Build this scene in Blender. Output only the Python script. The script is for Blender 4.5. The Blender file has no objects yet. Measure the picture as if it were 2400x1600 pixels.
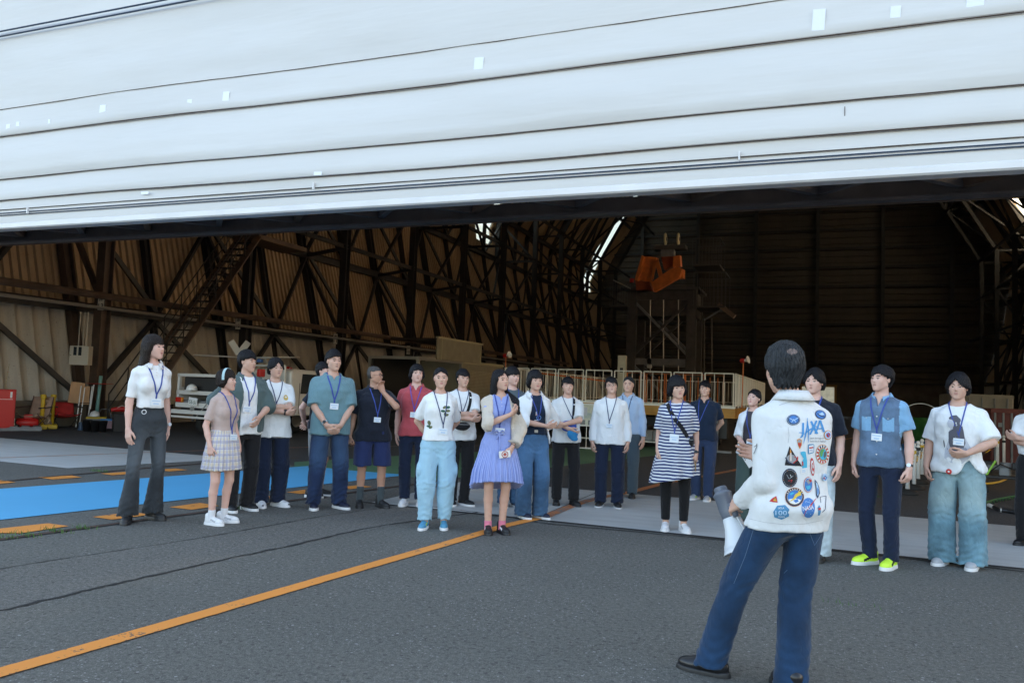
import bpy, math, random
import numpy as np
from mathutils import Vector, Matrix, Euler, noise
from mathutils.bvhtree import BVHTree

SC = bpy.context.scene
COL = SC.collection
R = math.radians
rnd = random.Random(7)

# ------------------------------------------------------------------ camera
F_PX, IMW, IMH = 1826.0, 2400.0, 1600.0
YAW, PITCH, ROLL, EYE = R(21.4), R(3.48), R(2.1), 1.45
cam_d = bpy.data.cameras.new('camera')
cam_d.sensor_width = 36.0
cam_d.lens = 36.0 * F_PX / IMW
cam_d.clip_start = 0.05
cam_d.clip_end = 3000
cam = bpy.data.objects.new('camera', cam_d)
COL.objects.link(cam)
CM = Matrix.Rotation(YAW, 3, 'Z') @ Matrix.Rotation(R(90) + PITCH, 3, 'X') @ Matrix.Rotation(ROLL, 3, 'Z')
cam.matrix_world = Matrix.Translation((0, 0, EYE)) @ CM.to_4x4()
SC.camera = cam
EYEV = Vector((0, 0, EYE))

# ------------------------------------------------------------------ sky, sun, exposure
SUN_EL, SUN_AZ = R(20), R(40)      # azimuth from +Y towards +X: behind the hangar
world = bpy.data.worlds.new('World'); SC.world = world
world.use_nodes = True
_n = world.node_tree.nodes; _l = world.node_tree.links
_n.clear()
_sky = _n.new('ShaderNodeTexSky'); _sky.sky_type = 'NISHITA'; _sky.sun_disc = False
_sky.sun_elevation = SUN_EL; _sky.sun_rotation = SUN_AZ
_sky.air_density = 1.0; _sky.dust_density = 2.0; _sky.ozone_density = 1.0
_bg = _n.new('ShaderNodeBackground'); _bg.inputs[1].default_value = 0.15
_wo = _n.new('ShaderNodeOutputWorld')
_mx = _n.new('ShaderNodeMix'); _mx.data_type = 'RGBA'; _mx.blend_type = 'MULTIPLY'; _mx.inputs[0].default_value = 1.0; _mx.inputs[7].default_value = (1.16, 1.03, 0.925, 1)
_l.new(_sky.outputs[0], _mx.inputs[6]); _l.new(_mx.outputs[2], _bg.inputs[0]); _l.new(_bg.outputs[0], _wo.inputs[0])
sun_d = bpy.data.lights.new('sun', 'SUN'); sun_d.energy = 3.0; sun_d.angle = R(0.5)
sun_d.color = (1.0, 0.86, 0.68)
sun = bpy.data.objects.new('sun', sun_d); COL.objects.link(sun)
_sd = Vector((math.sin(SUN_AZ) * math.cos(SUN_EL), math.cos(SUN_AZ) * math.cos(SUN_EL), math.sin(SUN_EL)))
sun.rotation_euler = _sd.to_track_quat('Z', 'Y').to_euler()
sun.location = (0, -5, 60)
SC.view_settings.view_transform = 'Standard'
SC.view_settings.look = 'None'
SC.view_settings.exposure = 2.3
SC.view_settings.gamma = 1.0
SC.cycles.use_denoising = True
SC.cycles.max_bounces = 8
SC.cycles.diffuse_bounces = 5
SC.cycles.glossy_bounces = 3
SC.cycles.sample_clamp_indirect = 6.0

# ------------------------------------------------------------------ picture -> place
def ray(px, py):
    return (CM @ Vector(((px - IMW / 2) / F_PX, (IMH / 2 - py) / F_PX, -1.0)))
def gp(px, py, z=0.0):
    d = ray(px, py); t = (z - EYE) / d.z
    return EYEV + d * t
def onY(px, py, Y):
    d = ray(px, py); return EYEV + d * (Y / d.y)
def onX(px, py, X):
    d = ray(px, py); return EYEV + d * (X / d.x)
def atd(px, py, depth):
    return EYEV + ray(px, py) * depth
def proj(p):
    q = CM.transposed() @ (Vector(p) - EYEV)
    return (IMW / 2 - F_PX * q.x / q.z, IMH / 2 + F_PX * q.y / q.z)

# ------------------------------------------------------------------ objects
MATW = {}
def tag(o, label=None, cat=None, group=None, kind=None):
    if label: o['label'] = label
    if cat: o['category'] = cat
    if group: o['group'] = group
    if kind: o['kind'] = kind
    return o
def thing(name, label, cat, loc=(0, 0, 0), rz=0.0, group=None):
    o = bpy.data.objects.new(name, None)
    o.empty_display_size = 0.2
    COL.objects.link(o)
    o.location = loc; o.rotation_euler = (0, 0, rz)
    MATW[o.name] = Matrix.Translation(loc) @ Matrix.Rotation(rz, 4, 'Z')
    return tag(o, label, cat, group)
def link_mesh(name, me, mats, parent=None, smooth=False, world=False):
    if not isinstance(mats, (list, tuple)): mats = [mats]
    for m in mats: me.materials.append(m)
    if world and parent is not None:
        p = parent; M = Matrix.Identity(4)
        while p is not None:
            if p.name in MATW: M = MATW[p.name] @ M
            p = p.parent
        me.transform(M.inverted())
    if smooth:
        me.polygons.foreach_set('use_smooth', [True] * len(me.polygons))
    me.update()
    o = bpy.data.objects.new(name, me); COL.objects.link(o)
    if parent is not None: o.parent = parent
    return o
def copy_tree(o, parent=None):
    c = o.copy(); COL.objects.link(c)
    if parent is not None: c.parent = parent
    for ch in [x for x in o.children]:
        copy_tree(ch, c)
    return c
def ortho(d):
    d = Vector(d).normalized()
    u = d.cross(Vector((0, 0, 1)))
    if u.length < 1e-3: u = d.cross(Vector((0, 1, 0)))
    u.normalize(); v = u.cross(d).normalized()
    return d, u, v

class MB:
    def __init__(s): s.v = []; s.f = []; s.m = []
    def add(s, vs, fs, mi=0):
        b = len(s.v); s.v += [tuple(v) for v in vs]
        s.f += [tuple(i + b for i in f) for f in fs]; s.m += [mi] * len(fs)
        return s
    def box(s, c, d, rz=0.0, mi=0, M=None, bev=0.0):
        hx, hy, hz = d[0] / 2, d[1] / 2, d[2] / 2
        if bev > 0:
            b = min(bev, hx * .9, hy * .9, hz * .9)
            pts = []
            for sx in (-1, 1):
                for sy in (-1, 1):
                    for sz in (-1, 1):
                        pts += [(sx * (hx - b), sy * (hy - b), sz * hz), (sx * (hx - b), sy * hy, sz * (hz - b)), (sx * hx, sy * (hy - b), sz * (hz - b))]
            def I(sx, sy, sz, k): return (((sx > 0) * 4 + (sy > 0) * 2 + (sz > 0)) * 3) + k
            fs = []
            for sz in (-1, 1): fs.append([I(-1, -1, sz, 0), I(1, -1, sz, 0), I(1, 1, sz, 0), I(-1, 1, sz, 0)][::sz])
            for sy in (-1, 1): fs.append([I(-1, sy, -1, 1), I(1, sy, -1, 1), I(1, sy, 1, 1), I(-1, sy, 1, 1)][::-sy])
            for sx in (-1, 1): fs.append([I(sx, -1, -1, 2), I(sx, 1, -1, 2), I(sx, 1, 1, 2), I(sx, -1, 1, 2)][::sx])
            for sx in (-1, 1):
                for sy in (-1, 1):
                    fs.append([I(sx, sy, -1, 1), I(sx, sy, -1, 2), I(sx, sy, 1, 2), I(sx, sy, 1, 1)][::-sx * sy])
                    fs.append([I(sx, sy, 1, 0), I(sx, sy, 1, 1), I(sx, sy, 1, 2)][::sx * sy * -1])
                    fs.append([I(sx, sy, -1, 0), I(sx, sy, -1, 1), I(sx, sy, -1, 2)][::sx * sy])
                for sz in (-1, 1):
                    fs.append([I(sx, -1, sz, 0), I(sx, -1, sz, 2), I(sx, 1, sz, 2), I(sx, 1, sz, 0)][::sx * sz])
            for sy in (-1, 1):
                for sz in (-1, 1):
                    fs.append([I(-1, sy, sz, 0), I(-1, sy, sz, 1), I(1, sy, sz, 1), I(1, sy, sz, 0)][::-sy * sz])
        else:
            pts = [(sx * hx, sy * hy, sz * hz) for sx in (-1, 1) for sy in (-1, 1) for sz in (-1, 1)]
            fs = [(0, 1, 3, 2), (4, 6, 7, 5), (0, 4, 5, 1), (2, 3, 7, 6), (0, 2, 6, 4), (1, 5, 7, 3)]
        if M is None: M = Matrix.Translation(c) @ Matrix.Rotation(rz, 4, 'Z')
        return s.add([M @ Vector(p) for p in pts], fs, mi)
    def bar(s, p, q, w, h=None, mi=0, up=None):
        p, q = Vector(p), Vector(q); h = h or w
        d = (q - p).normalized()
        if up is None: _, u, v = ortho(d)
        else:
            u = d.cross(Vector(up)).normalized(); v = u.cross(d).normalized()
        vs = [e + u * (a * w / 2) + v * (b * h / 2) for e in (p, q) for a, b in ((-1, -1), (1, -1), (1, 1), (-1, 1))]
        return s.add(vs, [(3, 2, 1, 0), (4, 5, 6, 7), (0, 1, 5, 4), (1, 2, 6, 5), (2, 3, 7, 6), (3, 0, 4, 7)], mi)
    def ibeam(s, p, q, w, h, t=0.02, mi=0, up=(0, 0, 1)):
        p, q = Vector(p), Vector(q); d = (q - p).normalized()
        u = d.cross(Vector(up)).normalized(); v = u.cross(d).normalized()
        s.bar(p + v * (h / 2 - t / 2), q + v * (h / 2 - t / 2), w, t, mi, up)
        s.bar(p - v * (h / 2 - t / 2), q - v * (h / 2 - t / 2), w, t, mi, up)
        s.bar(p, q, t, h - 2 * t, mi, up)
        return s
    def tube(s, path, r, n=8, mi=0, cap=True):
        path = [Vector(p) for p in path]; rs = r if isinstance(r, (list, tuple)) else [r] * len(path)
        ring = []; U = None
        for i, p in enumerate(path):
            a = path[max(i - 1, 0)]; b = path[min(i + 1, len(path) - 1)]
            d = (b - a).normalized()
            if U is None: _, U, _ = ortho(d)
            U = (U - d * U.dot(d)).normalized(); V = d.cross(U)
            ring.append([p + (U * math.cos(t) + V * math.sin(t)) * rs[i] for t in [2 * math.pi * k / n for k in range(n)]])
        vs = [v for rg in ring for v in rg]; fs = []
        for i in range(len(path) - 1):
            for k in range(n):
                k2 = (k + 1) % n
                fs.append((i * n + k, i * n + k2, (i + 1) * n + k2, (i + 1) * n + k))
        if cap: fs += [tuple(range(n))[::-1], tuple((len(path) - 1) * n + k for k in range(n))]
        return s.add(vs, fs, mi)
    def lathe(s, prof, c=(0, 0, 0), n=20, M=None, mi=0):
        M = M if M is not None else Matrix.Translation(c)
        vs = []; fs = []
        for r, z in prof:
            for k in range(n):
                t = 2 * math.pi * k / n
                vs.append(M @ Vector((r * math.cos(t), r * math.sin(t), z)))
        for i in range(len(prof) - 1):
            for k in range(n):
                k2 = (k + 1) % n
                fs.append((i * n + k, i * n + k2, (i + 1) * n + k2, (i + 1) * n + k))
        fs += [tuple(range(n))[::-1], tuple((len(prof) - 1) * n + k for k in range(n))]
        return s.add(vs, fs, mi)
    def prism(s, outline, M, depth, mi=0):
        n = len(outline)
        vs = [M @ Vector((x, y, 0)) for x, y in outline] + [M @ Vector((x, y, depth)) for x, y in outline]
        fs = [tuple(range(n))[::-1], tuple(range(n, 2 * n))] + [(i, (i + 1) % n, n + (i + 1) % n, n + i) for i in range(n)]
        return s.add(vs, fs, mi)
    def ring(s, c, Rr, r, axis=(0, 0, 1), n=28, m=8, mi=0, a0=0, a1=2 * math.pi):
        d, u, v = ortho(axis); c = Vector(c)
        full = abs(a1 - a0 - 2 * math.pi) < 1e-6
        N = n if full else n + 1; vs = []; fs = []
        for i in range(N):
            t = a0 + (a1 - a0) * i / n; e = u * math.cos(t) + v * math.sin(t)
            for k in range(m):
                q = 2 * math.pi * k / m
                vs.append(c + e * (Rr + r * math.cos(q)) + d * (r * math.sin(q)))
        for i in range(n):
            j = (i + 1) % N
            for k in range(m):
                k2 = (k + 1) % m
                fs.append((i * m + k, i * m + k2, j * m + k2, j * m + k))
        return s.add(vs, fs, mi)
    def mesh(s, name):
        me = bpy.data.meshes.new(name)
        me.from_pydata(s.v, [], s.f)
        if any(s.m): me.polygons.foreach_set('material_index', s.m)
        return me
    def build(s, name, mats, parent=None, smooth=False, world=False):
        return link_mesh(name, s.mesh(name), mats, parent, smooth, world)

# ------------------------------------------------------------------ materials
MATS = {}
def mat(key, col, rough=0.6, metal=0.0, spec=0.5, noise_s=0.0, noise_a=0.0, bump=0.0, bump_s=60.0, sss=0.0, coat=0.0, stretch=(1, 1, 1), emit=0):
    if key in MATS: return MATS[key]
    m = bpy.data.materials.new(key); m.use_nodes = True
    nt = m.node_tree; b = nt.nodes['Principled BSDF']
    b.inputs['Base Color'].default_value = (*col, 1)
    b.inputs['Roughness'].default_value = rough
    b.inputs['Metallic'].default_value = metal
    b.inputs['Specular IOR Level'].default_value = spec
    if coat: b.inputs['Coat Weight'].default_value = coat
    if sss:
        b.inputs['Subsurface Weight'].default_value = sss
        b.inputs['Subsurface Radius'].default_value = (0.02, 0.008, 0.004)
        b.inputs['Subsurface Scale'].default_value = 1.0
    if emit:
        b.inputs['Emission Color'].default_value = (*col, 1); b.inputs['Emission Strength'].default_value = emit
    tc = None
    if noise_a or bump:
        tc = nt.nodes.new('ShaderNodeTexCoord'); mp = nt.nodes.new('ShaderNodeMapping')
        mp.inputs['Scale'].default_value = stretch
        nt.links.new(tc.outputs['Object'], mp.inputs[0])
    if noise_a:
        n = nt.nodes.new('ShaderNodeTexNoise'); n.inputs['Scale'].default_value = noise_s; n.inputs['Detail'].default_value = 5
        nt.links.new(mp.outputs[0], n.inputs['Vector'])
        mr = nt.nodes.new('ShaderNodeMapRange'); mr.inputs[1].default_value = 0.3; mr.inputs[2].default_value = 0.7
        mr.inputs[3].default_value = 1 - noise_a; mr.inputs[4].default_value = 1 + noise_a
        nt.links.new(n.outputs[0], mr.inputs[0])
        hs = nt.nodes.new('ShaderNodeHueSaturation'); hs.inputs['Color'].default_value = (*col, 1)
        nt.links.new(mr.outputs[0], hs.inputs['Value'])
        nt.links.new(hs.outputs[0], b.inputs['Base Color'])
    if bump:
        n2 = nt.nodes.new('ShaderNodeTexNoise'); n2.inputs['Scale'].default_value = bump_s; n2.inputs['Detail'].default_value = 4
        nt.links.new(mp.outputs[0], n2.inputs['Vector'])
        bp = nt.nodes.new('ShaderNodeBump'); bp.inputs['Strength'].default_value = 1.0; bp.inputs['Distance'].default_value = bump
        nt.links.new(n2.outputs[0], bp.inputs['Height']); nt.links.new(bp.outputs[0], b.inputs['Normal'])
    MATS[key] = m
    return m
class NT:
    "small helper to wire nodes"
    def __init__(s, key):
        s.m = bpy.data.materials.new(key); s.m.use_nodes = True; s.nt = s.m.node_tree
        s.b = s.nt.nodes['Principled BSDF']; MATS[key] = s.m
    def n(s, t, **k):
        x = s.nt.nodes.new(t)
        for a, v in k.items():
            if a.startswith('i_'):
                key = a[2:]; x.inputs[int(key) if key.isdigit() else key.replace('_', ' ')].default_value = v
            else: setattr(x, a, v)
        return x
    def l(s, a, b): s.nt.links.new(a, b)
    def math(s, op, a, b=None, c=None):
        x = s.nt.nodes.new('ShaderNodeMath'); x.operation = op
        for i, q in enumerate((a, b, c)):
            if q is None: continue
            if isinstance(q, (int, float)): x.inputs[i].default_value = q
            else: s.l(q, x.inputs[i])
        return x.outputs[0]
    def noise(s, vec, scale, detail=4, rough=0.5):
        x = s.n('ShaderNodeTexNoise'); x.inputs['Scale'].default_value = scale; x.inputs['Detail'].default_value = detail
        x.inputs['Roughness'].default_value = rough
        if vec is not None: s.l(vec, x.inputs['Vector'])
        return x.outputs[0]
    def ramp(s, fac, stops, interp='LINEAR'):
        x = s.n('ShaderNodeValToRGB'); x.color_ramp.interpolation = interp
        e = x.color_ramp.elements
        while len(e) < len(stops): e.new(0.5)
        for el, (p, c) in zip(e, stops):
            el.position = p; el.color = (*c, 1) if len(c) == 3 else c
        s.l(fac, x.inputs[0]); return x.outputs[0]
    def mix(s, fac, a, b, mode='MIX'):
        x = s.n('ShaderNodeMix', data_type='RGBA', blend_type=mode)
        for i, q in ((0, fac), (6, a), (7, b)):
            if isinstance(q, (int, float)): x.inputs[i].default_value = q
            elif isinstance(q, tuple): x.inputs[i].default_value = (*q, 1) if len(q) == 3 else q
            else: s.l(q, x.inputs[i])
        return x.outputs[2]
    def coords(s, kind='Object', scale=(1, 1, 1), rot=(0, 0, 0)):
        tc = s.n('ShaderNodeTexCoord'); mp = s.n('ShaderNodeMapping')
        mp.inputs['Scale'].default_value = scale; mp.inputs['Rotation'].default_value = rot
        s.l(tc.outputs[kind], mp.inputs[0]); return mp.outputs[0]
    def bump(s, h, dist, strength=1.0):
        x = s.n('ShaderNodeBump'); x.inputs['Strength'].default_value = strength; x.inputs['Distance'].default_value = dist
        s.l(h, x.inputs['Height']); s.l(x.outputs[0], s.b.inputs['Normal']); return x

def asphalt(key, base, var, spk=1.0, stone=(0.34, 0.34, 0.33)):
    t = NT(key); c = t.coords('Object')
    big = t.noise(c, 0.35, 5, 0.6); mid = t.noise(c, 3.0, 5, 0.6); fine = t.noise(c, 140, 3, 0.6)
    v = t.n('ShaderNodeTexVoronoi', feature='F1'); v.inputs['Scale'].default_value = 75; t.l(c, v.inputs['Vector'])
    b0 = t.ramp(big, [(0.35, tuple(x * (1 - var) for x in base)), (0.65, tuple(x * (1 + var) for x in base))])
    st = t.ramp(t.noise(t.coords('Object', (1, .35, 1), (0, 0, .5)), 0.9, 6, .7), [(.5, (0, 0, 0)), (.72, (1, 1, 1))])
    b0 = t.mix(t.math('MULTIPLY', st, .38), b0, tuple(x * .62 for x in base))
    b1 = t.mix(t.math('MULTIPLY', mid, 0.75), b0, tuple(x * 0.6 for x in base))
    b2 = t.mix(t.ramp(fine, [(0.42, (0, 0, 0)), (0.6, (1, 1, 1))]), b1, tuple(x * 1.55 for x in base))
    # stones of the aggregate: random cells are pale
    pale = t.n('ShaderNodeSeparateColor'); t.l(v.outputs['Color'], pale.inputs[0])
    sel = t.math('GREATER_THAN', pale.outputs[0], 0.93 - 0.05 * spk)
    near = t.math('LESS_THAN', v.outputs['Distance'], 0.36)
    patch = t.ramp(t.noise(c, 1.3, 3), [(0.42, (0.12, 0.12, 0.12)), (0.6, (1, 1, 1))])
    f = t.math('MULTIPLY', t.math('MULTIPLY', sel, near), patch)
    b3 = t.mix(t.math('MULTIPLY', f, 0.8 * min(spk, 1)), b2, stone)
    g2 = t.ramp(t.noise(c, 34, 4, .75), [(.36, (.68, .68, .68)), (.5, (1, 1, 1)), (.66, (1.42, 1.42, 1.42))])
    b3 = t.mix(1.0, b3, g2, 'MULTIPLY')
    v2 = t.n('ShaderNodeTexVoronoi', feature='F1'); v2.inputs['Scale'].default_value = 26; t.l(c, v2.inputs['Vector'])
    p2 = t.n('ShaderNodeSeparateColor'); t.l(v2.outputs['Color'], p2.inputs[0])
    f2 = t.math('MULTIPLY', t.math('GREATER_THAN', p2.outputs[1], .93), t.math('LESS_THAN', v2.outputs['Distance'], .22))
    b3 = t.mix(t.math('MULTIPLY', f2, .75 * min(spk, 1)), b3, stone)
    f3 = t.math('MULTIPLY', t.math('GREATER_THAN', p2.outputs[2], .9), t.math('LESS_THAN', v2.outputs['Distance'], .28))
    b3 = t.mix(t.math('MULTIPLY', f3, .6), b3, tuple(x * .35 for x in base))
    t.l(b3, t.b.inputs['Base Color']); t.b.inputs['Roughness'].default_value = 0.85
    h = t.math('ADD', t.math('MULTIPLY', v.outputs['Distance'], -0.6), t.math('MULTIPLY', fine, 0.6))
    t.bump(h, 0.004, 0.8)
    return t.m
def concrete(key, base, var=0.15):
    t = NT(key); c = t.coords('Object'); c2 = t.coords('Object', (0.4, 3.0, 1))
    a = t.noise(c, 0.6, 6, 0.65); b = t.noise(c2, 2.5, 5, 0.6); f = t.noise(c, 60, 3)
    q = t.ramp(a, [(0.3, tuple(x * (1 - var) for x in base)), (0.7, tuple(x * (1 + var) for x in base))])
    q = t.mix(t.math('MULTIPLY', t.ramp(b, [(0.45, (0, 0, 0)), (0.7, (1, 1, 1))]), 0.35), q, tuple(x * 0.62 for x in base))
    q = t.mix(t.math('MULTIPLY', f, 0.35), q, tuple(x * 0.75 for x in base))
    t.l(q, t.b.inputs['Base Color']); t.b.inputs['Roughness'].default_value = 0.8
    t.bump(f, 0.002, 0.5)
    return t.m
def worn_paint(key, col, under, wear=0.45, scale=5.0, amt=1.0):
    t = NT(key); c = t.coords('Object')
    a = t.noise(c, scale, 6, 0.7); b = t.noise(c, 45, 3, 0.7)
    s_ = t.math('ADD', t.math('MULTIPLY', a, 0.6), t.math('MULTIPLY', b, 0.4))
    f = t.ramp(s_, [(wear - 0.02, (1, 1, 1)), (wear + 0.02, (0, 0, 0))])
    var = t.mix(t.math('MULTIPLY', t.noise(c, 1.2, 4), 0.5), col, tuple(x * 0.72 for x in col))
    q = t.mix(t.math('MULTIPLY', f, amt), var, under)
    t.l(q, t.b.inputs['Base Color']); t.b.inputs['Roughness'].default_value = 0.7
    t.bump(b, 0.002, 0.6)
    return t.m

M_ASPH = asphalt('asphalt', (0.101, 0.100, 0.089), 0.22)
M_ASPH2 = asphalt('asphalt_smooth', (0.110, 0.107, 0.096), 0.12, 0.5)
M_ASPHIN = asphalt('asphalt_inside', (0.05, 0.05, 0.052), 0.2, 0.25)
M_CONC = concrete('concrete', (0.50, 0.51, 0.49))
M_CONC2 = concrete('concrete_pale', (0.55, 0.56, 0.54), 0.1)
M_ORANGE = worn_paint('orange_paint', (0.86, 0.32, 0.055), (0.10, 0.09, 0.08), 0.40, 3.0)
M_ORANGE2 = worn_paint('orange_paint_faded', (0.55, 0.20, 0.07), (0.2, 0.19, 0.18), 0.47, 3.0)
M_BLUE = worn_paint('blue_paint', (0.11, 0.47, 0.80), (0.12, 0.2, 0.3), 0.33, 2.0)
M_GREEN = worn_paint('green_paint', (0.10, 0.22, 0.12), (0.10, 0.12, 0.10), 0.38, 2.0)
M_CRACK = mat('crack_tar', (0.018, 0.018, 0.018), 0.8)
M_RUST = mat('rail_rust', (0.085, 0.045, 0.032), 0.8, noise_s=8, noise_a=0.5)
M_STEEL = mat('dark_steel', (0.035, 0.033, 0.034), 0.5, noise_s=3, noise_a=0.25, spec=0.4)
M_BEAM = mat('door_beam', (0.085, 0.08, 0.088), 0.45, noise_s=4, noise_a=0.2)
M_BROWNST = mat('brown_steel', (0.095, 0.062, 0.045), 0.55, noise_s=3, noise_a=0.3)
M_CREAM = mat('cream_metal', (0.48, 0.44, 0.33), 0.55, noise_s=4, noise_a=0.12)
M_WHITE = mat('white_paint', (0.78, 0.78, 0.76), 0.4, noise_s=5, noise_a=0.05)
M_BLACK = mat('black_plastic', (0.014, 0.014, 0.016), 0.45)
M_GREY = mat('grey_metal', (0.20, 0.21, 0.22), 0.5, noise_s=5, noise_a=0.15)
M_RED = mat('red_paint', (0.52, 0.014, 0.012), 0.4)
M_YEL = mat('yellow_paint', (0.62, 0.42, 0.03), 0.5)
M_OR = mat('orange_metal', (0.62, 0.17, 0.03), 0.5, noise_s=3, noise_a=0.2)
M_PIPE = mat('galvanised_pipe', (0.42, 0.41, 0.38), 0.4, 0.6)
M_RUBBER = mat('rubber', (0.02, 0.02, 0.02), 0.8)
M_GLASS = mat('dark_glass', (0.03, 0.035, 0.04), 0.08)
# ------------------------------------------------------------------ ground
def flat(name, pts, m, z, kind='structure', sub=False, label=None, cat=None):
    z *= .4
    mb = MB(); mb.add([(p[0], p[1], z) for p in pts], [tuple(range(len(pts)))])
    # make it face up
    a = sum((pts[i][0] * pts[(i + 1) % len(pts)][1] - pts[(i + 1) % len(pts)][0] * pts[i][1]) for i in range(len(pts)))
    if a < 0: mb.f = [f[::-1] for f in mb.f]
    o = mb.build(name, m)
    return tag(o, label, cat, None, kind)
def G(*pp): return [gp(x, y) for x, y in pp]
def strip_line(name, pts, w, m, z, jit=0.0, n=12):
    z *= .4
    # smoothed polyline ribbon on the ground
    P = [Vector((p.x, p.y, 0)) for p in pts]; Q = []
    for i in range(len(P) - 1):
        p0 = P[max(i - 1, 0)]; p1 = P[i]; p2 = P[i + 1]; p3 = P[min(i + 2, len(P) - 1)]
        for k in range(n):
            t = k / n
            Q.append(0.5 * ((2 * p1) + (p2 - p0) * t + (2 * p0 - 5 * p1 + 4 * p2 - p3) * t * t + (3 * p1 - p0 - 3 * p2 + p3) * t ** 3))
    Q.append(P[-1]); vs = []; fs = []
    for i, q in enumerate(Q):
        d = (Q[min(i + 1, len(Q) - 1)] - Q[max(i - 1, 0)]).normalized(); s = Vector((-d.y, d.x, 0))
        ww = (w if not callable(w) else w(i / (len(Q) - 1))) / 2
        a = ww * (1 + rnd.uniform(-jit, jit)); b = ww * (1 + rnd.uniform(-jit, jit))
        off = s * (rnd.uniform(-jit, jit) * ww)
        vs += [(q + s * a + off).to_tuple()[:2] + (z,), (q - s * b + off).to_tuple()[:2] + (z,)]
    for i in range(len(Q) - 1): fs.append((2 * i + 1, 2 * i + 3, 2 * i + 2, 2 * i))
    mb = MB(); mb.add(vs, fs)
    return tag(mb.build(name, m), kind='structure')

_mb = MB(); _mb.add([(-600, -300, 0), (600, -300, 0), (600, 900, 0), (-600, 900, 0)], [(0, 1, 2, 3)])
tag(_mb.build('ground', M_ASPH), kind='structure')
# smoother repaved band between the long crack and the door strip
flat('repaved_asphalt', [gp(-300, 1390), gp(0, 1333), gp(468, 1261), gp(772, 1209), gp(1000, 1172), gp(1240, 1145), gp(1240, 1185), gp(987, 1218), gp(678, 1279), gp(355, 1349), gp(0, 1431), gp(-300, 1500)], M_ASPH2, 0.004)
XL, XR, YF, YB = -19.4, 13.6, 9.0, 82.0
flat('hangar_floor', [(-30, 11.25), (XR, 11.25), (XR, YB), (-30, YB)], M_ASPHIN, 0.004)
def slab(name, x0, x1, y0, y1, z): return flat(name, [(x0, y0), (x1, y0), (x1, y1), (x0, y1)], M_CONC, z)
for i, (x0, x1) in enumerate(((-5.05, -2.95), (-2.93, 0.55), (0.57, 4.2), (4.22, 7.8))):
    slab('concrete_strip', x0, x1, 8.38, 11.25, 0.009)
flat('strip_joint', [(-5.2, 8.30), (9, 8.30), (9, 8.38), (-5.2, 8.38)], M_CRACK, 0.008)
strip_line('pavement_crack', G((1180, 1208), (1276, 1226), (1500, 1247), (1800, 1276), (2100, 1306), (2400, 1339), (2600, 1360)), 0.035, M_CRACK, 0.010, 0.5)
flat('concrete_apron', [gp(-400, 1000), gp(0, 1026), gp(468, 1066.5), gp(560, 1073), gp(468, 1080), gp(159, 1097), gp(0, 1081), gp(-400, 1050)], M_CONC2, 0.009)
flat('green_marking', G((690, 1083), (690, 1094), (938, 1112), (1000, 1126), (1098, 1117), (1394, 1084), (1600, 1060), (1560, 1046), (1300, 1050), (938, 1068)), M_GREEN, 0.013)
flat('blue_marking', G((-300, 1165), (0, 1146), (725, 1092), (801, 1101), (941, 1112), (941, 1115), (0, 1219), (-300, 1254)), M_BLUE, 0.017)
for pts in (((-60, 1249), (47, 1250.5), (161, 1233.5), (112, 1227), (-60, 1246)), ((217, 1212), (262, 1218.5), (352, 1207), (310, 1200)),
            ((397, 1189), (449, 1195), (514, 1186), (468, 1179)), ((560, 1168), (600, 1173.5), (650, 1166), (615, 1160)),
            ((672, 1154), (706, 1158), (760, 1151), (725, 1146.5)), ((792, 1143), (822, 1146.5), (872, 1141), (840, 1137)),
            ((89, 1119), (122, 1124), (192, 1119), (168, 1114.6)), ((-40, 1131), (-20, 1136), (37, 1130.6), (0, 1126)),
            ((236, 1110), (262, 1114), (318, 1110), (292, 1106)), ((365, 1101.6), (397, 1105), (440, 1101.6), (411, 1098)), ((490, 1094), (515, 1097), (556, 1094), (530, 1091))):
    flat('orange_dash', G(*pts), M_ORANGE, 0.017)
for dy, w, m, z in ((0, 0.10, M_CRACK, 0.013), (0, 0.05, M_RUST, 0.017)):
    strip_line('rail_groove' if w > 0.06 else 'rail', G((-300, 1306), (0, 1265), (267, 1228), (700, 1171), (912, 1142), (1010, 1131)), w, m, z, 0.12)
    strip_line('rail_groove' if w > 0.06 else 'rail', G((-300, 1158), (0, 1129), (281, 1102.5), (480, 1086), (700, 1073)), w, m, z, 0.12)
strip_line('orange_line', G((-300, 1660), (0, 1577), (200, 1520), (397, 1463), (678, 1381), (860, 1328), (982, 1293), (1100, 1258), (1190, 1231), (1276, 1212)), 0.128, M_ORANGE, 0.017, 0.03)
strip_line('orange_line', G((1276, 1212), (1380, 1173), (1480, 1153), (1560, 1133), (1721, 1102), (1900, 1065)), 0.13, M_ORANGE2, 0.021, 0.03)
strip_line('orange_line', G((-200, 1081), (0, 1073), (468, 1056), (685, 1049), (900, 1046), (1150, 1044)), 0.06, M_ORANGE2, 0.015, 0.02)
strip_line('pavement_crack', G((-300, 1500), (0, 1431), (210, 1382), (355, 1349.5), (520, 1312), (678, 1279), (850, 1240), (987, 1218.5), (1120, 1200)), 0.03, M_CRACK, 0.010, 0.7)
strip_line('pavement_crack', G((-300, 1390), (0, 1333), (230, 1297), (468, 1261), (640, 1230), (772, 1207), (900, 1190)), 0.014, M_CRACK, 0.010, 0.8)
strip_line('pavement_crack', G((1010, 1187), (1090, 1197), (1180, 1208)), 0.03, M_CRACK, 0.010, 0.5)
strip_line('orange_line', G((1930, 1040), (2040, 1018), (2120, 1005)), 0.08, M_ORANGE2, 0.021, 0.03)

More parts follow.
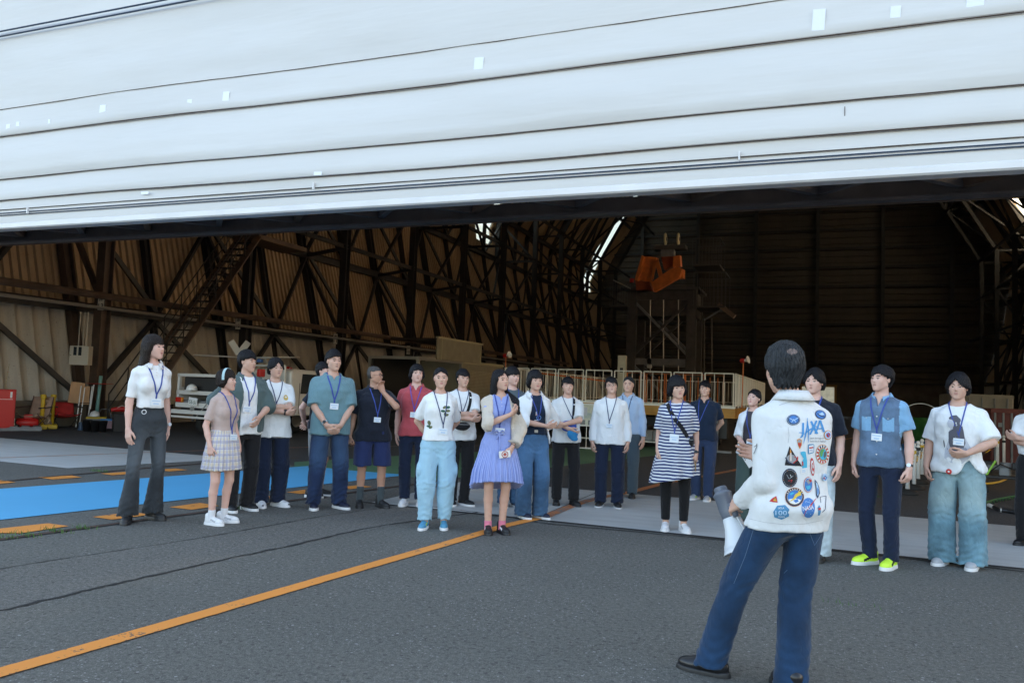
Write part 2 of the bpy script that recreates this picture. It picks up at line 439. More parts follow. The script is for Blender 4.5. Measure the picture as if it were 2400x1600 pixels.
# grass tufts in the rail groove
_g = MB()
def tuft(mb, c, n, h, sp):
    for _ in range(n):
        a = rnd.uniform(0, 6.28); r = rnd.uniform(0, sp); b = Vector((c.x + r * math.cos(a) * 2.2, c.y + r * math.sin(a) * .6, 0.01))
        d = Vector((rnd.uniform(-.6, .6), rnd.uniform(-.6, .6), 1)).normalized() * h * rnd.uniform(.5, 1.2)
        s = Vector((rnd.uniform(-1, 1), rnd.uniform(-1, 1), 0)).normalized() * 0.004
        mb.add([b - s, b + s, b + d], [(0, 1, 2)])
for px, py, n in ((232, 1106, 60), (130, 1247, 50), (200, 1241, 40), (60, 1257, 40), (20, 1262, 30), (540, 1192, 30), (2050, 1165, 10), (1998, 1422, 14)):
    tuft(_g, gp(px, py), n, 0.05, 0.10)
M_GRASS = mat('grass', (0.07, 0.16, 0.03), 0.7)
tag(_g.build('grass', M_GRASS), 'short green weeds growing in the rail grooves', None, None, 'stuff')

# ------------------------------------------------------------------ hangar
PROF = [(-19.4, 0.0), (-20.2, 3.3), (-21.7, 9.0), (-22.05, 11.7), (-22.2, 12.9), (-20.9, 15.8), (-18.6, 19.7), (-14.6, 26.0), (-9.5, 31.0), (-2.9, 33.8)]
CX = -2.9
def mirror(p): return (2 * CX - p[0], p[1])
hangar = thing('hangar', 'huge dark steel arch hangar with corrugated brown walls behind the group', 'hangar', (CX, YF, 0))
def corr_wall(name, pa, pb, y0, y1, pitch, depth, m, mir=False, steps=4, gaps=()):
    mb = MB(); a = Vector((pa[0], 0, pa[1])); b = Vector((pb[0], 0, pb[1])); d = (b - a).normalized()
    nrm = Vector((d.z, 0, -d.x))
    if nrm.x < 0: nrm = -nrm
    ys = []; y = y0; k = 0
    while y < y1:
        if name == 'lower_wall_sheet':
            ys += [(min(y + pitch * q / 8, y1), depth * (.5 - .5 * math.cos(2 * math.pi * q / 8)) ** 1.4) for q in range(8)]; y += pitch; continue
        ys.append((y, 0.0)); ys.append((min(y + pitch * .55, y1), 0.0)); ys.append((min(y + pitch * .62, y1), depth)); ys.append((min(y + pitch * .93, y1), depth))
        y += pitch
    vs = []; fs = []
    for (y, dd) in ys:
        for e in (a, b):
            q = e + nrm * dd; x = q.x
            if mir: x = 2 * CX - x
            vs.append((x, y, q.z))
    for i in range(len(ys) - 1):
        ym = (ys[i][0] + ys[i + 1][0]) / 2
        if any(g0 <= ym < g1 for g0, g1 in gaps): continue
        f = (2 * i, 2 * i + 1, 2 * i + 3, 2 * i + 2)
        fs.append(f if not mir else f[::-1])
    mb.add(vs, fs); return mb.build(name, m, hangar, world=True)
def wallmat(key, c1, c2, rough=0.6):
    t = NT(key); c = t.coords('Object', (1, 1, 0.25)); c2_ = t.coords('Object')
    a = t.noise(c, 0.9, 5, 0.6); b = t.noise(c, 6, 4, 0.6); dd = t.noise(c2_, 22, 2)
    q = t.ramp(a, [(0.3, c1), (0.7, c2)])
    q = t.mix(t.math('MULTIPLY', t.ramp(b, [(0.45, (0, 0, 0)), (0.75, (1, 1, 1))]), 0.22), q, tuple(x * 0.5 for x in c1))
    q = t.mix(t.math('MULTIPLY', t.ramp(dd, [(0.66, (0, 0, 0)), (0.72, (1, 1, 1))]), 0.5), q, tuple(x * 0.3 for x in c1))
    t.l(q, t.b.inputs['Base Color']); t.b.inputs['Roughness'].default_value = rough
    return t.m
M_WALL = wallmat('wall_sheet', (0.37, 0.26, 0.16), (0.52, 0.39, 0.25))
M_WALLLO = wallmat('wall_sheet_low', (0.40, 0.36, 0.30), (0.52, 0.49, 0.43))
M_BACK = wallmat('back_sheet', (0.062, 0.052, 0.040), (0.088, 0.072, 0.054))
M_PLINTH = concrete('plinth_concrete', (0.22, 0.19, 0.15), 0.2)
# translucent roof lights: daylight outside comes through
_t = NT('roof_light'); _o = _t.nt.nodes['Material Output']; _tr = _t.n('ShaderNodeBsdfTranslucent'); _tr.inputs[0].default_value = (0.92, 0.88, 0.70, 1)
_t.l(_tr.outputs[0], _o.inputs[0]); M_ROOFL = _t.m
_t = NT('added_light'); _o = _t.nt.nodes['Material Output']; _tr = _t.n('ShaderNodeBsdfTranslucent'); _tr.inputs[0].default_value = (0.48, 0.42, 0.335, 1)  # warm-tinted sheet for the added panels that brighten the interior
_t.l(_tr.outputs[0], _o.inputs[0]); M_ADDL = _t.m
SKY_L = [(48.6, 51.2), (75.6, 78.2)]
SKY_R = [(67.6, 69.6)]
for mir in (False, True):
    gaps = SKY_R if mir else SKY_L
    for i in range(len(PROF) - 1):
        pa, pb = PROF[i], PROF[i + 1]
        if i == 0:
            corr_wall('lower_wall_sheet', (pa[0] - .1, 0.5), pb, 9.2, YB, 0.50, 0.17, M_WALLLO, mir)
        else:
            up = i in (3, 4, 5, 6)
            if mir and i in (1, 2):   # added translucent band, out of view, to light the left wall warmly
                q0, q1 = mirror(pa), mirror(pb); mb = MB()
                mb.add([(q0[0], 10, q0[1]), (q1[0], 10, q1[1]), (q1[0], 46, q1[1]), (q0[0], 46, q0[1])], [(0, 1, 2, 3)])
                mb.build('added_light_panel', M_ADDL, hangar, world=True)
                corr_wall('wall_sheet', pa, pb, 46, YB, 0.5, 0.06, M_WALL, mir)
                continue
            corr_wall('wall_sheet' if i < 4 else 'roof_sheet', pa, pb, 9.2, YB, 0.25, 0.085, M_WALL, mir, gaps=gaps if up else ())
            if up:
                for g0, g1 in gaps:
                    mb = MB(); q0 = pa if not mir else mirror(pa); q1 = pb if not mir else mirror(pb)
                    mb.add([(q0[0], g0 - .2, q0[1]), (q1[0], g0 - .2, q1[1]), (q1[0], g1 + .2, q1[1]), (q0[0], g1 + .2, q0[1])], [(0, 1, 2, 3)])
                    mb.build('roof_light', M_ROOFL, hangar, world=True)
for mir in (False, True):
    mb = MB(); x = XL + .15 if not mir else 2 * CX - XL - .15
    mb.box((x, (YF + YB) / 2 + .5, 0.3), (0.5, YB - YF - 1.2, 0.6)); mb.box((x, (YF + YB) / 2 + .5, 0.64), (0.7, YB - YF - 1.2, 0.08))
    mb.build('plinth', M_PLINTH, hangar, world=True)
# frames: inner chord, outer chord, lacing
INN = [(-18.8, 0), (-18.8, 3.4), (-18.8, 7.2), (-18.8, 10.6), (-18.8, 13.6), (-16.2, 18.2), (-13.0, 22.8), (-8.4, 27.6), (-2.9, 30.4)]
OUT = [(-19.35, 0), (-20.0, 3.3), (-20.95, 6.9), (-21.75, 10.6), (-21.7, 13.6), (-18.9, 18.9), (-15.3, 24.3), (-9.7, 30.2), (-2.9, 33.3)]
FY = [10.2] + [16.2 + 5.95 * k for k in range(11)]
for yi, y in enumerate(FY):
    for mir in (False, True):
        mb = MB()
        f = (lambda p: (2 * CX - p[0], y, p[1])) if mir else (lambda p: (p[0], y, p[1]))
        for i in range(len(INN) - 1):
            big = i < 4
            mb.ibeam(f(INN[i]), f(INN[i + 1]), 0.30 if big else .22, 0.32 if big else .24, 0.025, up=(0, 1, 0.001))
            mb.ibeam(f(OUT[i]), f(OUT[i + 1]), 0.26, 0.30, 0.025, up=(0, 1, 0.001))
            if i > 0:
                mb.bar(f(INN[i]), f(OUT[i]), 0.14, 0.14)
                a, b = (INN[i], OUT[i + 1]) if i % 2 else (OUT[i], INN[i + 1])
                mb.bar(f(a), f(b), 0.13, 0.13)
        mb.build('arch_frame', M_BROWNST if (yi == 1 and not mir) else M_STEEL, hangar, world=True)
# outer chord between frames (intermediate wall posts), purlins, braces
def longi(name, p, w, h, m=None, mir=False, y0=9.6, y1=YB - 1, tube=False):
    mb = MB(); x = p[0] if not mir else 2 * CX - p[0]
    if tube: mb.tube([(x, y0, p[1]), (x, y1, p[1])], w, 8)
    else: mb.ibeam((x, y0, p[1]), (x, y1, p[1]), w, h, 0.02)
    return mb.build(name, m or M_STEEL, hangar, world=True)
for mir in (False, True):
    for p, w, h in (((-19.75, 3.35), .26, .26), ((-20.75, 6.95), .26, .30), ((-21.45, 10.65), .26, .30), ((-21.3, 13.7), .26, .30), ((-18.6, 18.95), .22, .25), ((-15.1, 24.1), .2, .2),
                    ((-18.8, 7.25), .16, .16), ((-18.8, 10.65), .16, .16), ((-18.6, 13.7), .16, .16), ((-16.1, 18.2), .16, .16)):
        longi('purlin', p, w, h, mir=mir)
longi('steam_pipe', (-18.55, 3.62), 0.10, 0, M_BROWNST, y0=10, y1=60, tube=True)
longi('conduit', (-18.5, 3.28), 0.045, 0, M_PIPE, y0=10, y1=60, tube=True)
for k in range(len(FY) - 1):
    y0, y1 = FY[k], FY[k + 1]; ym = (y0 + y1) / 2
    for mir in (False, True):
        mb = MB(); f = (lambda x, y, z: (2 * CX - x, y, z)) if mir else (lambda x, y, z: (x, y, z))
        mb.ibeam(f(-19.5, ym, .6), f(-20.05, ym, 3.3), .18, .2, up=(0, 1, 0)); mb.ibeam(f(-20.05, ym, 3.4), f(-20.85, ym, 6.9), .2, .22, up=(0, 1, 0)); mb.ibeam(f(-20.85, ym, 7), f(-21.55, ym, 10.6), .2, .22, up=(0, 1, 0))
        mb.ibeam(f(-21.55, ym, 10.7), f(-21.5, ym, 13.6), .2, .22, up=(0, 1, 0)); mb.bar(f(-21.5, ym, 13.6), f(-18.7, ym, 18.9), .18, .18); mb.bar(f(-18.7, ym, 18.9), f(-15.2, ym, 24.1), .18, .18)
        mb.build('wall_post', M_STEEL, hangar, world=True)
        mb = MB(); w = .13
        mb.bar(f(-19.3, y0 + .15, .8), f(-19.95, ym, 3.25), w, w); mb.bar(f(-19.3, y1 - .15, .8), f(-19.95, ym, 3.25), w, w)
        for (xa, za), (xb, zb) in (((-19.85, 3.45), (-20.7, 6.8)), ((-20.75, 7.1), (-21.5, 10.5)), ((-21.45, 10.8), (-21.35, 13.5)), ((-21.2, 13.9), (-18.7, 18.7)), ((-18.5, 19.1), (-15.2, 24.0))):
            mb.bar(f(xa, ym, za), f(xb, y0 + .2, zb), w, w); mb.bar(f(xa, ym, za), f(xb, y1 - .2, zb), w, w)
        mb.build('cross_brace', M_STEEL, hangar, world=True)
# back wall with a bright doorway
DX0, DX1, DZ = onY(1880, 940, YB).x, onY(1955, 940, YB).x, 2.75
mb = MB()
def quadw(mb, x0, x1, z0, z1, Y): mb.add([(x0, Y, z0), (x1, Y, z0), (x1, Y, z1), (x0, Y, z1)], [(0, 1, 2, 3)])
XLb, XRb = -24.0, 2 * CX + 24.0
z = 3.3
zz = 3.2
while zz < 34:
    mb.add([(XLb, YB, zz), (XRb, YB, zz), (XRb, YB, min(zz + .42, 34.5)), (XLb, YB, min(zz + .42, 34.5))], [(0, 1, 2, 3)])
    mb.add([(XLb, YB, zz + .42), (XRb, YB, zz + .42), (XRb, YB + .06, zz + .5), (XLb, YB + .06, zz + .5)], [(0, 1, 2, 3)])
    mb.add([(XLb, YB + .06, zz + .5), (XRb, YB + .06, zz + .5), (XRb, YB, zz + .62), (XLb, YB, zz + .62)], [(0, 1, 2, 3)])
    zz += .62
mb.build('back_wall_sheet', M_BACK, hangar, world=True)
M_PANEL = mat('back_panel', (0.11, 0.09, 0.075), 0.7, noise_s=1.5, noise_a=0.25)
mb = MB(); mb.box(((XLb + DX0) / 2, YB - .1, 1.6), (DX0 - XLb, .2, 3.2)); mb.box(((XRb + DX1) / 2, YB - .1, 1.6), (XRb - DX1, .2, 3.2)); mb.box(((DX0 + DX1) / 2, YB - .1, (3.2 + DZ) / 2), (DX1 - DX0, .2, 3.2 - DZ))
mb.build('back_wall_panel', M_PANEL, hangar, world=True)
mb = MB(); mb.box(((DX0 + DX1) / 2, YB - .25, DZ + .12), (DX1 - DX0 + .5, .12, .24)); mb.box((DX1 + .1, YB - .25, DZ / 2), (.2, .12, DZ)); mb.box((DX0 - .1, YB - .25, DZ / 2), (.2, .12, DZ))
mb.build('door_frame', mat('ochre_frame', (0.42, 0.24, 0.07), .6), hangar, world=True)
for k in range(6):
    x = -17.4 + k * 5.8
    mb = MB(); mb.ibeam((x, YB - .45, 0 if abs(x - (DX0 + DX1) / 2) > 2 else 3.3), (x, YB - .45, 32), .3, .5, .03, up=(0, 1, 0)); mb.build('gable_post', M_STEEL, hangar, world=True)
for zz in [3.3 + 1.86 * j for j in range(15)]:
    mb = MB(); mb.bar((XLb + 1, YB - .25, zz), (XRb - 1, YB - .25, zz), .14, .16); mb.build('girt', M_STEEL, hangar, world=True)
_w = thing('doorway_backdrop', 'pale building added as a backdrop behind the far doorway', 'building', ((DX0 + DX1) / 2, 112, 0))  # made-up building, added to tone down the glare of the doorway
MB().box((0, 2, 2.4), (14, 4, 4.8)).build('wall', mat('backdrop_wall', (.50, .47, .34), .8, noise_s=1.5, noise_a=.2), _w); MB().box((0, 2, 4.9), (14.6, 4.6, .2)).build('roof', M_GREY, _w); MB().box((-1.5, -.02, 1.5), (1.6, .06, 1.2)).build('window', M_GLASS, _w)
# front gable above and beside the fabric door
mb = MB(); mb.box((CX - 17.9, YF + .1, 8), (7.4, .3, 16)); mb.box((CX + 17.9, YF + .1, 8), (7.4, .3, 16)); mb.box((CX, YF + .1, 24.0), (43.2, .3, 16.0))
mb.build('front_gable', M_WALL, hangar, world=True)

# the fabric door, folded part way up
door = thing('fabric_door', 'giant pale folding fabric door raised above the group', 'hangar door', (CX, YF, 3.8))
_t = NT('door_fabric'); _c = _t.coords('Object', (0.15, 1, 1)); _c2 = _t.coords('Object')
_q = _t.ramp(_t.noise(_c, 1.2, 5, .6), [(0.3, (0.66, 0.65, 0.635)), (0.7, (0.72, 0.71, 0.695))])
_d = _t.ramp(_t.noise(_t.coords('Object', (0.35, 1, 6)), 2.5, 6, .7), [(0.55, (0, 0, 0)), (0.85, (1, 1, 1))])
_q = _t.mix(_t.math('MULTIPLY', _d, .22), _q, (0.58, 0.53, 0.49))
_t.l(_q, _t.b.inputs['Base Color']); _t.b.inputs['Roughness'].default_value = 0.6
_t.bump(_t.noise(_t.coords('Object', (0.25, 1, 1.6)), 1.1, 4, .55), 0.06, 0.5)
M_FAB = _t.m
def zat(y_fv):  # height on the door plane from a row of the photo's middle column
    return None
# (z, y-offset): profile of the sheet from bottom to top; folds overlap outward
DP = [(3.86, .00), (3.90, -.035), (4.02, -.03), (4.11, -.02), (4.15, -.01), (4.155, -.06), (4.30, -.05), (4.31, -.13), (4.36, -.16), (4.50, -.13), (4.66, -.08), (4.668, -.15), (4.75, -.20), (5.0, -.19), (5.25, -.13), (5.40, -.07), (5.415, -.15), (5.46, -.18), (5.6, -.15), (5.88, -.11), (5.885, -.135), (6.2, -.15), (6.7, -.13), (7.4, -.1), (8.2, -.1), (8.21, -.14), (9.5, -.12), (11, -.1), (11.01, -.15), (16.2, -.1)]
DP = [(z, -.02 + (o + .02) * .62) for z, o in DP]
mb = MB(); X0, X1, NX = CX - 14.4, CX + 14.4, 220
vs = []; fs = []
prev = None; cols = []
for (z, o) in DP: cols.append((z, o))
fine_p = []
for i in range(len(cols) - 1):
    (z0, o0), (z1, o1) = cols[i], cols[i + 1]
    k = 1 if z1 - z0 < .02 else max(1, min(6, int((z1 - z0) / .06)))
    for j in range(k): fine_p.append((z0 + (z1 - z0) * j / k, o0 + (o1 - o0) * j / k))
fine_p.append(cols[-1])
for i in range(NX + 1):
    x = X0 + (X1 - X0) * i / NX
    for (z, o) in fine_p:
        amp = min(1, max(0, (z - 4.1) / .2))
        sag = .010 * math.sin(x * .9 + z * 1.3) * amp
        wr = amp * (.018 * noise.noise(Vector((x * .5, z * 1.6, 3))) + .010 * noise.noise(Vector((x * 1.7, z * 3.1, 9))))
        dz = amp * (.014 * math.sin(x * .55 + 1.0) + .010 * noise.noise(Vector((x * .45, z * .4, 5))))
        vs.append((x, YF + o + sag + wr, z + dz))
n = len(fine_p)
for i in range(NX):
    for j in range(n - 1): fs.append((i * n + j, (i + 1) * n + j, (i + 1) * n + j + 1, i * n + j + 1))
mb.add(vs, fs); o_ = mb.build('fabric_sheet', M_FAB, door, smooth=True, world=True)
try:
    o_.data.set_sharp_from_angle(angle=R(42))
except Exception: pass
def dzf(x, z): return min(1, max(0, (z - 4.1) / .2)) * (.014 * math.sin(x * .55 + 1.0) + .010 * noise.noise(Vector((x * .45, z * .4, 5))))
M_SEAM = mat('seam_brown', (.075, .05, .04), .8)
for z_, o_y, r_ in ((4.150, -.03, .0035), (4.303, -.064, .007), (4.663, -.078, .007), (5.408, -.078, .0085), (5.882, -.086, .0035), (8.203, -.086, .008)):
    mb = MB(); mb.tube([(X0 + (X1 - X0) * i / 120, YF + o_y + .010 * math.sin((X0 + (X1 - X0) * i / 120) * .9 + z_ * 1.3), z_ + dzf(X0 + (X1 - X0) * i / 120, z_)) for i in range(121)], r_, 6); mb.build('fold_seam', M_SEAM, door, world=True)
M_FAB2 = mat('door_hem', (0.76, 0.75, 0.75), 0.35, noise_s=2, noise_a=.06)
mb = MB(); mb.box((CX, YF + .05, 3.87), (28.8, .22, .10), bev=.02); mb.build('hem_bar', M_FAB2, door, world=True)
M_CABLE = mat('blue_cable', (0.03, 0.05, 0.09), .5)
for z_, r_ in ((4.055, .008), (4.093, .008)):
    mb = MB(); mb.tube([(X0, YF - .04, z_), (X1, YF - .04, z_)], r_, 6); mb.build('hem_cable', M_CABLE, door, world=True)
for z_ in (7.13, 7.22):
    mb = MB(); mb.tube([(X0, YF - .16, z_), (X1, YF - .16, z_)], .014, 6); mb.build('lift_cable', M_CABLE, door, world=True)
for px, py in ((736, 437), (66, 494), (1733, 366)):
    p = onY(px, py, YF - .06); mb = MB(); mb.box((p.x, p.y - .01, p.z), (.02, .03, .10)); mb.build('clip', M_FAB2, door, world=True)
M_TAPE = mat('repair_tape', (0.86, 0.89, 0.93), .3)
for px, py, w, h in ((6, 295, .09, .12), (29, 289, .08, .11), (103, 281, .05, .08), (228, 259, .13, .24), (433, 238, .09, .13), (519, 223, .12, .17), (1115, 145, .13, .19), (1919, 38, .13, .24), (2101, 19, .10, .13), (2290, -3, .16, .17), (736, 403, .13, .05), (325, 448, .15, .04)):
    p = onY(px, py, YF - .2); mb = MB(); mb.box((0, 0, 0), (w, .003, h), M=Matrix.Translation((p.x, YF - (.085 if py > 430 else .115 if py > 380 else .108), p.z)) @ Matrix.Rotation(R(3), 4, 'Y'), bev=.002)
    mb.build('tape_patch', M_TAPE, door, world=True)
for px, py, h in ((1077, 135, .07), (1571, 82, .22), (1259, 127, .10), (900, 300, .14), (1307, 20, .3), (24, 130, .35), (1980, 262, .12)):
    p = onY(px, py, YF - .1); MB().box((p.x, YF - .088, p.z), (.007, .004, h)).build('crease', M_SEAM if h < .25 else M_FAB2, door, world=True)
# the door's bottom truss behind the hem
def door_truss():
    tr = thing('door_truss', 'dark horizontal steel truss behind the lower hem of the fabric door', 'truss', (CX, YF + 1.2, 3.9))
    x0, x1 = CX - 15.5, CX + 15.5
    mb = MB(); yb = YF + 1.22
    mb.bar((x0, yb, 3.98), (x1, yb, 3.98), .10, .20); mb.bar((x0, yb - .02, 3.865), (x1, yb - .02, 3.865), .26, .035)
    mb.build('rear_chord', M_BEAM, tr, world=True)
    mb = MB(); mb.bar((x0, yb + .02, 3.838), (x1, yb + .02, 3.838), .012, .012); mb.build('drip_edge', M_BROWNST, tr, world=True)
    mb = MB(); mb.bar((x0, YF + .3, 4.02), (x1, YF + .3, 4.02), .12, .2); mb.build('front_chord', M_BEAM, tr, world=True)
    k = 0; x = x0 + .6
    while x < x1 - 1.3:
        mb = MB(); mb.bar((x, YF + .36, 4.02), (x + .75, yb - .06, 4.02), .09, .12); mb.build('diagonal', M_BEAM, tr, world=True)
        mb = MB(); mb.bar((x + 1.5, YF + .36, 4.02), (x + .75, yb - .06, 4.02), .09, .12); mb.build('diagonal', M_BEAM if k % 2 else M_BROWNST, tr, world=True)
        if k % 2 == 0:
            mb = MB(); mb.bar((x + .75, yb + .1, 4.0), (x + .75, yb + .1, 5.3), .10, .10); mb.bar((x + .75, yb + .1, 4.7), (x - .6, yb + .1, 4.1), .08, .08); mb.bar((x + .75, yb + .1, 4.7), (x + 2.1, yb + .1, 4.1), .08, .08); mb.build('hanger', M_BROWNST, tr, world=True)
        x += 1.55; k += 1
door_truss()
# ------------------------------------------------------------------ distance-field bodies and cloth
def axis_coords(lo, hi, base, fine_ranges, fine):
    xs = [lo]; x = lo
    while x < hi:
        st = base
        for a, b in fine_ranges:
            if a <= x <= b: st = fine; break
            if x < a < x + st: st = max(a - x, fine)
        x += st; xs.append(x)
    return np.array(xs, dtype=np.float32)
class Field:
    def __init__(s, lo, hi, base=0.012, fine=None, zones=()):
        ax = []
        for k in range(3):
            rg = [(z[0][k], z[1][k]) for z in zones]
            ax.append(axis_coords(lo[k], hi[k], base, rg, fine or base))
        s.ax = ax; s.F = np.full([len(a) for a in ax], 0.5, dtype=np.float32)
    def block(s, lo, hi):
        sl = []
        for k in range(3):
            a = max(int(np.searchsorted(s.ax[k], lo[k])) - 1, 0); b = min(int(np.searchsorted(s.ax[k], hi[k])) + 1, len(s.ax[k]))
            sl.append(slice(a, b))
        if any(q.stop - q.start < 1 for q in sl): return None
        X = s.ax[0][sl[0]][:, None, None]; Y = s.ax[1][sl[1]][None, :, None]; Z = s.ax[2][sl[2]][None, None, :]
        return tuple(sl), X, Y, Z
    def add(s, prim, k=0.02):
        fn, lo, hi = prim; m = k + 0.03
        b = s.block([q - m for q in lo], [q + m for q in hi])
        if b is None: return s
        sl, X, Y, Z = b; d = fn(X, Y, Z); a = s.F[sl]
        if k > 0:
            h = np.clip(0.5 + 0.5 * (a - d) / k, 0, 1); s.F[sl] = a * (1 - h) + d * h - k * h * (1 - h)
        else: s.F[sl] = np.minimum(a, d)
        return s
    def sub(s, prim, k=0.005):
        fn, lo, hi = prim; m = k + 0.02
        b = s.block([q - m for q in lo], [q + m for q in hi])
        if b is None: return s
        sl, X, Y, Z = b; d = -fn(X, Y, Z); a = s.F[sl]
        h = np.clip(0.5 - 0.5 * (a - d) / k, 0, 1); s.F[sl] = a * (1 - h) + d * h + k * h * (1 - h)
        return s
    def warp(s, fn):
        X = s.ax[0][:, None, None]; Y = s.ax[1][None, :, None]; Z = s.ax[2][None, None, :]
        s.F = s.F + fn(X, Y, Z).astype(np.float32); return s
    def cut(s, fn):
        X = s.ax[0][:, None, None]; Y = s.ax[1][None, :, None]; Z = s.ax[2][None, None, :]
        s.F = np.maximum(s.F, fn(X, Y, Z)); return s
    def mesh(s):
        F = s.F; S = F < 0
        nx, ny, nz = F.shape
        c = np.zeros((nx - 1, ny - 1, nz - 1), dtype=np.int8)
        for i in (0, 1):
            for j in (0, 1):
                for k in (0, 1): c += S[i:nx - 1 + i, j:ny - 1 + j, k:nz - 1 + k]
        act = (c > 0) & (c < 8)
        idx = np.argwhere(act)
        if len(idx) == 0: return np.zeros((0, 3)), np.zeros((0, 4), int)
        vid = np.full(act.shape, -1, dtype=np.int64); vid[act] = np.arange(len(idx))
        I, J, K = idx.T
        acc = np.zeros((len(idx), 3)); cnt = np.zeros(len(idx))
        for axn in range(3):
            for a in (0, 1):
                for b in (0, 1):
                    o0 = [0, 0, 0]; o1 = [0, 0, 0]; oth = [q for q in range(3) if q != axn]
                    o0[oth[0]] = a; o0[oth[1]] = b; o1[:] = o0; o1[axn] = 1
                    f0 = F[I + o0[0], J + o0[1], K + o0[2]]; f1 = F[I + o1[0], J + o1[1], K + o1[2]]
                    cr = (f0 < 0) != (f1 < 0)
                    t = np.where(cr, f0 / np.where(cr, f0 - f1, 1), 0)
                    p = np.zeros((len(idx), 3)); p[:, axn] = t; p[:, oth[0]] = a; p[:, oth[1]] = b
                    acc += p * cr[:, None]; cnt += cr
        g = idx + acc / cnt[:, None]
        V = np.zeros_like(g)
        for k in range(3): V[:, k] = np.interp(g[:, k], np.arange(len(s.ax[k])), s.ax[k])
        Q = []
        for axn in range(3):
            u, v = [(1, 2), (2, 0), (0, 1)][axn]
            A = S; sl0 = [slice(1, -1)] * 3; sl1 = [slice(1, -1)] * 3
            sl0[axn] = slice(0, F.shape[axn] - 1); sl1[axn] = slice(1, F.shape[axn])
            a = A[tuple(sl0)]; b = A[tuple(sl1)]
            for flip in (False, True):
                e = np.argwhere(a & ~b) if not flip else np.argwhere(~a & b)
                if len(e) == 0: continue
                base = e.copy()
                for k in range(3):
                    if k != axn: base[:, k] += 1
                def cid(du, dv):
                    q = base.copy(); q[:, u] += du; q[:, v] += dv
                    return vid[q[:, 0], q[:, 1], q[:, 2]]
                quad = np.stack([cid(-1, -1), cid(0, -1), cid(0, 0), cid(-1, 0)], 1)
                if flip: quad = quad[:, ::-1]
                Q.append(quad)
        return V, np.concatenate(Q)
def np_mesh(name, V, Fq, mi=None):
    me = bpy.data.meshes.new(name)
    me.vertices.add(len(V)); me.vertices.foreach_set('co', np.asarray(V, dtype=np.float32).ravel())
    me.loops.add(len(Fq) * 4); me.loops.foreach_set('vertex_index', np.asarray(Fq, dtype=np.int32).ravel())
    me.polygons.add(len(Fq)); me.polygons.foreach_set('loop_start', np.arange(0, len(Fq) * 4, 4, dtype=np.int32))
    me.polygons.foreach_set('loop_total', np.full(len(Fq), 4, dtype=np.int32))
    if mi is not None: me.polygons.foreach_set('material_index', np.asarray(mi, dtype=np.int32))
    me.polygons.foreach_set('use_smooth', np.ones(len(Fq), dtype=bool))
    me.update(calc_edges=True)
    return me
def P_cone(a, b, ra, rb, sx=None):
    a = np.array(a, float); b = np.array(b, float); ab = b - a; L2 = max(float(ab @ ab), 1e-9); r = max(ra, rb)
    def fn(X, Y, Z):
        px, py, pz = X - a[0], Y - a[1], Z - a[2]
        t = np.clip((px * ab[0] + py * ab[1] + pz * ab[2]) / L2, 0, 1)
        return np.sqrt((px - t * ab[0]) ** 2 + (py - t * ab[1]) ** 2 + (pz - t * ab[2]) ** 2) - (ra + (rb - ra) * t)
    return fn, np.minimum(a, b) - r, np.maximum(a, b) + r
def P_chain(pts, rs, capa=True, cutb=None):
    "tapered tube through several points; cutb = cut plane distance past the last point"
    pts = [np.array(p, float) for p in pts]
    prims = [P_cone(pts[i], pts[i + 1], rs[i], rs[i + 1]) for i in range(len(pts) - 1)]
    def fn(X, Y, Z):
        d = None
        for f, _, _ in prims:
            q = f(X, Y, Z); d = q if d is None else np.minimum(d, q)
        if cutb is not None:
            n = pts[-1] - pts[-2]; n = n / np.linalg.norm(n); e = pts[-1]
            d = np.maximum(d, (X - e[0]) * n[0] + (Y - e[1]) * n[1] + (Z - e[2]) * n[2] - cutb)
        return d
    return fn, np.min([p[1] for p in prims], 0), np.max([p[2] for p in prims], 0)
def P_ell(c, r, M=None):
    c = np.array(c, float); r = np.array(r, float); R_ = float(max(r))
    def fn(X, Y, Z):
        x, y, z = X - c[0], Y - c[1], Z - c[2]
        if M is not None:
            x, y, z = (x * M[0][0] + y * M[1][0] + z * M[2][0], x * M[0][1] + y * M[1][1] + z * M[2][1], x * M[0][2] + y * M[1][2] + z * M[2][2])
        k0 = np.sqrt((x / r[0]) ** 2 + (y / r[1]) ** 2 + (z / r[2]) ** 2)
        k1 = np.sqrt((x / r[0] ** 2) ** 2 + (y / r[1] ** 2) ** 2 + (z / r[2] ** 2) ** 2)
        return k0 * (k0 - 1) / np.maximum(k1, 1e-6)
    e = np.array([R_] * 3) if M is not None else r
    return fn, c - e, c + e
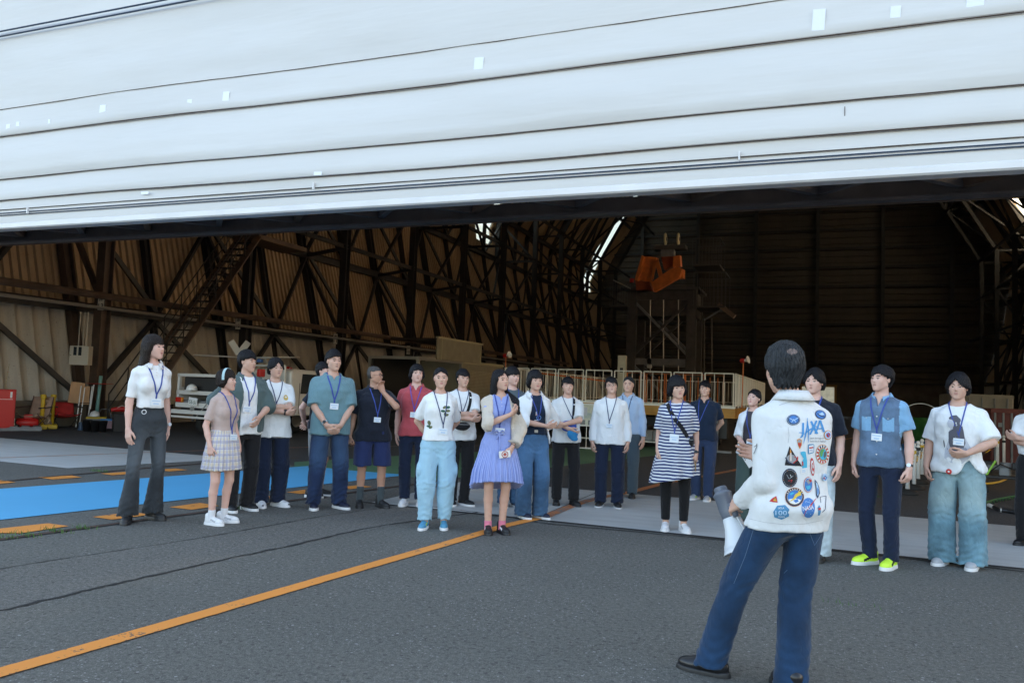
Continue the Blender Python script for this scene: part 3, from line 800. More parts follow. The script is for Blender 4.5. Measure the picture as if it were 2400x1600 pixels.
def P_prof(rows, n=2.3, pleat=None, z0=None, z1=None):
    "stack of ellipses: rows (z, a, b, cx, cy)"
    rows = sorted(rows); zs = np.array([q[0] for q in rows]); A = np.array([q[1] for q in rows]); B = np.array([q[2] for q in rows])
    CXx = np.array([q[3] if len(q) > 3 else 0 for q in rows]); CY = np.array([q[4] if len(q) > 4 else 0 for q in rows])
    lo_z = zs[0] if z0 is None else z0; hi_z = zs[-1] if z1 is None else z1
    def sm(Z, V):
        # smooth (cosine-eased) interpolation
        Zc = np.clip(Z, zs[0], zs[-1]); i = np.clip(np.searchsorted(zs, Zc) - 1, 0, len(zs) - 2)
        t = (Zc - zs[i]) / (zs[i + 1] - zs[i]); t = t * .5 + (t * t * (3 - 2 * t)) * .5
        return V[i] + (V[i + 1] - V[i]) * t
    def fn(X, Y, Z):
        a = sm(Z, A); b = sm(Z, B); x = X - sm(Z, CXx); y = Y - sm(Z, CY)
        q = (np.abs(x / a) ** n + np.abs(y / b) ** n) ** (1 / n)
        m = np.minimum(a, b)
        if pleat is not None:
            ph = np.arctan2(y / b, x / a)
            q = q - pleat(ph, Z) / m
        d = (q - 1) * m * 0.95
        return np.maximum(np.maximum(d, lo_z - Z), Z - hi_z)
    return fn, np.array([-(A.max()) + CXx.min() - .03, -(B.max()) + CY.min() - .03, lo_z]), np.array([A.max() + CXx.max() + .03, B.max() + CY.max() + .03, hi_z])
def rotp(prim, Mr, c):
    "primitive given in a rotated frame (head, hand) placed at c; Mr maps local to body"
    fn, lo, hi = prim; M = np.array(Mr, float); c = np.array(c, float)
    def f2(X, Y, Z):
        x, y, z = X - c[0], Y - c[1], Z - c[2]
        return fn(x * M[0][0] + y * M[1][0] + z * M[2][0], x * M[0][1] + y * M[1][1] + z * M[2][1], x * M[0][2] + y * M[1][2] + z * M[2][2])
    cs = np.array([[(lo if i else hi)[0], (lo if j else hi)[1], (lo if k else hi)[2]] for i in (0, 1) for j in (0, 1) for k in (0, 1)]) @ M.T + c
    return f2, cs.min(0), cs.max(0)
def P_sc(prim, s):
    fn, lo, hi = prim
    return (lambda X, Y, Z: fn(X / s, Y / s, Z / s) * s), np.array(lo) * s, np.array(hi) * s

def wob(seed):
    r = np.random.RandomState(seed); q = r.uniform(0, 6.28, 12)
    def n(X, Y, Z, fx, fz):
        return (np.sin(X * fx + 1.7 * np.sin(Z * fz * .7 + q[0]) + 1.3 * np.sin(Y * fx * .8 + q[1]) + q[2]) * np.sin(Z * fz + 1.9 * np.sin(X * fx * .6 + q[3]) + 1.1 * np.sin(Y * fx * .7 + q[4]) + q[5])
                + .5 * np.sin((X + Y) * fx * 1.9 + 2.0 * np.sin(Z * fz * 1.3 + q[6]) + q[7]) * np.sin(Z * fz * 1.7 - Y * fx + q[8]))
    return n

# ------------------------------------------------------------------ cloth and skin materials
def cloth(key, col, rough=0.85, kind=None, **k):
    if key in MATS: return MATS[key]
    t = NT(key); c = t.coords('Object')
    t.b.inputs['Roughness'].default_value = rough
    t.b.inputs['Specular IOR Level'].default_value = 0.25
    t.b.inputs['Sheen Weight'].default_value = 0.15
    big = t.noise(c, 5, 3); q = t.mix(t.math('MULTIPLY', big, .22), col, tuple(x * .80 for x in col))
    if kind == 'denim':
        q = t.ramp(t.noise(c, 4.5, 4, .6), [(.3, tuple(x * .62 for x in col)), (.72, tuple(min(1, x * 1.55) for x in col))])
        q = t.mix(t.math('MULTIPLY', t.noise(c, 320, 2), .5), q, tuple(x * .5 for x in col))
        if k.get('fade'):
            s = t.n('ShaderNodeSeparateXYZ'); t.l(c, s.inputs[0])
            zf = t.ramp(s.outputs[2], [(.40, (0, 0, 0)), (.60, (1, 1, 1)), (.82, (.8, .8, .8)), (.98, (.1, .1, .1))])
            yf = t.ramp(t.math('MULTIPLY', s.outputs[1], -8), [(.1, (0, 0, 0)), (.8, (1, 1, 1))])
            f = t.math('MULTIPLY', t.math('MULTIPLY', zf, yf), k['fade'])
            q = t.mix(f, q, k.get('fadecol', tuple(min(1, x * 2.4) for x in col)))
    if kind == 'stripes':       # horizontal bands
        s = t.n('ShaderNodeSeparateXYZ'); t.l(c, s.inputs[0])
        w = t.math('ADD', s.outputs[2], t.math('MULTIPLY', t.noise(c, 4, 2), .05))
        f = t.math('GREATER_THAN', t.math('FRACT', t.math('MULTIPLY', w, 1 / k['pitch'])), k.get('duty', .5))
        q = t.mix(f, q, k['c2'])
    if kind == 'vstripes':
        g = t.n('ShaderNodeTexGradient', gradient_type='RADIAL'); mp = t.n('ShaderNodeMapping'); t.l(c, g.inputs[0])
        f = t.math('GREATER_THAN', t.math('FRACT', t.math('MULTIPLY', g.outputs[1], k['n'])), .5)
        q = t.mix(t.math('MULTIPLY', f, k.get('amt', .6)), q, k['c2'])
    if kind == 'plaid':
        s = t.n('ShaderNodeSeparateXYZ'); t.l(c, s.inputs[0])
        g = t.n('ShaderNodeTexGradient', gradient_type='RADIAL'); t.l(c, g.inputs[0])
        a = t.math('FRACT', t.math('MULTIPLY', g.outputs[1], 28)); b = t.math('FRACT', t.math('MULTIPLY', s.outputs[2], 1 / .062))
        def band(u, p, w): return t.math('MULTIPLY', t.math('GREATER_THAN', u, p), t.math('LESS_THAN', u, p + w))
        f = t.math('MINIMUM', t.math('ADD', t.math('ADD', band(a, .1, .16), band(a, .34, .08)), t.math('ADD', band(b, .1, .16), band(b, .36, .08))), 1.0)
        f2 = t.math('MINIMUM', t.math('ADD', band(a, .62, .2), band(b, .62, .2)), 1.0)
        q = t.mix(t.math('MULTIPLY', f2, .55), q, (.66, .56, .36)); q = t.mix(t.math('MULTIPLY', f, .62), q, (.18, .2, .42))
    t.l(q, t.b.inputs['Base Color'])
    rg = t.math('ABSOLUTE', t.math('SUBTRACT', t.noise(t.coords('Object', (1, 1, .6), (0, .35, .2)), 7.5, 3, .55), .5))
    h = t.math('ADD', t.math('MULTIPLY', t.math('POWER', t.math('MULTIPLY', rg, 2.0), .75), k.get('ridge', .75)), t.math('MULTIPLY', t.noise(c, 240, 2), .04))
    t.bump(h, k.get('bump', 0.018), 0.9)
    return t.m
def skin(key, col, rough=.5):
    t = NT(key); c = t.coords('Object'); a = t.noise(c, 9, 4)
    q = t.mix(t.math('MULTIPLY', a, .5), col, (min(1, col[0] * 1.06), col[1] * .80, col[2] * .78))
    t.l(q, t.b.inputs['Base Color']); t.b.inputs['Roughness'].default_value = rough; t.b.inputs['Specular IOR Level'].default_value = .35
    t.b.inputs['Subsurface Weight'].default_value = .12; t.b.inputs['Subsurface Radius'].default_value = (.012, .005, .003); t.b.inputs['Subsurface Scale'].default_value = 1.0
    t.bump(t.noise(c, 90, 3), .0012, .5)
    return t.m
SKINS = {'fair': skin('skin_fair', (.66, .44, .36)), 'mid': skin('skin_medium', (.60, .39, .295)), 'tan': skin('skin_tan', (.50, .30, .21))}
M_LIP = mat('lips', (.46, .18, .16), .45); M_LIP2 = mat('lips_soft', (.42, .21, .17), .55)
M_EYEW = mat('eye_white', (.50, .45, .43), .3); M_IRIS = mat('iris', (.022, .014, .011), .25); M_BROW = mat('eyebrow', (.045, .032, .028), .8); M_LID = mat('eyelid_line', (.16, .085, .07), .7)
def hairmat(key, col, hi):
    t = NT(key); c = t.coords('Object', (1, 1, .12)); a = t.noise(c, 120, 4, .7)
    q = t.ramp(a, [(.35, col), (.75, hi)]); t.l(q, t.b.inputs['Base Color'])
    t.b.inputs['Roughness'].default_value = .45; t.b.inputs['Specular IOR Level'].default_value = .2
    t.bump(t.noise(c, 70, 4, .7), .012, .9); return t.m
M_HAIR = hairmat('hair_black', (.005, .005, .007), (.014, .014, .018)); M_HAIRB = hairmat('hair_brown', (.010, .007, .006), (.035, .025, .022)); M_HAIRG = hairmat('hair_greying', (.010, .011, .013), (.055, .062, .07)); M_HAIRZ = hairmat('hair_buzz', (.05, .048, .046), (.11, .105, .10))
M_LAN = mat('lanyard_blue', (.035, .07, .32), .6); M_LAN2 = mat('lanyard_navy', (.02, .035, .12), .6)
M_BADGE = mat('badge', (.74, .80, .86), .35); M_BADGE2 = mat('badge_band', (.42, .58, .78), .4)

def ribbon(path, w, normals=None, t=0.0015, mi=0, mb=None):
    mb = mb or MB(); path = [Vector(p) for p in path]; n = len(path); vs = []
    for i, p in enumerate(path):
        d = (path[min(i + 1, n - 1)] - path[max(i - 1, 0)]).normalized(); N = Vector(normals[i]) if normals else Vector((0, -1, 0))
        s = d.cross(N); s = s.normalized() * (w / 2) if s.length > 1e-5 else Vector((w / 2, 0, 0))
        for a in (-1, 1):
            for b in (0, 1): vs.append(p + s * a + N * (t * b))
    fs = []
    for i in range(n - 1):
        a = 4 * i; b = a + 4
        fs += [(a + 1, a + 3, b + 3, b + 1), (a, b, b + 2, a + 2), (a, a + 1, b + 1, b), (a + 2, b + 2, b + 3, a + 3)]
    fs += [(0, 2, 3, 1), (4 * n - 4, 4 * n - 3, 4 * n - 1, 4 * n - 2)]
    mb.add(vs, fs, mi); return mb

# ------------------------------------------------------------------ the person builder
def ik(sh, wr, L1, L2, pole):
    sh, wr = Vector(sh), Vector(wr); d = wr - sh; D = d.length
    if D > (L1 + L2) * .995: wr = sh + d * ((L1 + L2) * .995 / D); d = wr - sh; D = d.length
    a = (L1 * L1 - L2 * L2 + D * D) / (2 * D); h = math.sqrt(max(L1 * L1 - a * a, 0)); u = d.normalized()
    p = Vector(pole); p = (p - u * p.dot(u)).normalized()
    return sh + u * a + p * h, wr
ARMS = {   # wrist target, pole, hand direction, thumb direction, curl      (written for side +1; x is mirrored for side -1)
    'down': ((.235, -.035, .835), (.25, 1, 0), (-.02, -.16, -1), (-.25, -1, .1), .35),
    'clasp': ((.075, -.185, .90), (1, .35, 0), (-.72, -.25, -.62), (-.3, -.6, .75), .5),
    'behind': ((.07, .19, .93), (1, .3, 0), (-.8, .2, -.4), (0, .5, .8), .5),
    'crossA': ((-.105, -.225, 1.155), (1, -.05, -.45), (-1, .12, .22), (.1, -.45, .9), .45),
    'crossB': ((-.09, -.235, 1.085), (1, -.05, -.55), (-1, .22, .05), (.1, -.5, .9), .6),
}
def person(label, foot, H=1.70, turn=0, sex='m', hair='short', skin_='mid', build=1.0, head=(0, 0, 0), arms=('down', 'down'), feet=None,
           top=None, inner=None, legs=None, skirt=None, shoes=None, lanyard=None, collar=None, extra=None, res=0.0125, fine=0.0055, name='person', L=(.275, .245),
           group='visitors listening in front of the hangar', lean=0.0, hmat=None, socks=None, fem_hip=1.0, cat='person', at=None, rz=None, headscale=1.0, hipx=0.0):
    if at is None:
        g = gp(*foot)
    else: g = Vector(at)
    tocam = math.atan2(-g.y, -g.x)          # heading of camera from here
    rzv = tocam + math.pi / 2 + R(turn) if rz is None else rz
    root = thing(name, label, cat, (g.x, g.y, 0), rzv, group)
    S = H / 1.70
    fe = sex == 'f'
    shw = (.146 if fe else .166) * (0.5 + 0.5 * build); B = build
    hm = hmat or M_HAIR
    # ---------------- skeleton
    SH = {s: Vector((s * shw, .005, 1.350)) for s in (-1, 1)}
    EL, WR, HD = {}, {}, {}
    for s, spec in zip((-1, 1), arms):
        if isinstance(spec, str): spec = ARMS[spec]
        elif isinstance(spec, tuple) and isinstance(spec[0], str): spec = tuple(ARMS[spec[0]][i] if i not in spec[1] else spec[1][i] for i in range(5))
        w, pole, hd, th, cu = spec
        m = (lambda v: Vector((v[0] * s, v[1], v[2])))
        wv = m(w)
        if abs(w[0]) > .18 and w[2] < 1.0: wv.x += s * (shw - .166 + (B - 1) * .05)
        L1, L2 = L
        e, wv = ik(SH[s], wv, L1, L2, m(pole)); EL[s], WR[s] = e, wv
        d = m(hd).normalized(); t = m(th); t = (t - d * t.dot(d)).normalized(); n = d.cross(t) * (1 if s > 0 else -1)
        HD[s] = (d, t, n, cu)
    ft = feet or {-1: (-.10, 0, 8), 1: (.10, 0, 8)}
    HIP = {s: Vector((s * (.092 if not fe else .088) + hipx, .0, .885)) for s in (-1, 1)}
    AN, KN, FD = {}, {}, {}
    for s in (-1, 1):
        fx, fy, fa = ft[s]; AN[s] = Vector((fx, fy + .02, .085)); m_ = HIP[s].lerp(AN[s], .51)
        a = R(fa) * s; FD[s] = Vector((math.sin(a), -math.cos(a), 0))
        KN[s] = m_ + Vector((s * .008, -.022, 0)) + FD[s] * .01
    Hc = Vector((head[3] if len(head) > 3 else 0, -.012 + (head[4] if len(head) > 4 else 0), 1.588)); HM = (Matrix.Rotation(R(head[0]), 3, 'Z') @ Matrix.Rotation(R(head[2]), 3, 'Y') @ Matrix.Rotation(R(head[1]), 3, 'X'))
    HMn = np.array(HM); hs = (.925 if not fe else .93) * headscale
    Sv = lambda v: Vector(v) * S
    # ---------------- body
    zones = [(np.array([-.10, -.13, 1.455]) * S, np.array([.10, .11, 1.71]) * S)]
    for s in (-1, 1):
        c = (WR[s] + HD[s][0] * .09) * S; zones.append((np.array(c) - .095 * S, np.array(c) + .095 * S))
    allp = list(EL.values()) + list(WR.values()) + [WR[s] + HD[s][0] * .2 for s in (-1, 1)] + list(AN.values()) + [Vector((0, -.14, 1.72)), Vector((0, .12, 0.02))]
    lo = np.array([min(p[k] for p in allp) for k in range(3)]) - .09; hi = np.array([max(p[k] for p in allp) for k in range(3)]) + .09
    lo = np.minimum(lo, [-.24, -.17, .03]); hi = np.maximum(hi, [.24, .17, 1.75]); lo[2] = .03
    F = Field(lo * S, hi * S, res, fine, zones)
    A = lambda prim, k=.02: F.add(P_sc(prim, S), k * S)
    hipw = (.162 if not fe else .154 * fem_hip) * (.5 + .5 * B)
    B = B * .96
    torso = [(.80, .08, .055, hipx), (.86, hipw * .92, .085 * B, hipx), (.93, hipw * .96, .104 * B, hipx), (1.04, (.142 if not fe else .122) * B, .098 * B, hipx * .7), (1.15, (.152 if not fe else .132) * B, .104 * B, hipx * .4), (1.27, (.165 if not fe else .142) * B, .113 * B), (1.345, (.155 if not fe else .135), .096), (1.40, .105, .07), (1.445, .058, .055)]
    A(P_prof(torso), .0)
    if fe:
        for s in (-1, 1): A(P_ell((s * .065, -.082, 1.235), (.055, .045, .055)), .03)
    for s in (-1, 1):
        A(P_cone((s * .040, .01, 1.418), (s * (shw - .02), .008, 1.352), .034, .036), .02)
        A(P_cone(SH[s], EL[s], .042 * (.4 + .6 * B) * (.86 if fe else 1), .038 * (.86 if fe else 1)), .03)
        A(P_cone(EL[s], WR[s].lerp(EL[s], .55), .038 * (.86 if fe else 1), .036 * (.86 if fe else 1)), .012)
        A(P_cone(WR[s].lerp(EL[s], .6), WR[s], .036 * (.86 if fe else 1), .0245 * (.86 if fe else 1)), .012)
        # hand
        d, t, n, cu = HD[s]; w = WR[s]; hz = .92 if fe else 1.0
        def hp(a, b, c): return w + (d * a + t * b + n * c) * hz
        for q, (b0, b1) in enumerate(((-.020, -.030), (-.007, -.010), (.007, .011), (.018, .031))):
            A(P_cone(hp(.005, b0, 0), hp(.080 - abs(q - 1.8) * .004, b1, 0), .0145 * hz, .0115 * hz), .012)
        for q, (b1, ln) in enumerate(((-.031, .8), (-.0105, .93), (.0105, 1.0), (.031, .92))):
            p = hp(.082 - abs(q - 1.8) * .004, b1, 0); ang = cu * .75; k_ = 0
            for seg, (l, r0, r1) in enumerate(((.040, .0098, .0088), (.025, .0088, .0080), (.020, .0080, .0068))):
                ang += cu * (.55 + .15 * q * .3)
                dd = d * math.cos(ang - cu * .5) + n * math.sin(ang - cu * .5) + t * (b1 * .9)
                e = p + dd.normalized() * l * ln * hz; A(P_cone(p, e, r0 * hz, r1 * hz), .004); p = e
        p = hp(.018, .022, .004); e = hp(.048, .048, .016); A(P_cone(p, e, .0135 * hz, .0110 * hz), .010)
        e2 = hp(.078, .058, .026); A(P_cone(e, e2, .0110 * hz, .0098 * hz), .004); e3 = hp(.098, .055, .034); A(P_cone(e2, e3, .0098 * hz, .008 * hz), .004)
        # leg
        th = .084 * (.45 + .55 * B) * (.92 if fe else 1); kk = .050 * (.6 + .4 * B)
        if legs and legs.get('hem', 0) < .4: th = min(th, legs['r'][0] - .016); kk = min(kk, legs['r'][1] - .012)
        A(P_cone(HIP[s] - Vector((0, 0, .02)), KN[s], th, kk), .02)
        cm = KN[s].lerp(AN[s], .32) + Vector((0, .016, 0)); A(P_cone(KN[s], cm, kk * .96, kk * .95), .015); A(P_cone(cm, AN[s], kk * .95, min(.033, kk * .8)), .015)
        A(P_cone(AN[s] - Vector((0, 0, .02)), AN[s] + FD[s] * .12 - Vector((0, 0, .045)), .03, .022), .02)
    A(P_cone((0, .012, 1.40), Hc + HM @ Vector((0, .012, -.05)), .055 if not fe else .047, .050 if not fe else .043), .03)
    # head
    def Hd(prim, k=.012):
        fn, lo_, hi_ = prim; F.add(P_sc(rotp(((lambda X, Y, Z: fn(X / hs, Y / hs, Z / hs) * hs), np.array(lo_) * hs, np.array(hi_) * hs), HMn, Hc), S), k * S)
    def HdS(prim, k=.006):
        fn, lo_, hi_ = prim; F.sub(P_sc(rotp(((lambda X, Y, Z: fn(X / hs, Y / hs, Z / hs) * hs), np.array(lo_) * hs, np.array(hi_) * hs), HMn, Hc), S), k * S)
    Hd(P_ell((0, .014, .030), (.073, .090, .083)), .02)
    Hd(P_ell((0, -.022, -.022), (.064, .064, .083)), .02)
    jw = .038 if not fe else .033
    for s in (-1, 1):
        Hd(P_cone((s * jw * 1.15, -.005, -.055), (s * .012, -.062, -.094), .024, .018), .02)
        Hd(P_ell((s * .034, -.053, -.020), (.026, .024, .032)), .022)
    Hd(P_ell((0, -.058, -.060), (.040, .026, .036)), .022)
    Hd(P_ell((0, -.066, -.098), (.021, .018, .016)), .014)
    Hd(P_cone((-.036, -.072, .022), (.036, -.072, .022), .012, .012), .012)
    for s in (-1, 1):
        HdS(P_ell((s * .030, -.091, .003), (.017, .011, .009)), .008)
        Hd(P_ell((s * .030, -.0735, .002), (.0125, .011, .009)), .003)
    Hd(P_cone((0, -.080, .006), (0, -.096, -.026), .0065, .0105), .008)
    for s in (-1, 1): Hd(P_ell((s * .010, -.086, -.029), (.0075, .008, .006)), .004)
    Hd(P_ell((0, -.0835, -.054), (.019, .0065, .0050)), .005); Hd(P_ell((0, -.0825, -.063), (.015, .0065, .0055)), .005)
    for s in (-1, 1):
        Hd(P_ell((s * .074, .012, -.006), (.0075, .018, .029)), .006); HdS(P_ell((s * .083, .010, -.004), (.006, .010, .017)), .003)
    V, Q = F.mesh()
    # materials by place on the head
    fc = V[Q].mean(1) / S - np.array(Hc); hl = fc @ HMn / hs
    x, y, z = np.abs(hl[:, 0]), hl[:, 1], hl[:, 2]; mi = np.zeros(len(Q), int)
    front = y < -.055
    mi[front & (x < .0150) & (z < -.0495 - x * .12) & (z > -.0685) & (y < -.078)] = 1
    e = front & (((x - .030) / .0125) ** 2 + ((z - .002) / .0042) ** 2 < 1); mi[e] = 2
    mi[e & (np.abs(x - .030) < .0095)] = 3
    mi[front & (x > .0160) & (x < .0440) & (z > .0058) & (z < .0090)] = 5
    mi[front & (x > .012) & (x < .048) & (np.abs(z - (.0225 + .004 * np.sin((x - .012) * 80))) < (.0028 if fe else .0036))] = 4
    me = np_mesh('body', V, Q, mi)
    sk = SKINS[skin_] if isinstance(skin_, str) else skin_
    body = link_mesh('body', me, [sk, M_LIP if fe else M_LIP2, M_EYEW, M_IRIS, M_BROW, M_LID], root)
    ctx = dict(root=root, S=S, SH=SH, EL=EL, WR=WR, HD=HD, HIP=HIP, KN=KN, AN=AN, FD=FD, Hc=Hc, HM=HM, hs=hs, shw=shw, fe=fe, B=B, res=res, body=(V, Q), hipx=hipx, hipw=hipw, surf=[], rz=rzv, g=g, sk=sk)
    seed = abs(hash(label)) % 1000 if False else sum(map(ord, label)) % 997
    ctx['wob'] = wob(seed); ctx['seed'] = seed
    if hair: make_hair(ctx, hair, hm)
    if legs: make_legs(ctx, dict(legs))
    if inner: make_top(ctx, dict(inner))
    if top: make_top(ctx, dict(top))
    if skirt: make_skirt(ctx, dict(skirt))
    if socks: make_socks(ctx, socks)
    if shoes: make_shoes(ctx, dict(shoes))
    if collar: make_collar(ctx, collar)
    if lanyard is not None: make_lanyard(ctx, dict(lanyard))
    if extra: extra(ctx)
    return ctx

def hair_fields(style, hs):
    pass
def make_hair(c, style, hm):
    S, Hc, HM, hs = c['S'], c['Hc'], c['HM'], c['hs']; HMn = np.array(HM)
    st = style if isinstance(style, dict) else {}
    kind = st.get('kind', style if isinstance(style, str) else 'short')
    q = dict(vol=.010, bang=.028, side=-.012, back=-.06, face=.056, slope=0.0, part=None, ear=True, jag=.007)
    q.update({'short': dict(vol=.016, bang=.032, side=-.018, back=-.074, jag=.014, sweep=.22), 'buzz': dict(vol=.0035, bang=.062, side=.018, back=-.045, face=.062, jag=.001), 'middle': dict(vol=.018, bang=.078, slope=-1.5, side=-.040, back=-.075, face=.052, temple=0.0),
              'bob': dict(vol=.020, bang=.030, side=-.10, back=-.10, face=.052, ear=False), 'long': dict(vol=.012, bang=.030, side=-.16, back=-.2, face=.050, ear=False),
              'tied': dict(vol=.007, bang=.072, slope=-.35, side=.0, back=-.05, face=.060, jag=.002), 'longparted': dict(vol=.010, bang=.082, slope=-.9, side=-.16, back=-.2, face=.057, ear=False),
              'shag': dict(vol=.016, bang=.030, side=-.07, back=-.11, face=.054, ear=False, jag=.012), 'balding': dict(vol=.006, bang=.08, slope=-.6, side=.0, back=-.06, face=.063)}[kind])
    q.update(st)
    v = q['vol']; fine = .0045 if not q.get('hires') else .0035
    lowz = -.15 if kind not in ('long', 'longparted') else -.46
    lowz = q.get('lowz', lowz)
    # work in the head's own frame, then move the mesh
    F = Field((-.16, -.14 if not st.get('front') else -.28, lowz), (.16, .19, .16), fine)
    F.add(P_ell((0, .016, .032), (.076 + v * .8, .092 + v * .85, .084 + v * 1.4)), .0)
    F.add(P_ell((0, .052, .050), (.060 + v * .6, .052 + v, .058 + v)), .03)
    if q['side'] < -.03:   # hair falling at the sides and back
        for s in (-1, 1):
            F.add(P_chain([(s * .058, .0, .02), (s * (.072 + v * .4), .012, -.03), (s * (.066 + v * .4), .022, q['side'] + .02)], [.026 + v * .5, .026 + v * .4, .018]), .03)
        F.add(P_chain([(0, .055, .0), (0, .068, -.05), (0, .062, q['back'] + .02)], [.05, .05, .036]), .04)
        for s in (-1, 1): F.add(P_chain([(s * .038, .05, .0), (s * .045, .055, -.05), (s * .045, .055, q['back'] + .02)], [.045, .04, .03]), .04)
    else:
        F.add(P_cone((0, .060, .0), (0, .058, q['back'] + .015), .046 + v * .4, .030), .03)
        for s in (-1, 1): F.add(P_cone((s * .035, .045, .0), (s * .030, .050, q['back'] + .02), .042 + v * .4, .03), .03)
    if kind in ('long', 'longparted'):
        ln = st.get('len', .30)
        for s in (-1, 1):
            for (xx, yy, r) in ((.060, .035, .032), (.035, .075, .034)):
                F.add(P_chain([(s * xx, yy, -.02), (s * (xx + .012), yy + .012, -.12), (s * (xx + .022), yy + .03 if s * st.get('front', 0) <= 0 else -.175, -.02 - ln * .62), (s * (xx + .012), yy + .03 if s * st.get('front', 0) <= 0 else -.225, -.02 - ln)], [r, r * 1.05, r * .9, r * .35]), .03)
    if kind == 'tied' or st.get('tail'):
        F.add(P_ell((0, .105, st.get('bun', .0)), (.028, .03, .03)), .02); F.add(P_cone((0, .105, 0), (0, .105, -.09), .022, .01), .02)
    # face opening
    bang, sl, yf = q['bang'], q['slope'], -q['face'] + .045
    jag = q['jag']; sd = c['seed']
    def face(X, Y, Z):
        ax_ = np.abs(X - q.get('partx', 0))
        top = bang + sl * ax_ + jag * (1.5 * np.abs(np.sin(X * 175 + sd + 8 * Z)) - .9 + .5 * np.sin(X * 61 + sd * 2)) + np.where(ax_ > .045, q.get('temple', -.25) * (ax_ - .045) if q['ear'] else 0, 0)
        if kind == 'short': top = top + q['sweep'] * X * (1 if c['seed'] % 2 else -1)
        d1 = Z - top                                  # below the fringe
        d2 = Y - (yf - .022 + .25 * np.maximum(0, -Z - .03)) + np.where(ax_ > .062, 0, 0)
        d3 = ax_ - (.064 if not q['ear'] else .2)
        return np.maximum(np.maximum(d1, d2 - .02), d3)
    F.sub((face, np.array([-.2, -.2, lowz]), np.array([.2, .08, .15])), .004)
    if q['ear']:
        def ear(X, Y, Z):
            return np.maximum(np.maximum(.056 - np.abs(X), Z - (q['side'] + .028 + .2 * np.abs(Y) + jag * .5 * np.sin(Y * 300))), Y - .040)
        F.sub((ear, np.array([-.2, -.2, lowz]), np.array([.2, .08, .15])), .004)
        F.cut(lambda X, Y, Z: q['back'] + jag * np.sin(X * 300 + sd) - Z + 0 * Y)
    else:
        if kind not in ('long', 'longparted'):
            F.cut(lambda X, Y, Z: q['side'] + .35 * np.maximum(0, Y) * (1 if q['back'] > q['side'] else -.4) + jag * np.sin(np.arctan2(Y, X) * 40 + sd) * 1.2 - Z)
    amp = q.get('tex', .0024 if kind != 'buzz' else .0004)
    F.warp(lambda X, Y, Z: amp * np.sin(np.arctan2(Y - .02, X) * 38 + 5 * np.sin(Z * 40 + sd)) + amp * .8 * np.sin(np.arctan2(Y - .02, X) * 67 + 9 * np.sin(Z * 22 + sd)))
    F.warp(lambda X, Y, Z: (0 if kind == 'buzz' else .0035) * c['wob'](X, Y, Z, 42, 30) * np.clip(Z * 12 + .4, .2, 1))
    V, Q = F.mesh(); mi = None; ms = [hm]
    if st.get('crown'):   # thin patch on the crown
        P = V[Q].mean(1); cr = np.array(st['crown']); n_ = .25 * np.sin(P[:, 0] * 300) * np.sin(P[:, 2] * 260 + 1)
        mi = ((((P[:, 0] - cr[0]) / .024) ** 2 + ((P[:, 2] - cr[2]) / .014) ** 2 + n_ < 1) & (P[:, 1] > .05)).astype(int); ms.append(mat('scalp', (.16, .115, .10), .6, noise_s=90, noise_a=.5))
    V = ((V * hs) @ HMn.T + np.array(Hc)) * S
    o = link_mesh('hair', np_mesh('hair', V, Q, mi), ms, c['root'])
    c['hair'] = o

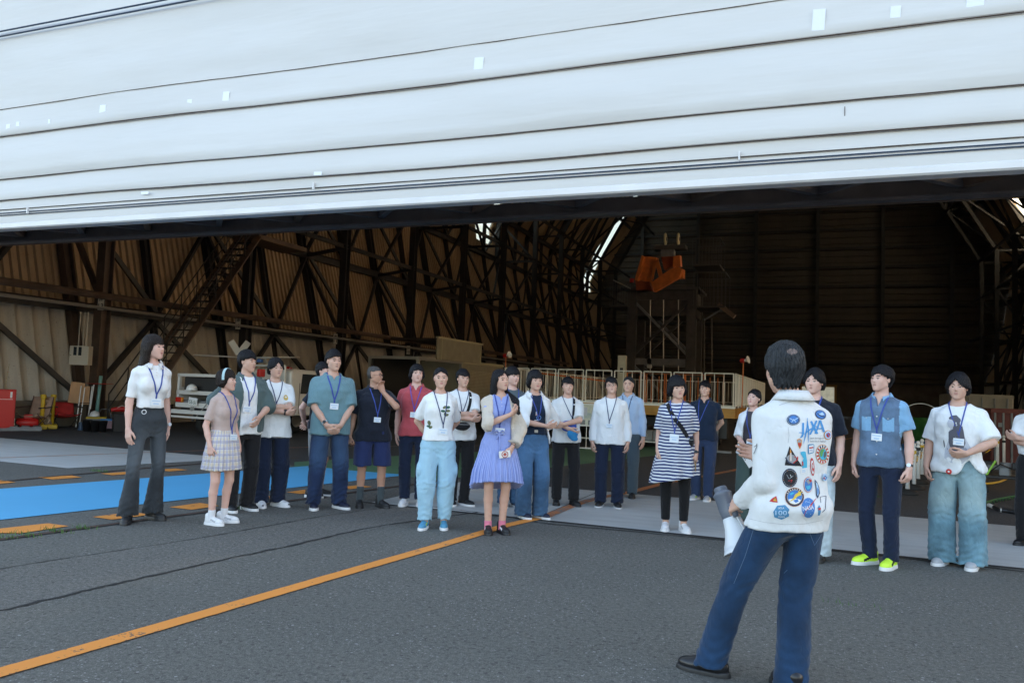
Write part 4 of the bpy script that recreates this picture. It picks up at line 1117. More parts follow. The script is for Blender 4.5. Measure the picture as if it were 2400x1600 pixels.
def cloth_grid(c, lo, hi, res=None):
    S = c['S']; return Field(np.array(lo) * S, np.array(hi) * S, res or c['res'] * .9)
def make_top(c, t):
    S, fe, B, shw = c['S'], c['fe'], c['B'], c['shw']; hx = c['hipx']
    e = t.get('ease', .02); hem = t.get('hem', .86); flare = t.get('flare', .0); slv = t.get('sleeve', .62); sw = t.get('swide', .022)
    pts = list(c['EL'].values()) + list(c['WR'].values())
    lo = [min([p[0] for p in pts] + [-.30]) - .1, min([p[1] for p in pts] + [-.2]) - .1, min([hem] + [p[2] for p in pts]) - .06]
    hi = [max([p[0] for p in pts] + [.30]) + .1, max([p[1] for p in pts] + [.2]) + .1, 1.50]
    if slv < 1: lo[2] = max(lo[2], min(hem - .06, 0.9 if slv < 1 else 0))
    F = cloth_grid(c, lo, hi, t.get('res')); A = lambda p, k=.03: F.add(P_sc(p, S), k * S)
    B = B * .95; hw = (c['hipw'] * .97 if hem < .98 else .140 * B) + e * .6 + flare
    waist = t.get('waist', 0.0)
    bust = .012 if fe else 0
    c['ease'] = e
    rows = [(hem - .02, hw, .115 * B + e * .8 + flare * .8, hx), (min(.95, hem + .06) if hem < .9 else hem + .01, hw - flare * .3, .115 * B + e * .8 + flare * .5, hx)]
    z_ = max(1.04, hem + .07)
    rows += [(z_, (.146 if not fe else .130) * B + e - waist + flare * .4, .101 * B + e - waist * .5 + flare * .3, hx * .7), (1.16, (.158 if not fe else .142) * B + e - waist * .6, .108 * B + e + bust * .6), (1.27, (.170 if not fe else .150) * B + e, .116 * B + e * .9 + bust),
             (1.345, (.163 if not fe else .143) + e * .7, .100 + e * .6), (1.395, .120 + e * .3, .078 + e * .3), (1.44, .078, .066)]
    A(P_prof(rows, n=2.4, z0=hem, z1=1.452), 0)
    if c.get('lrows') and hem < 1.0: A(P_prof([(z, a + .011, b + .011, *r) for z, a, b, *r in c['lrows']], z0=hem, z1=1.1), .012)
    if c.get('hr') and hem < .90:
        for s in (-1, 1):
            f_, l_, h_ = P_cone(c['HIP'][s] - Vector((0, 0, .03)), c['KN'][s], c['hr'] + .014, c['kr'] + .014); A(((lambda X, Y, Z, f_=f_: np.maximum(f_(X, Y, Z), hem - Z)), l_, h_), .015)
    if fe:
        for s in (-1, 1): A(P_ell((s * .066, -.084, 1.235), (.056 + e * .5, .044 + e * .5, .056 + e * .5)), .04)
    for s in (-1, 1):
        sh, el, wr = c['SH'][s] - Vector((0, 0, e * .2)), c['EL'][s], c['WR'][s]
        A(P_cone((s * .045, .01, 1.414), (s * (shw - .012), .008, 1.354 - e * .1), .040 + e * .15, .044 + e * .15), .022)
        ra = (.044 if not fe else .038) * (.4 + .6 * B)
        if slv <= 1:
            end = sh.lerp(el, slv)
            A(P_chain([sh, end], [ra + e * .35 + .003, ra * (1 - .2 * slv) + sw], cutb=0.0), .022)
            # let the sleeve hang a little past the arm
        else:
            f = slv - 1; end = el.lerp(wr, min(f, 1.0))
            A(P_chain([sh, el], [ra + e * .35, .042 + sw * .7]), t.get('k', .022))
            A(P_chain([el, el.lerp(end, .5), end], [.042 + sw * .7, .040 + sw * (.8 if not t.get('puff') else 1.5), (.030 + sw * .55) if f > .8 else .034 + sw * .8], cutb=0.0), t.get('k', .02))
    if t.get('hood'):
        A(P_chain([(-.07, .0, 1.44), (-.06, .07, 1.435), (0, .095, 1.43), (.06, .07, 1.435), (.07, .0, 1.44)], [.022, .032, .036, .032, .022]), .02)
        A(P_chain([(-.07, .0, 1.44), (-.045, -.06, 1.42), (0, -.085, 1.395)], [.022, .018, .010]), .01); A(P_chain([(.07, .0, 1.44), (.045, -.06, 1.42), (0, -.085, 1.395)], [.022, .018, .010]), .01)
    if t.get('bulge'):
        for b in t['bulge']: A(P_ell(b[0], b[1]), .05)
    if t.get('hemfn'): F.cut(lambda X, Y, Z: (t['hemfn'](X / S, Y / S) - Z / S) * S)
    # folds
    w = c['wob']; am = t.get('fold', .006) * S
    am *= 1.25
    F.warp(lambda X, Y, Z: .55 * am * .8 * np.abs(np.sin((X / S * 12 + Z / S * 16) + 1.8 * np.sin(Z / S * 5 + c['seed']) + np.sign(X) * 2)) ** 3 * np.clip((1.36 - Z / S) * 6, 0, 1) * -1 + am * .55 * w(X / S, Y / S, Z / S, 17, 9) + am * .30 * w(Z / S * 1.3, X / S, Y / S, 19, 33) + am * .5 * np.clip((1.15 - Z / S) * 3, 0, 1) * w(X / S, Y / S, Z / S * .4, 34, 7))
    nk = t.get('neck', (.075, .085, .050)); nz = t.get('neckz', 1.462)
    F.sub(P_sc(P_ell((0, -.012, nz), nk), S), .004)
    if t.get('vneck'):
        vd, vw = t['vneck']
        F.sub(P_sc(((lambda X, Y, Z: np.maximum(np.maximum(np.abs(X) - vw * np.clip((Z - (1.45 - vd)) / vd, 0, 1) ** 1.0 - .0, Y + .03), (1.45 - vd) - Z)), np.array([-.1, -.3, 1.45 - vd]), np.array([.1, 0, 1.5])), S), .003)
    if t.get('open'):
        ow = t['open']   # half width of the opening at hem and at the chest
        F.sub(P_sc(((lambda X, Y, Z: np.maximum(np.abs(X - t.get('openx', 0)) - (ow[0] + (ow[1] - ow[0]) * np.clip((Z - hem) / (1.4 - hem), 0, 1)), Y + .02)), np.array([-.2, -.4, hem - .05]), np.array([.2, 0, 1.5])), S), .004)
    V, Q = F.mesh()
    mi = None; ms = [t['mat']]
    if t.get('mat2'):
        P = V[Q].mean(1) / S; ms.append(t['mat2']); mi = t['sel'](P, c).astype(int)
    o = link_mesh(t.get('name', 'shirt'), np_mesh('shirt', V, Q, mi), ms, c['root'])
    if t.get('label'): o['label'] = t['label']
    c['surf'].append((V, Q)); c['top'] = o; c['bvh'] = None
    return o
def make_legs(c, t):
    S, B = c['S'], c['B']; hx = c['hipx']; e = t.get('ease', .014); hem = t.get('hem', .05)
    hr, kr, ar = t.get('r', (.098, .075, .070))     # radius at thigh, knee, hem
    top = t.get('top', .99)
    lo = [min(-.26, min(p[0] for p in c['AN'].values()) - .16), min(-.22, min(p[1] for p in c['AN'].values()) - .18), hem - .03]; hi = [max(.26, max(p[0] for p in c['AN'].values()) + .16), max(.22, max(p[1] for p in c['AN'].values()) + .18), top + .03]
    F = cloth_grid(c, lo, hi, t.get('res')); A = lambda p, k=.03: F.add(P_sc(p, S), k * S)
    hw = c['hipw']
    rows = [(.78, hw * .82, .078 * B, hx), (.86, hw + e * .8, .100 * B + e, hx), (.93, hw + e, .117 * B + e, hx), (1.0, (hw * .92 if not c['fe'] else hw * .84) + e * .6, .106 * B + e * .6, hx * .8), (1.06, (.143 if not c['fe'] else .125) * B + e * .5, .099 * B + e * .5, hx * .7)]
    c['lrows'] = rows; c['hr'] = hr; c['kr'] = kr
    A(P_prof(rows, z0=.77, z1=top), 0)
    for s in (-1, 1):
        h, k, a = c['HIP'][s], c['KN'][s], c['AN'][s]
        full = [h - Vector((0, 0, .03)), k, a]
        # point on the leg at hem height
        if hem > k.z:
            f = (h.z - hem) / (h.z - k.z); end = h.lerp(k, f); P_ = [full[0], end]; rr = [hr, hr + (kr - hr) * f]
        else:
            f = (k.z - hem) / (k.z - a.z); end = k.lerp(a, min(f, 1.25)); end.z = hem; P_ = [full[0], k, k.lerp(end, .5), end]; rr = [hr, kr, (kr + ar) / 2 if not t.get('bell') else kr + (ar - kr) * .35, ar]
        A(P_chain(P_, rr), .035)
        if t.get('cargo'):
            m_ = h.lerp(k, .66); A(P_ell(m_ + Vector((s * (hr * .93), -.01, 0)), (.022, .065, .082)), .012)
    F.cut(lambda X, Y, Z: (hem * S - Z) + 0 * X + 0 * Y)
    fm = (c['AN'][-1].x + c['AN'][1].x) / 2
    F.sub(P_sc(((lambda X, Y, Z: np.maximum(np.abs(X - (hx + (fm - hx) * np.clip((.80 - Z) / .7, 0, 1))) - (.004 + .010 * np.clip((.80 - Z) / .5, 0, 1)), Z - .765) + 0 * Y), np.array([-.12 + min(fm, 0), -.3, hem - .05]), np.array([.12 + max(fm, 0), .3, .80])), S), .012)
    w = c['wob']; am = t.get('fold', .005) * S
    def fold(X, Y, Z):
        x, y, z = X / S, Y / S, Z / S
        g = am * w(x, y, z, 20, 8)
        low = np.clip((.34 - z) / .25, 0, 1) + .8 * np.exp(-((z - .47) / .07) ** 2) + .8 * np.exp(-((z - .82) / .06) ** 2)
        g = g + am * low * (.6 * np.sin(z * 105 + 4 * np.sin(x * 22 + 1) + 3 * np.sin(y * 25)) + .5 * w(y, z, x, 30, 26))
        return g
    F.warp(fold)
    V, Q = F.mesh()
    o = link_mesh(t.get('name', 'trousers'), np_mesh('trousers', V, Q), [t['mat']], c['root']); c['legs'] = o; c['legsurf'] = (V, Q)
    if t.get('label'): o['label'] = t['label']
    return o
def make_skirt(c, t):
    S = c['S']; hem, top = t['hem'], t.get('top', 1.02); hw = t.get('hw', .26); N = t.get('pleats', 18); pa = t.get('pa', .012)
    F = cloth_grid(c, (-hw - .08, -hw - .08, hem - .12), (hw + .08, hw + .08, 1.5), t.get('res', .010))
    rows = t.get('rows') or [(hem - .1, hw, hw * .80), (hem + .1, hw * .90, hw * .74), (.93, c['hipw'] + .028, .140), (top - .03, .145, .118), (top + .02, .137, .112)]
    sd = c['seed']; span = top - hem
    def pl(ph, Z): return pa * np.clip((top - .03 - Z) / (span * .7), 0, 1.2) * np.sin(N * ph + .8 * np.sin(3 * ph + sd))
    F.add(P_sc(P_prof(rows, n=2.0, pleat=pl, z0=hem - .1, z1=top), S), 0)
    hf = t.get('hemfn', lambda X, Y: hem)
    F.cut(lambda X, Y, Z: (hf(X / S, Y / S) - Z / S) * S)
    w = c['wob']; F.warp(lambda X, Y, Z: .003 * w(X / S, Y / S, Z / S, 20, 9))
    V, Q = F.mesh()
    o = link_mesh(t.get('name', 'skirt'), np_mesh('skirt', V, Q), [t['mat']], c['root']); c['surf'].append((V, Q)); return o
def make_socks(c, t):
    S = c['S']; z1, m_ = t
    for s in (-1, 1):
        a, k = c['AN'][s], c['KN'][s]; f = (z1 - a.z) / (k.z - a.z); e = a.lerp(k, f); ra = .037; rb = .037 + (.018 * min(f, .6))
        F = cloth_grid(c, [min(a.x, e.x) - .07, min(a.y, e.y) - .07, .03], [max(a.x, e.x) + .07, max(a.y, e.y) + .07, z1 + .02], .008)
        F.add(P_sc(P_cone(a - Vector((0, 0, .05)), e + Vector((0, .004, .03)), ra, rb), S), 0); F.cut(lambda X, Y, Z: Z - z1 * S + 0 * X + 0 * Y)
        V, Q = F.mesh(); link_mesh('sock', np_mesh('sock', V, Q), [m_], c['root'])
def make_shoes(c, t):
    S = c['S']; k = (.90 if c['fe'] else 1.0) * t.get('k', 1.0); solez = t.get('solez', .028); hi = t.get('high', 0)
    for s in (-1, 1):
        a, f = c['AN'][s], c['FD'][s]; sd = Vector((-f.y, f.x, 0)); o = Vector((a.x, a.y, 0)) - f * .055 * k
        M = np.array([[sd.x, -f.x, 0], [sd.y, -f.y, 0], [0, 0, 1]])      # local: x side, -y forward
        F = Field((-.07, -.24, -.005), (.07, .06, .22), .0065 if not t.get('res') else t['res'])
        y0 = .055 * 0
        w = .046 * k
        F.add(P_ell((0, -.150 * k, .034), (w, .082 * k, .036 + t.get('bulk', 0))), .0); F.add(P_ell((0, -.03 * k, .045), (.037 * k, .065 * k, .042)), .03)
        F.add(P_cone((0, -.035 * k, .085), (0, -.135 * k, .042), .034 * k, .032 * k), .02)
        F.add(P_cone((0, -.02 * k, .06), (0, -.01 * k, .095 + hi), .038 * k, .038 * k), .02)
        if t.get('tongue'): F.add(P_cone((0, -.055 * k, .085), (0, -.045 * k, .118 + hi), .020, .014), .008)
        V, Q = F.mesh()
        fz = V[Q].mean(1)[:, 2]; 
        V[:, 2] = np.maximum(V[:, 2], .004)
        V2 = (V @ M.T + np.array(o)) * S
        V2[:, 2] = V[:, 2] * S
        mi = np.zeros(len(Q), int); ms = [t['mat']]
        P = V[Q].mean(1)
        if t.get('accent'):
            ms.append(t['accent']); mi[(np.abs(P[:, 0]) > .02) & (P[:, 1] < -.06 * k) & (P[:, 1] > -.15 * k) & (np.abs(P[:, 2] - .055 - .25 * (P[:, 1] + .1)) < .009)] = 1
            mi[(P[:, 1] > .01 * k) & (P[:, 2] > .05) & (P[:, 2] < .08)] = 1
        sh = link_mesh('shoe', np_mesh('shoe', V2, Q, mi), ms, c['root'])
        # sole
        F = Field((-.07, -.26, -.005), (.07, .06, .06), .0065); r = .006
        F.add(P_ell((0, -.148 * k, .0), (w + r, .088 * k + r, .08)), 0); F.add(P_ell((0, -.03 * k, .0), (.040 * k + r * .6, .068 * k + r, .08)), .04)
        F.cut(lambda X, Y, Z: Z - (solez + t.get('rocker', .010) * np.clip((Y + .02) * 14, 0, 1)) + 0 * X)
        V, Q = F.mesh(); V[:, 2] = np.maximum(V[:, 2], .001); V2 = (V @ M.T + np.array(o)) * S; V2[:, 2] = V[:, 2] * S
        link_mesh('sole', np_mesh('sole', V2, Q), [t.get('sole', M_WHITE)], sh)
def ring_band(c, nm, a, b, f, r, w, m, parent=None):
    "a band (watch strap, cuff) around the limb a->b at fraction f"
    S = c['S']; a, b = Vector(a), Vector(b); p = a.lerp(b, f) * S; d, u, v = ortho(b - a); mb = MB(); n = 20; vs = []; fs = []
    for i in range(n):
        t = 2 * math.pi * i / n; e = u * math.cos(t) + v * math.sin(t)
        for dz, rr in ((-w / 2, r - .001), (-w / 2, r + .002), (w / 2, r + .002), (w / 2, r - .001)): vs.append(p + (e * rr + d * dz) * S)
    for i in range(n):
        j = (i + 1) % n
        for k in range(4): fs.append((4 * i + k, 4 * i + (k + 1) % 4, 4 * j + (k + 1) % 4, 4 * j + k))
    mb.add(vs, fs); return mb.build(nm, m, parent or c['root'])
def watch(c, s, m, face=None, fd=(0, -1, .3), r=.030, f=.90):
    o = ring_band(c, 'wristwatch', c['EL'][s], c['WR'][s], f, r, .018, m)
    S = c['S']; p = c['EL'][s].lerp(c['WR'][s], f); d = (c['WR'][s] - c['EL'][s]).normalized(); n = Vector(fd); n = (n - d * n.dot(d)).normalized()
    mb = MB(); M = Matrix.Translation((p + n * (r - .003)) * S) @ n.to_track_quat('Z', 'Y').to_matrix().to_4x4(); mb.lathe([(.017 * S, 0), (.018 * S, .004), (.016 * S, .008), (.0, .0085)], n=16, M=M)
    mb.build('watch_face', face or M_BLACK, o)
def bvh_of(c, which=None):
    sf = c['surf'] if which is None else which
    Vs = []; Fs = []; o = 0
    for V, Q in sf:
        Vs += [tuple(v) for v in V]; Fs += [tuple(int(i) + o for i in q) for q in Q]; o += len(V)
    return BVHTree.FromPolygons(Vs, Fs)
def make_collar(c, spec):
    S = c['S']; m = spec['mat']; gap = R(spec.get('gap', 24)); drop = spec.get('drop', .045); fr = spec.get('flare', .030); pt = spec.get('point', .035); top = spec.get('top', 1.462); r0 = spec.get('r', .060)
    n = 36; vs = []; fs = []; cy = .0
    for i in range(n + 1):
        a = -math.pi / 2 + gap + (2 * math.pi - 2 * gap) * i / n; e = Vector((math.cos(a), math.sin(a), 0)); fp = max(0, 1 - min(i, n - i) / 5.0)
        fz = -.028 * max(0, -math.sin(a)) ** 1.0      # collar dips to the front
        for (rr, zz) in ((r0 - .004, top - .035), (r0, top), (r0 + .007, top + .004), (r0 + fr * (1 + .3 * fp), top - drop - pt * fp), (r0 + fr * (1 + .3 * fp) - .006, top - drop - pt * fp - .001)):
            vs.append((e.x * rr * 1.12, e.y * rr * 1.05 + cy - .006 * fp, zz + fz + (.01 if e.y > 0 else 0)))
    for i in range(n):
        for k in range(4): fs.append((5 * i + k, 5 * i + k + 1, 5 * (i + 1) + k + 1, 5 * (i + 1) + k))
    mb = MB(); mb.add([Vector(v) * S for v in vs], fs); o = mb.build('collar', m, c.get('top') or c['root'], smooth=True)
    md = o.modifiers.new('thick', 'SOLIDIFY'); md.thickness = .003
    return o
def make_lanyard(c, t):
    S = c['S']; V0, Q0 = c['body']; bv = bvh_of(c, c['surf'] + ([] if t.get('nobody') else [])); bb = bvh_of(c, [c['body']])
    vx, vz = t.get('v', (.0, 1.16)); w = t.get('w', .012); m = t.get('mat', M_LAN); z0 = 1.452
    def hit(x, z):
        q = bv.ray_cast(Vector((x * S, -.6, z * S)), Vector((0, 1, 0)))
        if q[0] is None: q = bb.ray_cast(Vector((x * S, -.6, z * S)), Vector((0, 1, 0)))
        if q[0] is None: return Vector((x * S, -.1 * S, z * S)), Vector((0, -1, 0))
        n = q[1]; n = n if n.y < 0 else -n
        return q[0] + n * .002, n
    mb = MB()
    for s in (-1, 1):
        P = [Vector((s * .058, .035, 1.462)) * S, Vector((s * .068, .0, 1.456)) * S, Vector((s * .070, -.03, 1.445)) * S]; N = [Vector((s * .8, 0, .6)), Vector((s * .7, -.3, .6)), Vector((s * .4, -.7, .5))]
        for i in range(1, 17):
            f = i / 16; x = s * (.070 * (1 - f) ** .9) + vx * f; z = 1.43 + (vz - 1.43) * f; h, n = hit(x, z)
            P.append(h); N.append(n)
        for i in range(3, len(P) - 1): P[i] = (P[i - 1] + P[i] * 2 + P[i + 1]) / 4; 
        for i in range(3, len(P)):
            P[i].y = min(P[i].y, hit(P[i].x / S, P[i].z / S)[0].y - .001)
        ribbon(P, w * S, N, .002, 0, mb)
    h, n = hit(vx, vz); h2, n2 = hit(vx, vz - .035)
    ribbon([h, h2], w * 1.1 * S, [n, n2], .003, 0, mb)
    lan = mb.build('lanyard', m, c['root'])
    if t.get('badge', True):
        bw, bh = t.get('size', (.095, .065)); zc = vz - .035 - bh / 2 + t.get('dz', 0); hh, nn = hit(vx + t.get('bx', 0), zc); yb = min(hit(vx + dx, zc + dz)[0].y for dx in (-.04, 0, .04) for dz in (-.03, .03)) - .004
        mb = MB(); mb.box((0, 0, 0), (bw * S, .003, bh * S), M=Matrix.Translation((hh.x, yb, zc * S)) @ Matrix.Rotation(R(t.get('rot', 3)), 4, 'Y'), bev=.001)
        b = mb.build('name_badge', M_BADGE, lan)
        mb = MB(); mb.box((0, 0, 0), (bw * .8 * S, .001, .008 * S), M=Matrix.Translation((hh.x, yb - .0022, (zc + .012) * S)) @ Matrix.Rotation(R(t.get('rot', 3)), 4, 'Y')); mb.box((0, 0, 0), (bw * .5 * S, .001, .010 * S), M=Matrix.Translation((hh.x, yb - .0022, (zc - .012) * S)) @ Matrix.Rotation(R(t.get('rot', 3)), 4, 'Y'))
        mb.build('badge_print', M_BADGE2, b)
    return lan
def glasses(c, m=None):
    S, Hc, HM, hs = c['S'], c['Hc'], c['HM'], c['hs']; M4 = Matrix.Scale(S, 4) @ Matrix.Translation(Hc) @ HM.to_4x4() @ Matrix.Scale(hs, 4)
    mb = MB()
    for s in (-1, 1):
        pts = [Vector((s * .031 + .024 * math.copysign(abs(math.cos(a)) ** .7, math.cos(a)), -.094 + .004 * abs(math.cos(a)), .001 + .015 * math.copysign(abs(math.sin(a)) ** .7, math.sin(a)))) for a in [2 * math.pi * i / 20 for i in range(21)]]
        mb.tube([M4 @ p for p in pts], .0014 * S, 6)
        mb.tube([M4 @ Vector(p) for p in ((s * .055, -.090, .005), (s * .072, -.05, .006), (s * .078, .005, .004))], .0014 * S, 6)
    mb.tube([M4 @ Vector(p) for p in ((-.008, -.094, .004), (.008, -.094, .004))], .0014 * S, 6)
    return mb.build('glasses', m or M_BLACK, c['root'])
def garment_text_obj(c, text, size, z, m, x=0):
    pass
def decal(c, nm, shape_pts, x, z, m, off=.0025, sc=1.0, parent=None, bv=None, sub=2):
    "thin shape laid on the front of the top; shape_pts in metres"
    S = c['S']; bv = bv or bvh_of(c); n = len(shape_pts); cx = sum(p[0] for p in shape_pts) / n; cz = sum(p[1] for p in shape_pts) / n
    rings = [0.0, .35, .7, 1.0]; vs = []; fs = []
    def hit(px, pz):
        q = bv.ray_cast(Vector((px * S, -.6, pz * S)), Vector((0, 1, 0)))
        return q[0] + Vector((0, -off, 0)) if q[0] is not None else Vector((px * S, -.1, pz * S))
    for r in rings[1:]:
        for p in shape_pts: vs.append(hit(x + (cx + (p[0] - cx) * r) * sc, z + (cz + (p[1] - cz) * r) * sc))
    vs.append(hit(x + cx * sc, z + cz * sc)); cI = len(vs) - 1
    for i in range(n):
        j = (i + 1) % n; fs.append((cI, i, j))
        for k in range(2): fs.append((k * n + i, (k + 1) * n + i, (k + 1) * n + j, k * n + j))
    mb = MB(); mb.add(vs, fs); return mb.build(nm, m, parent or c.get('top') or c['root'])
def oval(a, b, n=18, rot=0, cx=0, cz=0): return [(cx + a * math.cos(t) * math.cos(rot) - b * math.sin(t) * math.sin(rot), cz + a * math.cos(t) * math.sin(rot) + b * math.sin(t) * math.cos(rot)) for t in [2 * math.pi * i / n for i in range(n)]]
# ------------------------------------------------------------------ things inside the hangar
def text_mesh(nm, s, h, M, m, parent, w=None, th=0.002):
    cu = bpy.data.curves.new(nm, 'FONT'); cu.body = s; cu.size = 1; cu.align_x = 'CENTER'; cu.align_y = 'CENTER'; cu.resolution_u = 3; cu.extrude = th; cu.offset = .01
    ob = bpy.data.objects.new(nm, cu); COL.objects.link(ob); dg = bpy.context.evaluated_depsgraph_get(); me = bpy.data.meshes.new_from_object(ob.evaluated_get(dg)); bpy.data.objects.remove(ob)
    if not len(me.vertices): return None
    ys_ = [v.co.y for v in me.vertices]; xs_ = [v.co.x for v in me.vertices]; H0 = max(ys_) - min(ys_); W0 = max(xs_) - min(xs_); sy = h / H0; sx = sy if w is None else w / W0; cx, cy = (max(xs_) + min(xs_)) / 2, (max(ys_) + min(ys_)) / 2
    for v in me.vertices: v.co = M @ Vector(((v.co.x - cx) * sx, v.co.z * th * 0 + (-.002 if v.co.z > 0 else 0), (v.co.y - cy) * sy))
    return link_mesh(nm, me, m, parent)
def fl(nm, label, cat, px, py, turn=0, group=None, rz=None):
    p = gp(px, py); k = 1.0
    if p.x < -18.3: k = -18.3 / p.x; p = Vector((p.x * k, p.y * k, 0))
    r = math.atan2(-p.y, -p.x) + math.pi / 2 + R(turn) if rz is None else rz
    t = thing(nm, label, cat, (p.x, p.y, 0), r, group); t.scale = (k, k, k)
    return t, (p - EYEV).length / F_PX * .985
# --- stair on the left wall
def stair():
    Xs = -17.7; a = onX(398, 830, Xs); b = onX(588, 556, Xs); d = (b - a); g0 = a - d * (a.z / d.z); 
    th = thing('steel_stair', 'steep open steel stair climbing the left wall', 'stair', (Xs, g0.y, 0))
    for x in (Xs + .3, Xs - .45):
        mb = MB(); mb.bar((x, g0.y, .0), (x, b.y, b.z), .04, .30, up=(1, 0, 0)); mb.build('stringer', mat('stair_brown', (.13, .085, .06), .55, noise_s=3, noise_a=.2), th, world=True)
    n = int(b.z / .23)
    for k in range(1, n):
        p = g0 + (b - g0) * (k / n); mb = MB(); mb.box((Xs - .075, p.y, p.z), (.70, .22, .03)); mb.build('tread', M_STEEL, th, world=True)
    for x in (Xs + .3, Xs - .45):
        mb = MB(); up = Vector((0, 0, .9)); q0 = Vector((x, g0.y, 0)) + up; q1 = Vector((x, b.y, b.z)) + up; mb.tube([q0, q1], .02, 6); mb.tube([q0 - up * .45, q1 - up * .45], .016, 6)
        for k in range(0, 9): p = Vector((x, g0.y, 0)).lerp(Vector((x, b.y, b.z)), k / 8); mb.tube([p, p + up], .018, 6)
        mb.build('handrail', M_STEEL, th, world=True)
    mb = MB(); mb.box((Xs - .2, b.y + 1.3, b.z + .02), (1.1, 2.6, .16)); mb.build('landing', mat('stair_brown', (.13, .085, .06)), th, world=True)
    mb = MB(); mb.tube([(Xs + .3, b.y, b.z + 1), (Xs + .3, b.y + 2.6, b.z + 1), (Xs + .3, b.y + 2.6, b.z)], .02, 6); mb.tube([(Xs + .3, b.y + 1.3, b.z + 1), (Xs + .3, b.y + 1.3, b.z)], .02, 6); mb.build('guard_rail', M_STEEL, th, world=True)
stair()
# --- numbered plates on the columns, switch box, conduits
M_SIGN = mat('sign_white', (.62, .60, .52), .5)
for (px, py, num) in ((237, 709, '13'), (558, 757, '12'), (786, 794, '11'), (957, 820, '10')):
    p = onX(px, py, -18.62); th = thing('column_number_plate', {'13': 'white plate reading 13 on the column nearest the door', '12': 'white plate reading 12 on the column above the drone', '11': 'white plate reading 11 above the man in teal', '10': 'small white plate reading 10 left of the raised cream panel'}[num], 'sign', p, R(28)); 
    mb = MB(); mb.box((0, 0, 0), (.19, .01, .44), bev=.003); mb.build('plate', M_SIGN, th)
    mb = MB()
    for x, z, w, h in ((0, .215, .19, .012), (0, -.215, .19, .012), (-.09, 0, .012, .44), (.09, 0, .012, .44)): mb.box((x, -.007, z), (w, .004, h))
    mb.build('plate_border', M_BLACK, th)
    text_mesh('plate_letters', '南', .13, Matrix.Translation((0, -.008, .10)), M_BLACK, th, .12); text_mesh('plate_letters', num, .13, Matrix.Translation((0, -.008, -.09)), M_BLACK, th, .13)
p = onX(190, 833, -17.9); th = thing('switch_box', 'pale distribution box with two dark windows on the front left column', 'electrical box', p, R(20))
mb = MB(); mb.box((0, 0, 0), (.50, .22, .50), bev=.01); mb.build('cabinet', mat('box_beige', (.50, .45, .36), .5), th)
for x in (-.10, .03): MB().box((x, -.115, .11), (.08, .008, .22)).build('window', M_GLASS, th)
MB().tube([(-.22, -.115, 0), (-.20, -.12, 0)], .01, 6).build('latch', M_BLACK, th)
for x in (-.12, .0, .08): MB().tube([(x, .05, .25), (x, .05, 1.15)], .016, 6).build('conduit', M_PIPE, th)
# --- left clutter
t, u = fl('tool_cabinet', 'tall red steel tool cabinet at the far left edge', 'cabinet', 0, 992, 10)
MB().box((0, 0, .60), (.58, .45, 1.05), bev=.012).build('cabinet_body', M_RED, t); MB().box((0, -.232, .60), (.50, .012, .95), bev=.004).build('door', mat('red_door', (.58, .02, .018), .3), t); MB().box((.17, -.245, .98), (.05, .006, .16)).build('label', M_WHITE, t); MB().box((.0, -.245, .86), (.42, .006, .012)).build('stripe', M_WHITE, t); MB().box((0, 0, .04), (.62, .5, .08)).build('plinth', M_GREY, t)
t, u = fl('measuring_pole', 'thin bamboo pole leaning in front of the red cabinet', 'pole', -4, 985)
b_ = onX(27, 823, t.location.x - .55) - Vector(t.location); bw = Matrix.Rotation(-t.rotation_euler.z, 4, 'Z') @ b_; MB().tube([(0, 0, 0), bw * .33, bw * .66, bw], [.016, .014, .012, .009], 7).build('bamboo_rod', mat('bamboo', (.42, .36, .22), .6, noise_s=14, noise_a=.4), t)
for k in range(7): q = bw * (.1 + k * .13); MB().ring(q, .015, .004, axis=bw, n=12, m=5).build('node_ring', M_WHITE if k % 2 else M_RED, t)
t, u = fl('paint_can', 'white and blue square can beside the red cabinet', 'can', 27, 987)
MB().box((0, 0, .17), (.17, .17, .33), bev=.01).build('can_body', M_WHITE, t); MB().box((0, -.089, .13), (.12, .006, .13)).build('can_label', mat('label_blue', (.03, .06, .22), .5), t); MB().lathe([(.03, .335), (.03, .36), (0, .36)], n=12).build('can_lid', M_GREY, t)
t, u = fl('pallet', 'low grey pallet under the red cabinet', 'pallet', 32, 1003)
for k in range(5): MB().box((-.5 + k * .25, 0, .10), (.17, .8, .03)).build('board', M_GREY, t)
for y in (-.35, 0, .35): MB().box((-.0, y, .045), (1.2, .09, .08)).build('bearer', M_GREY, t)
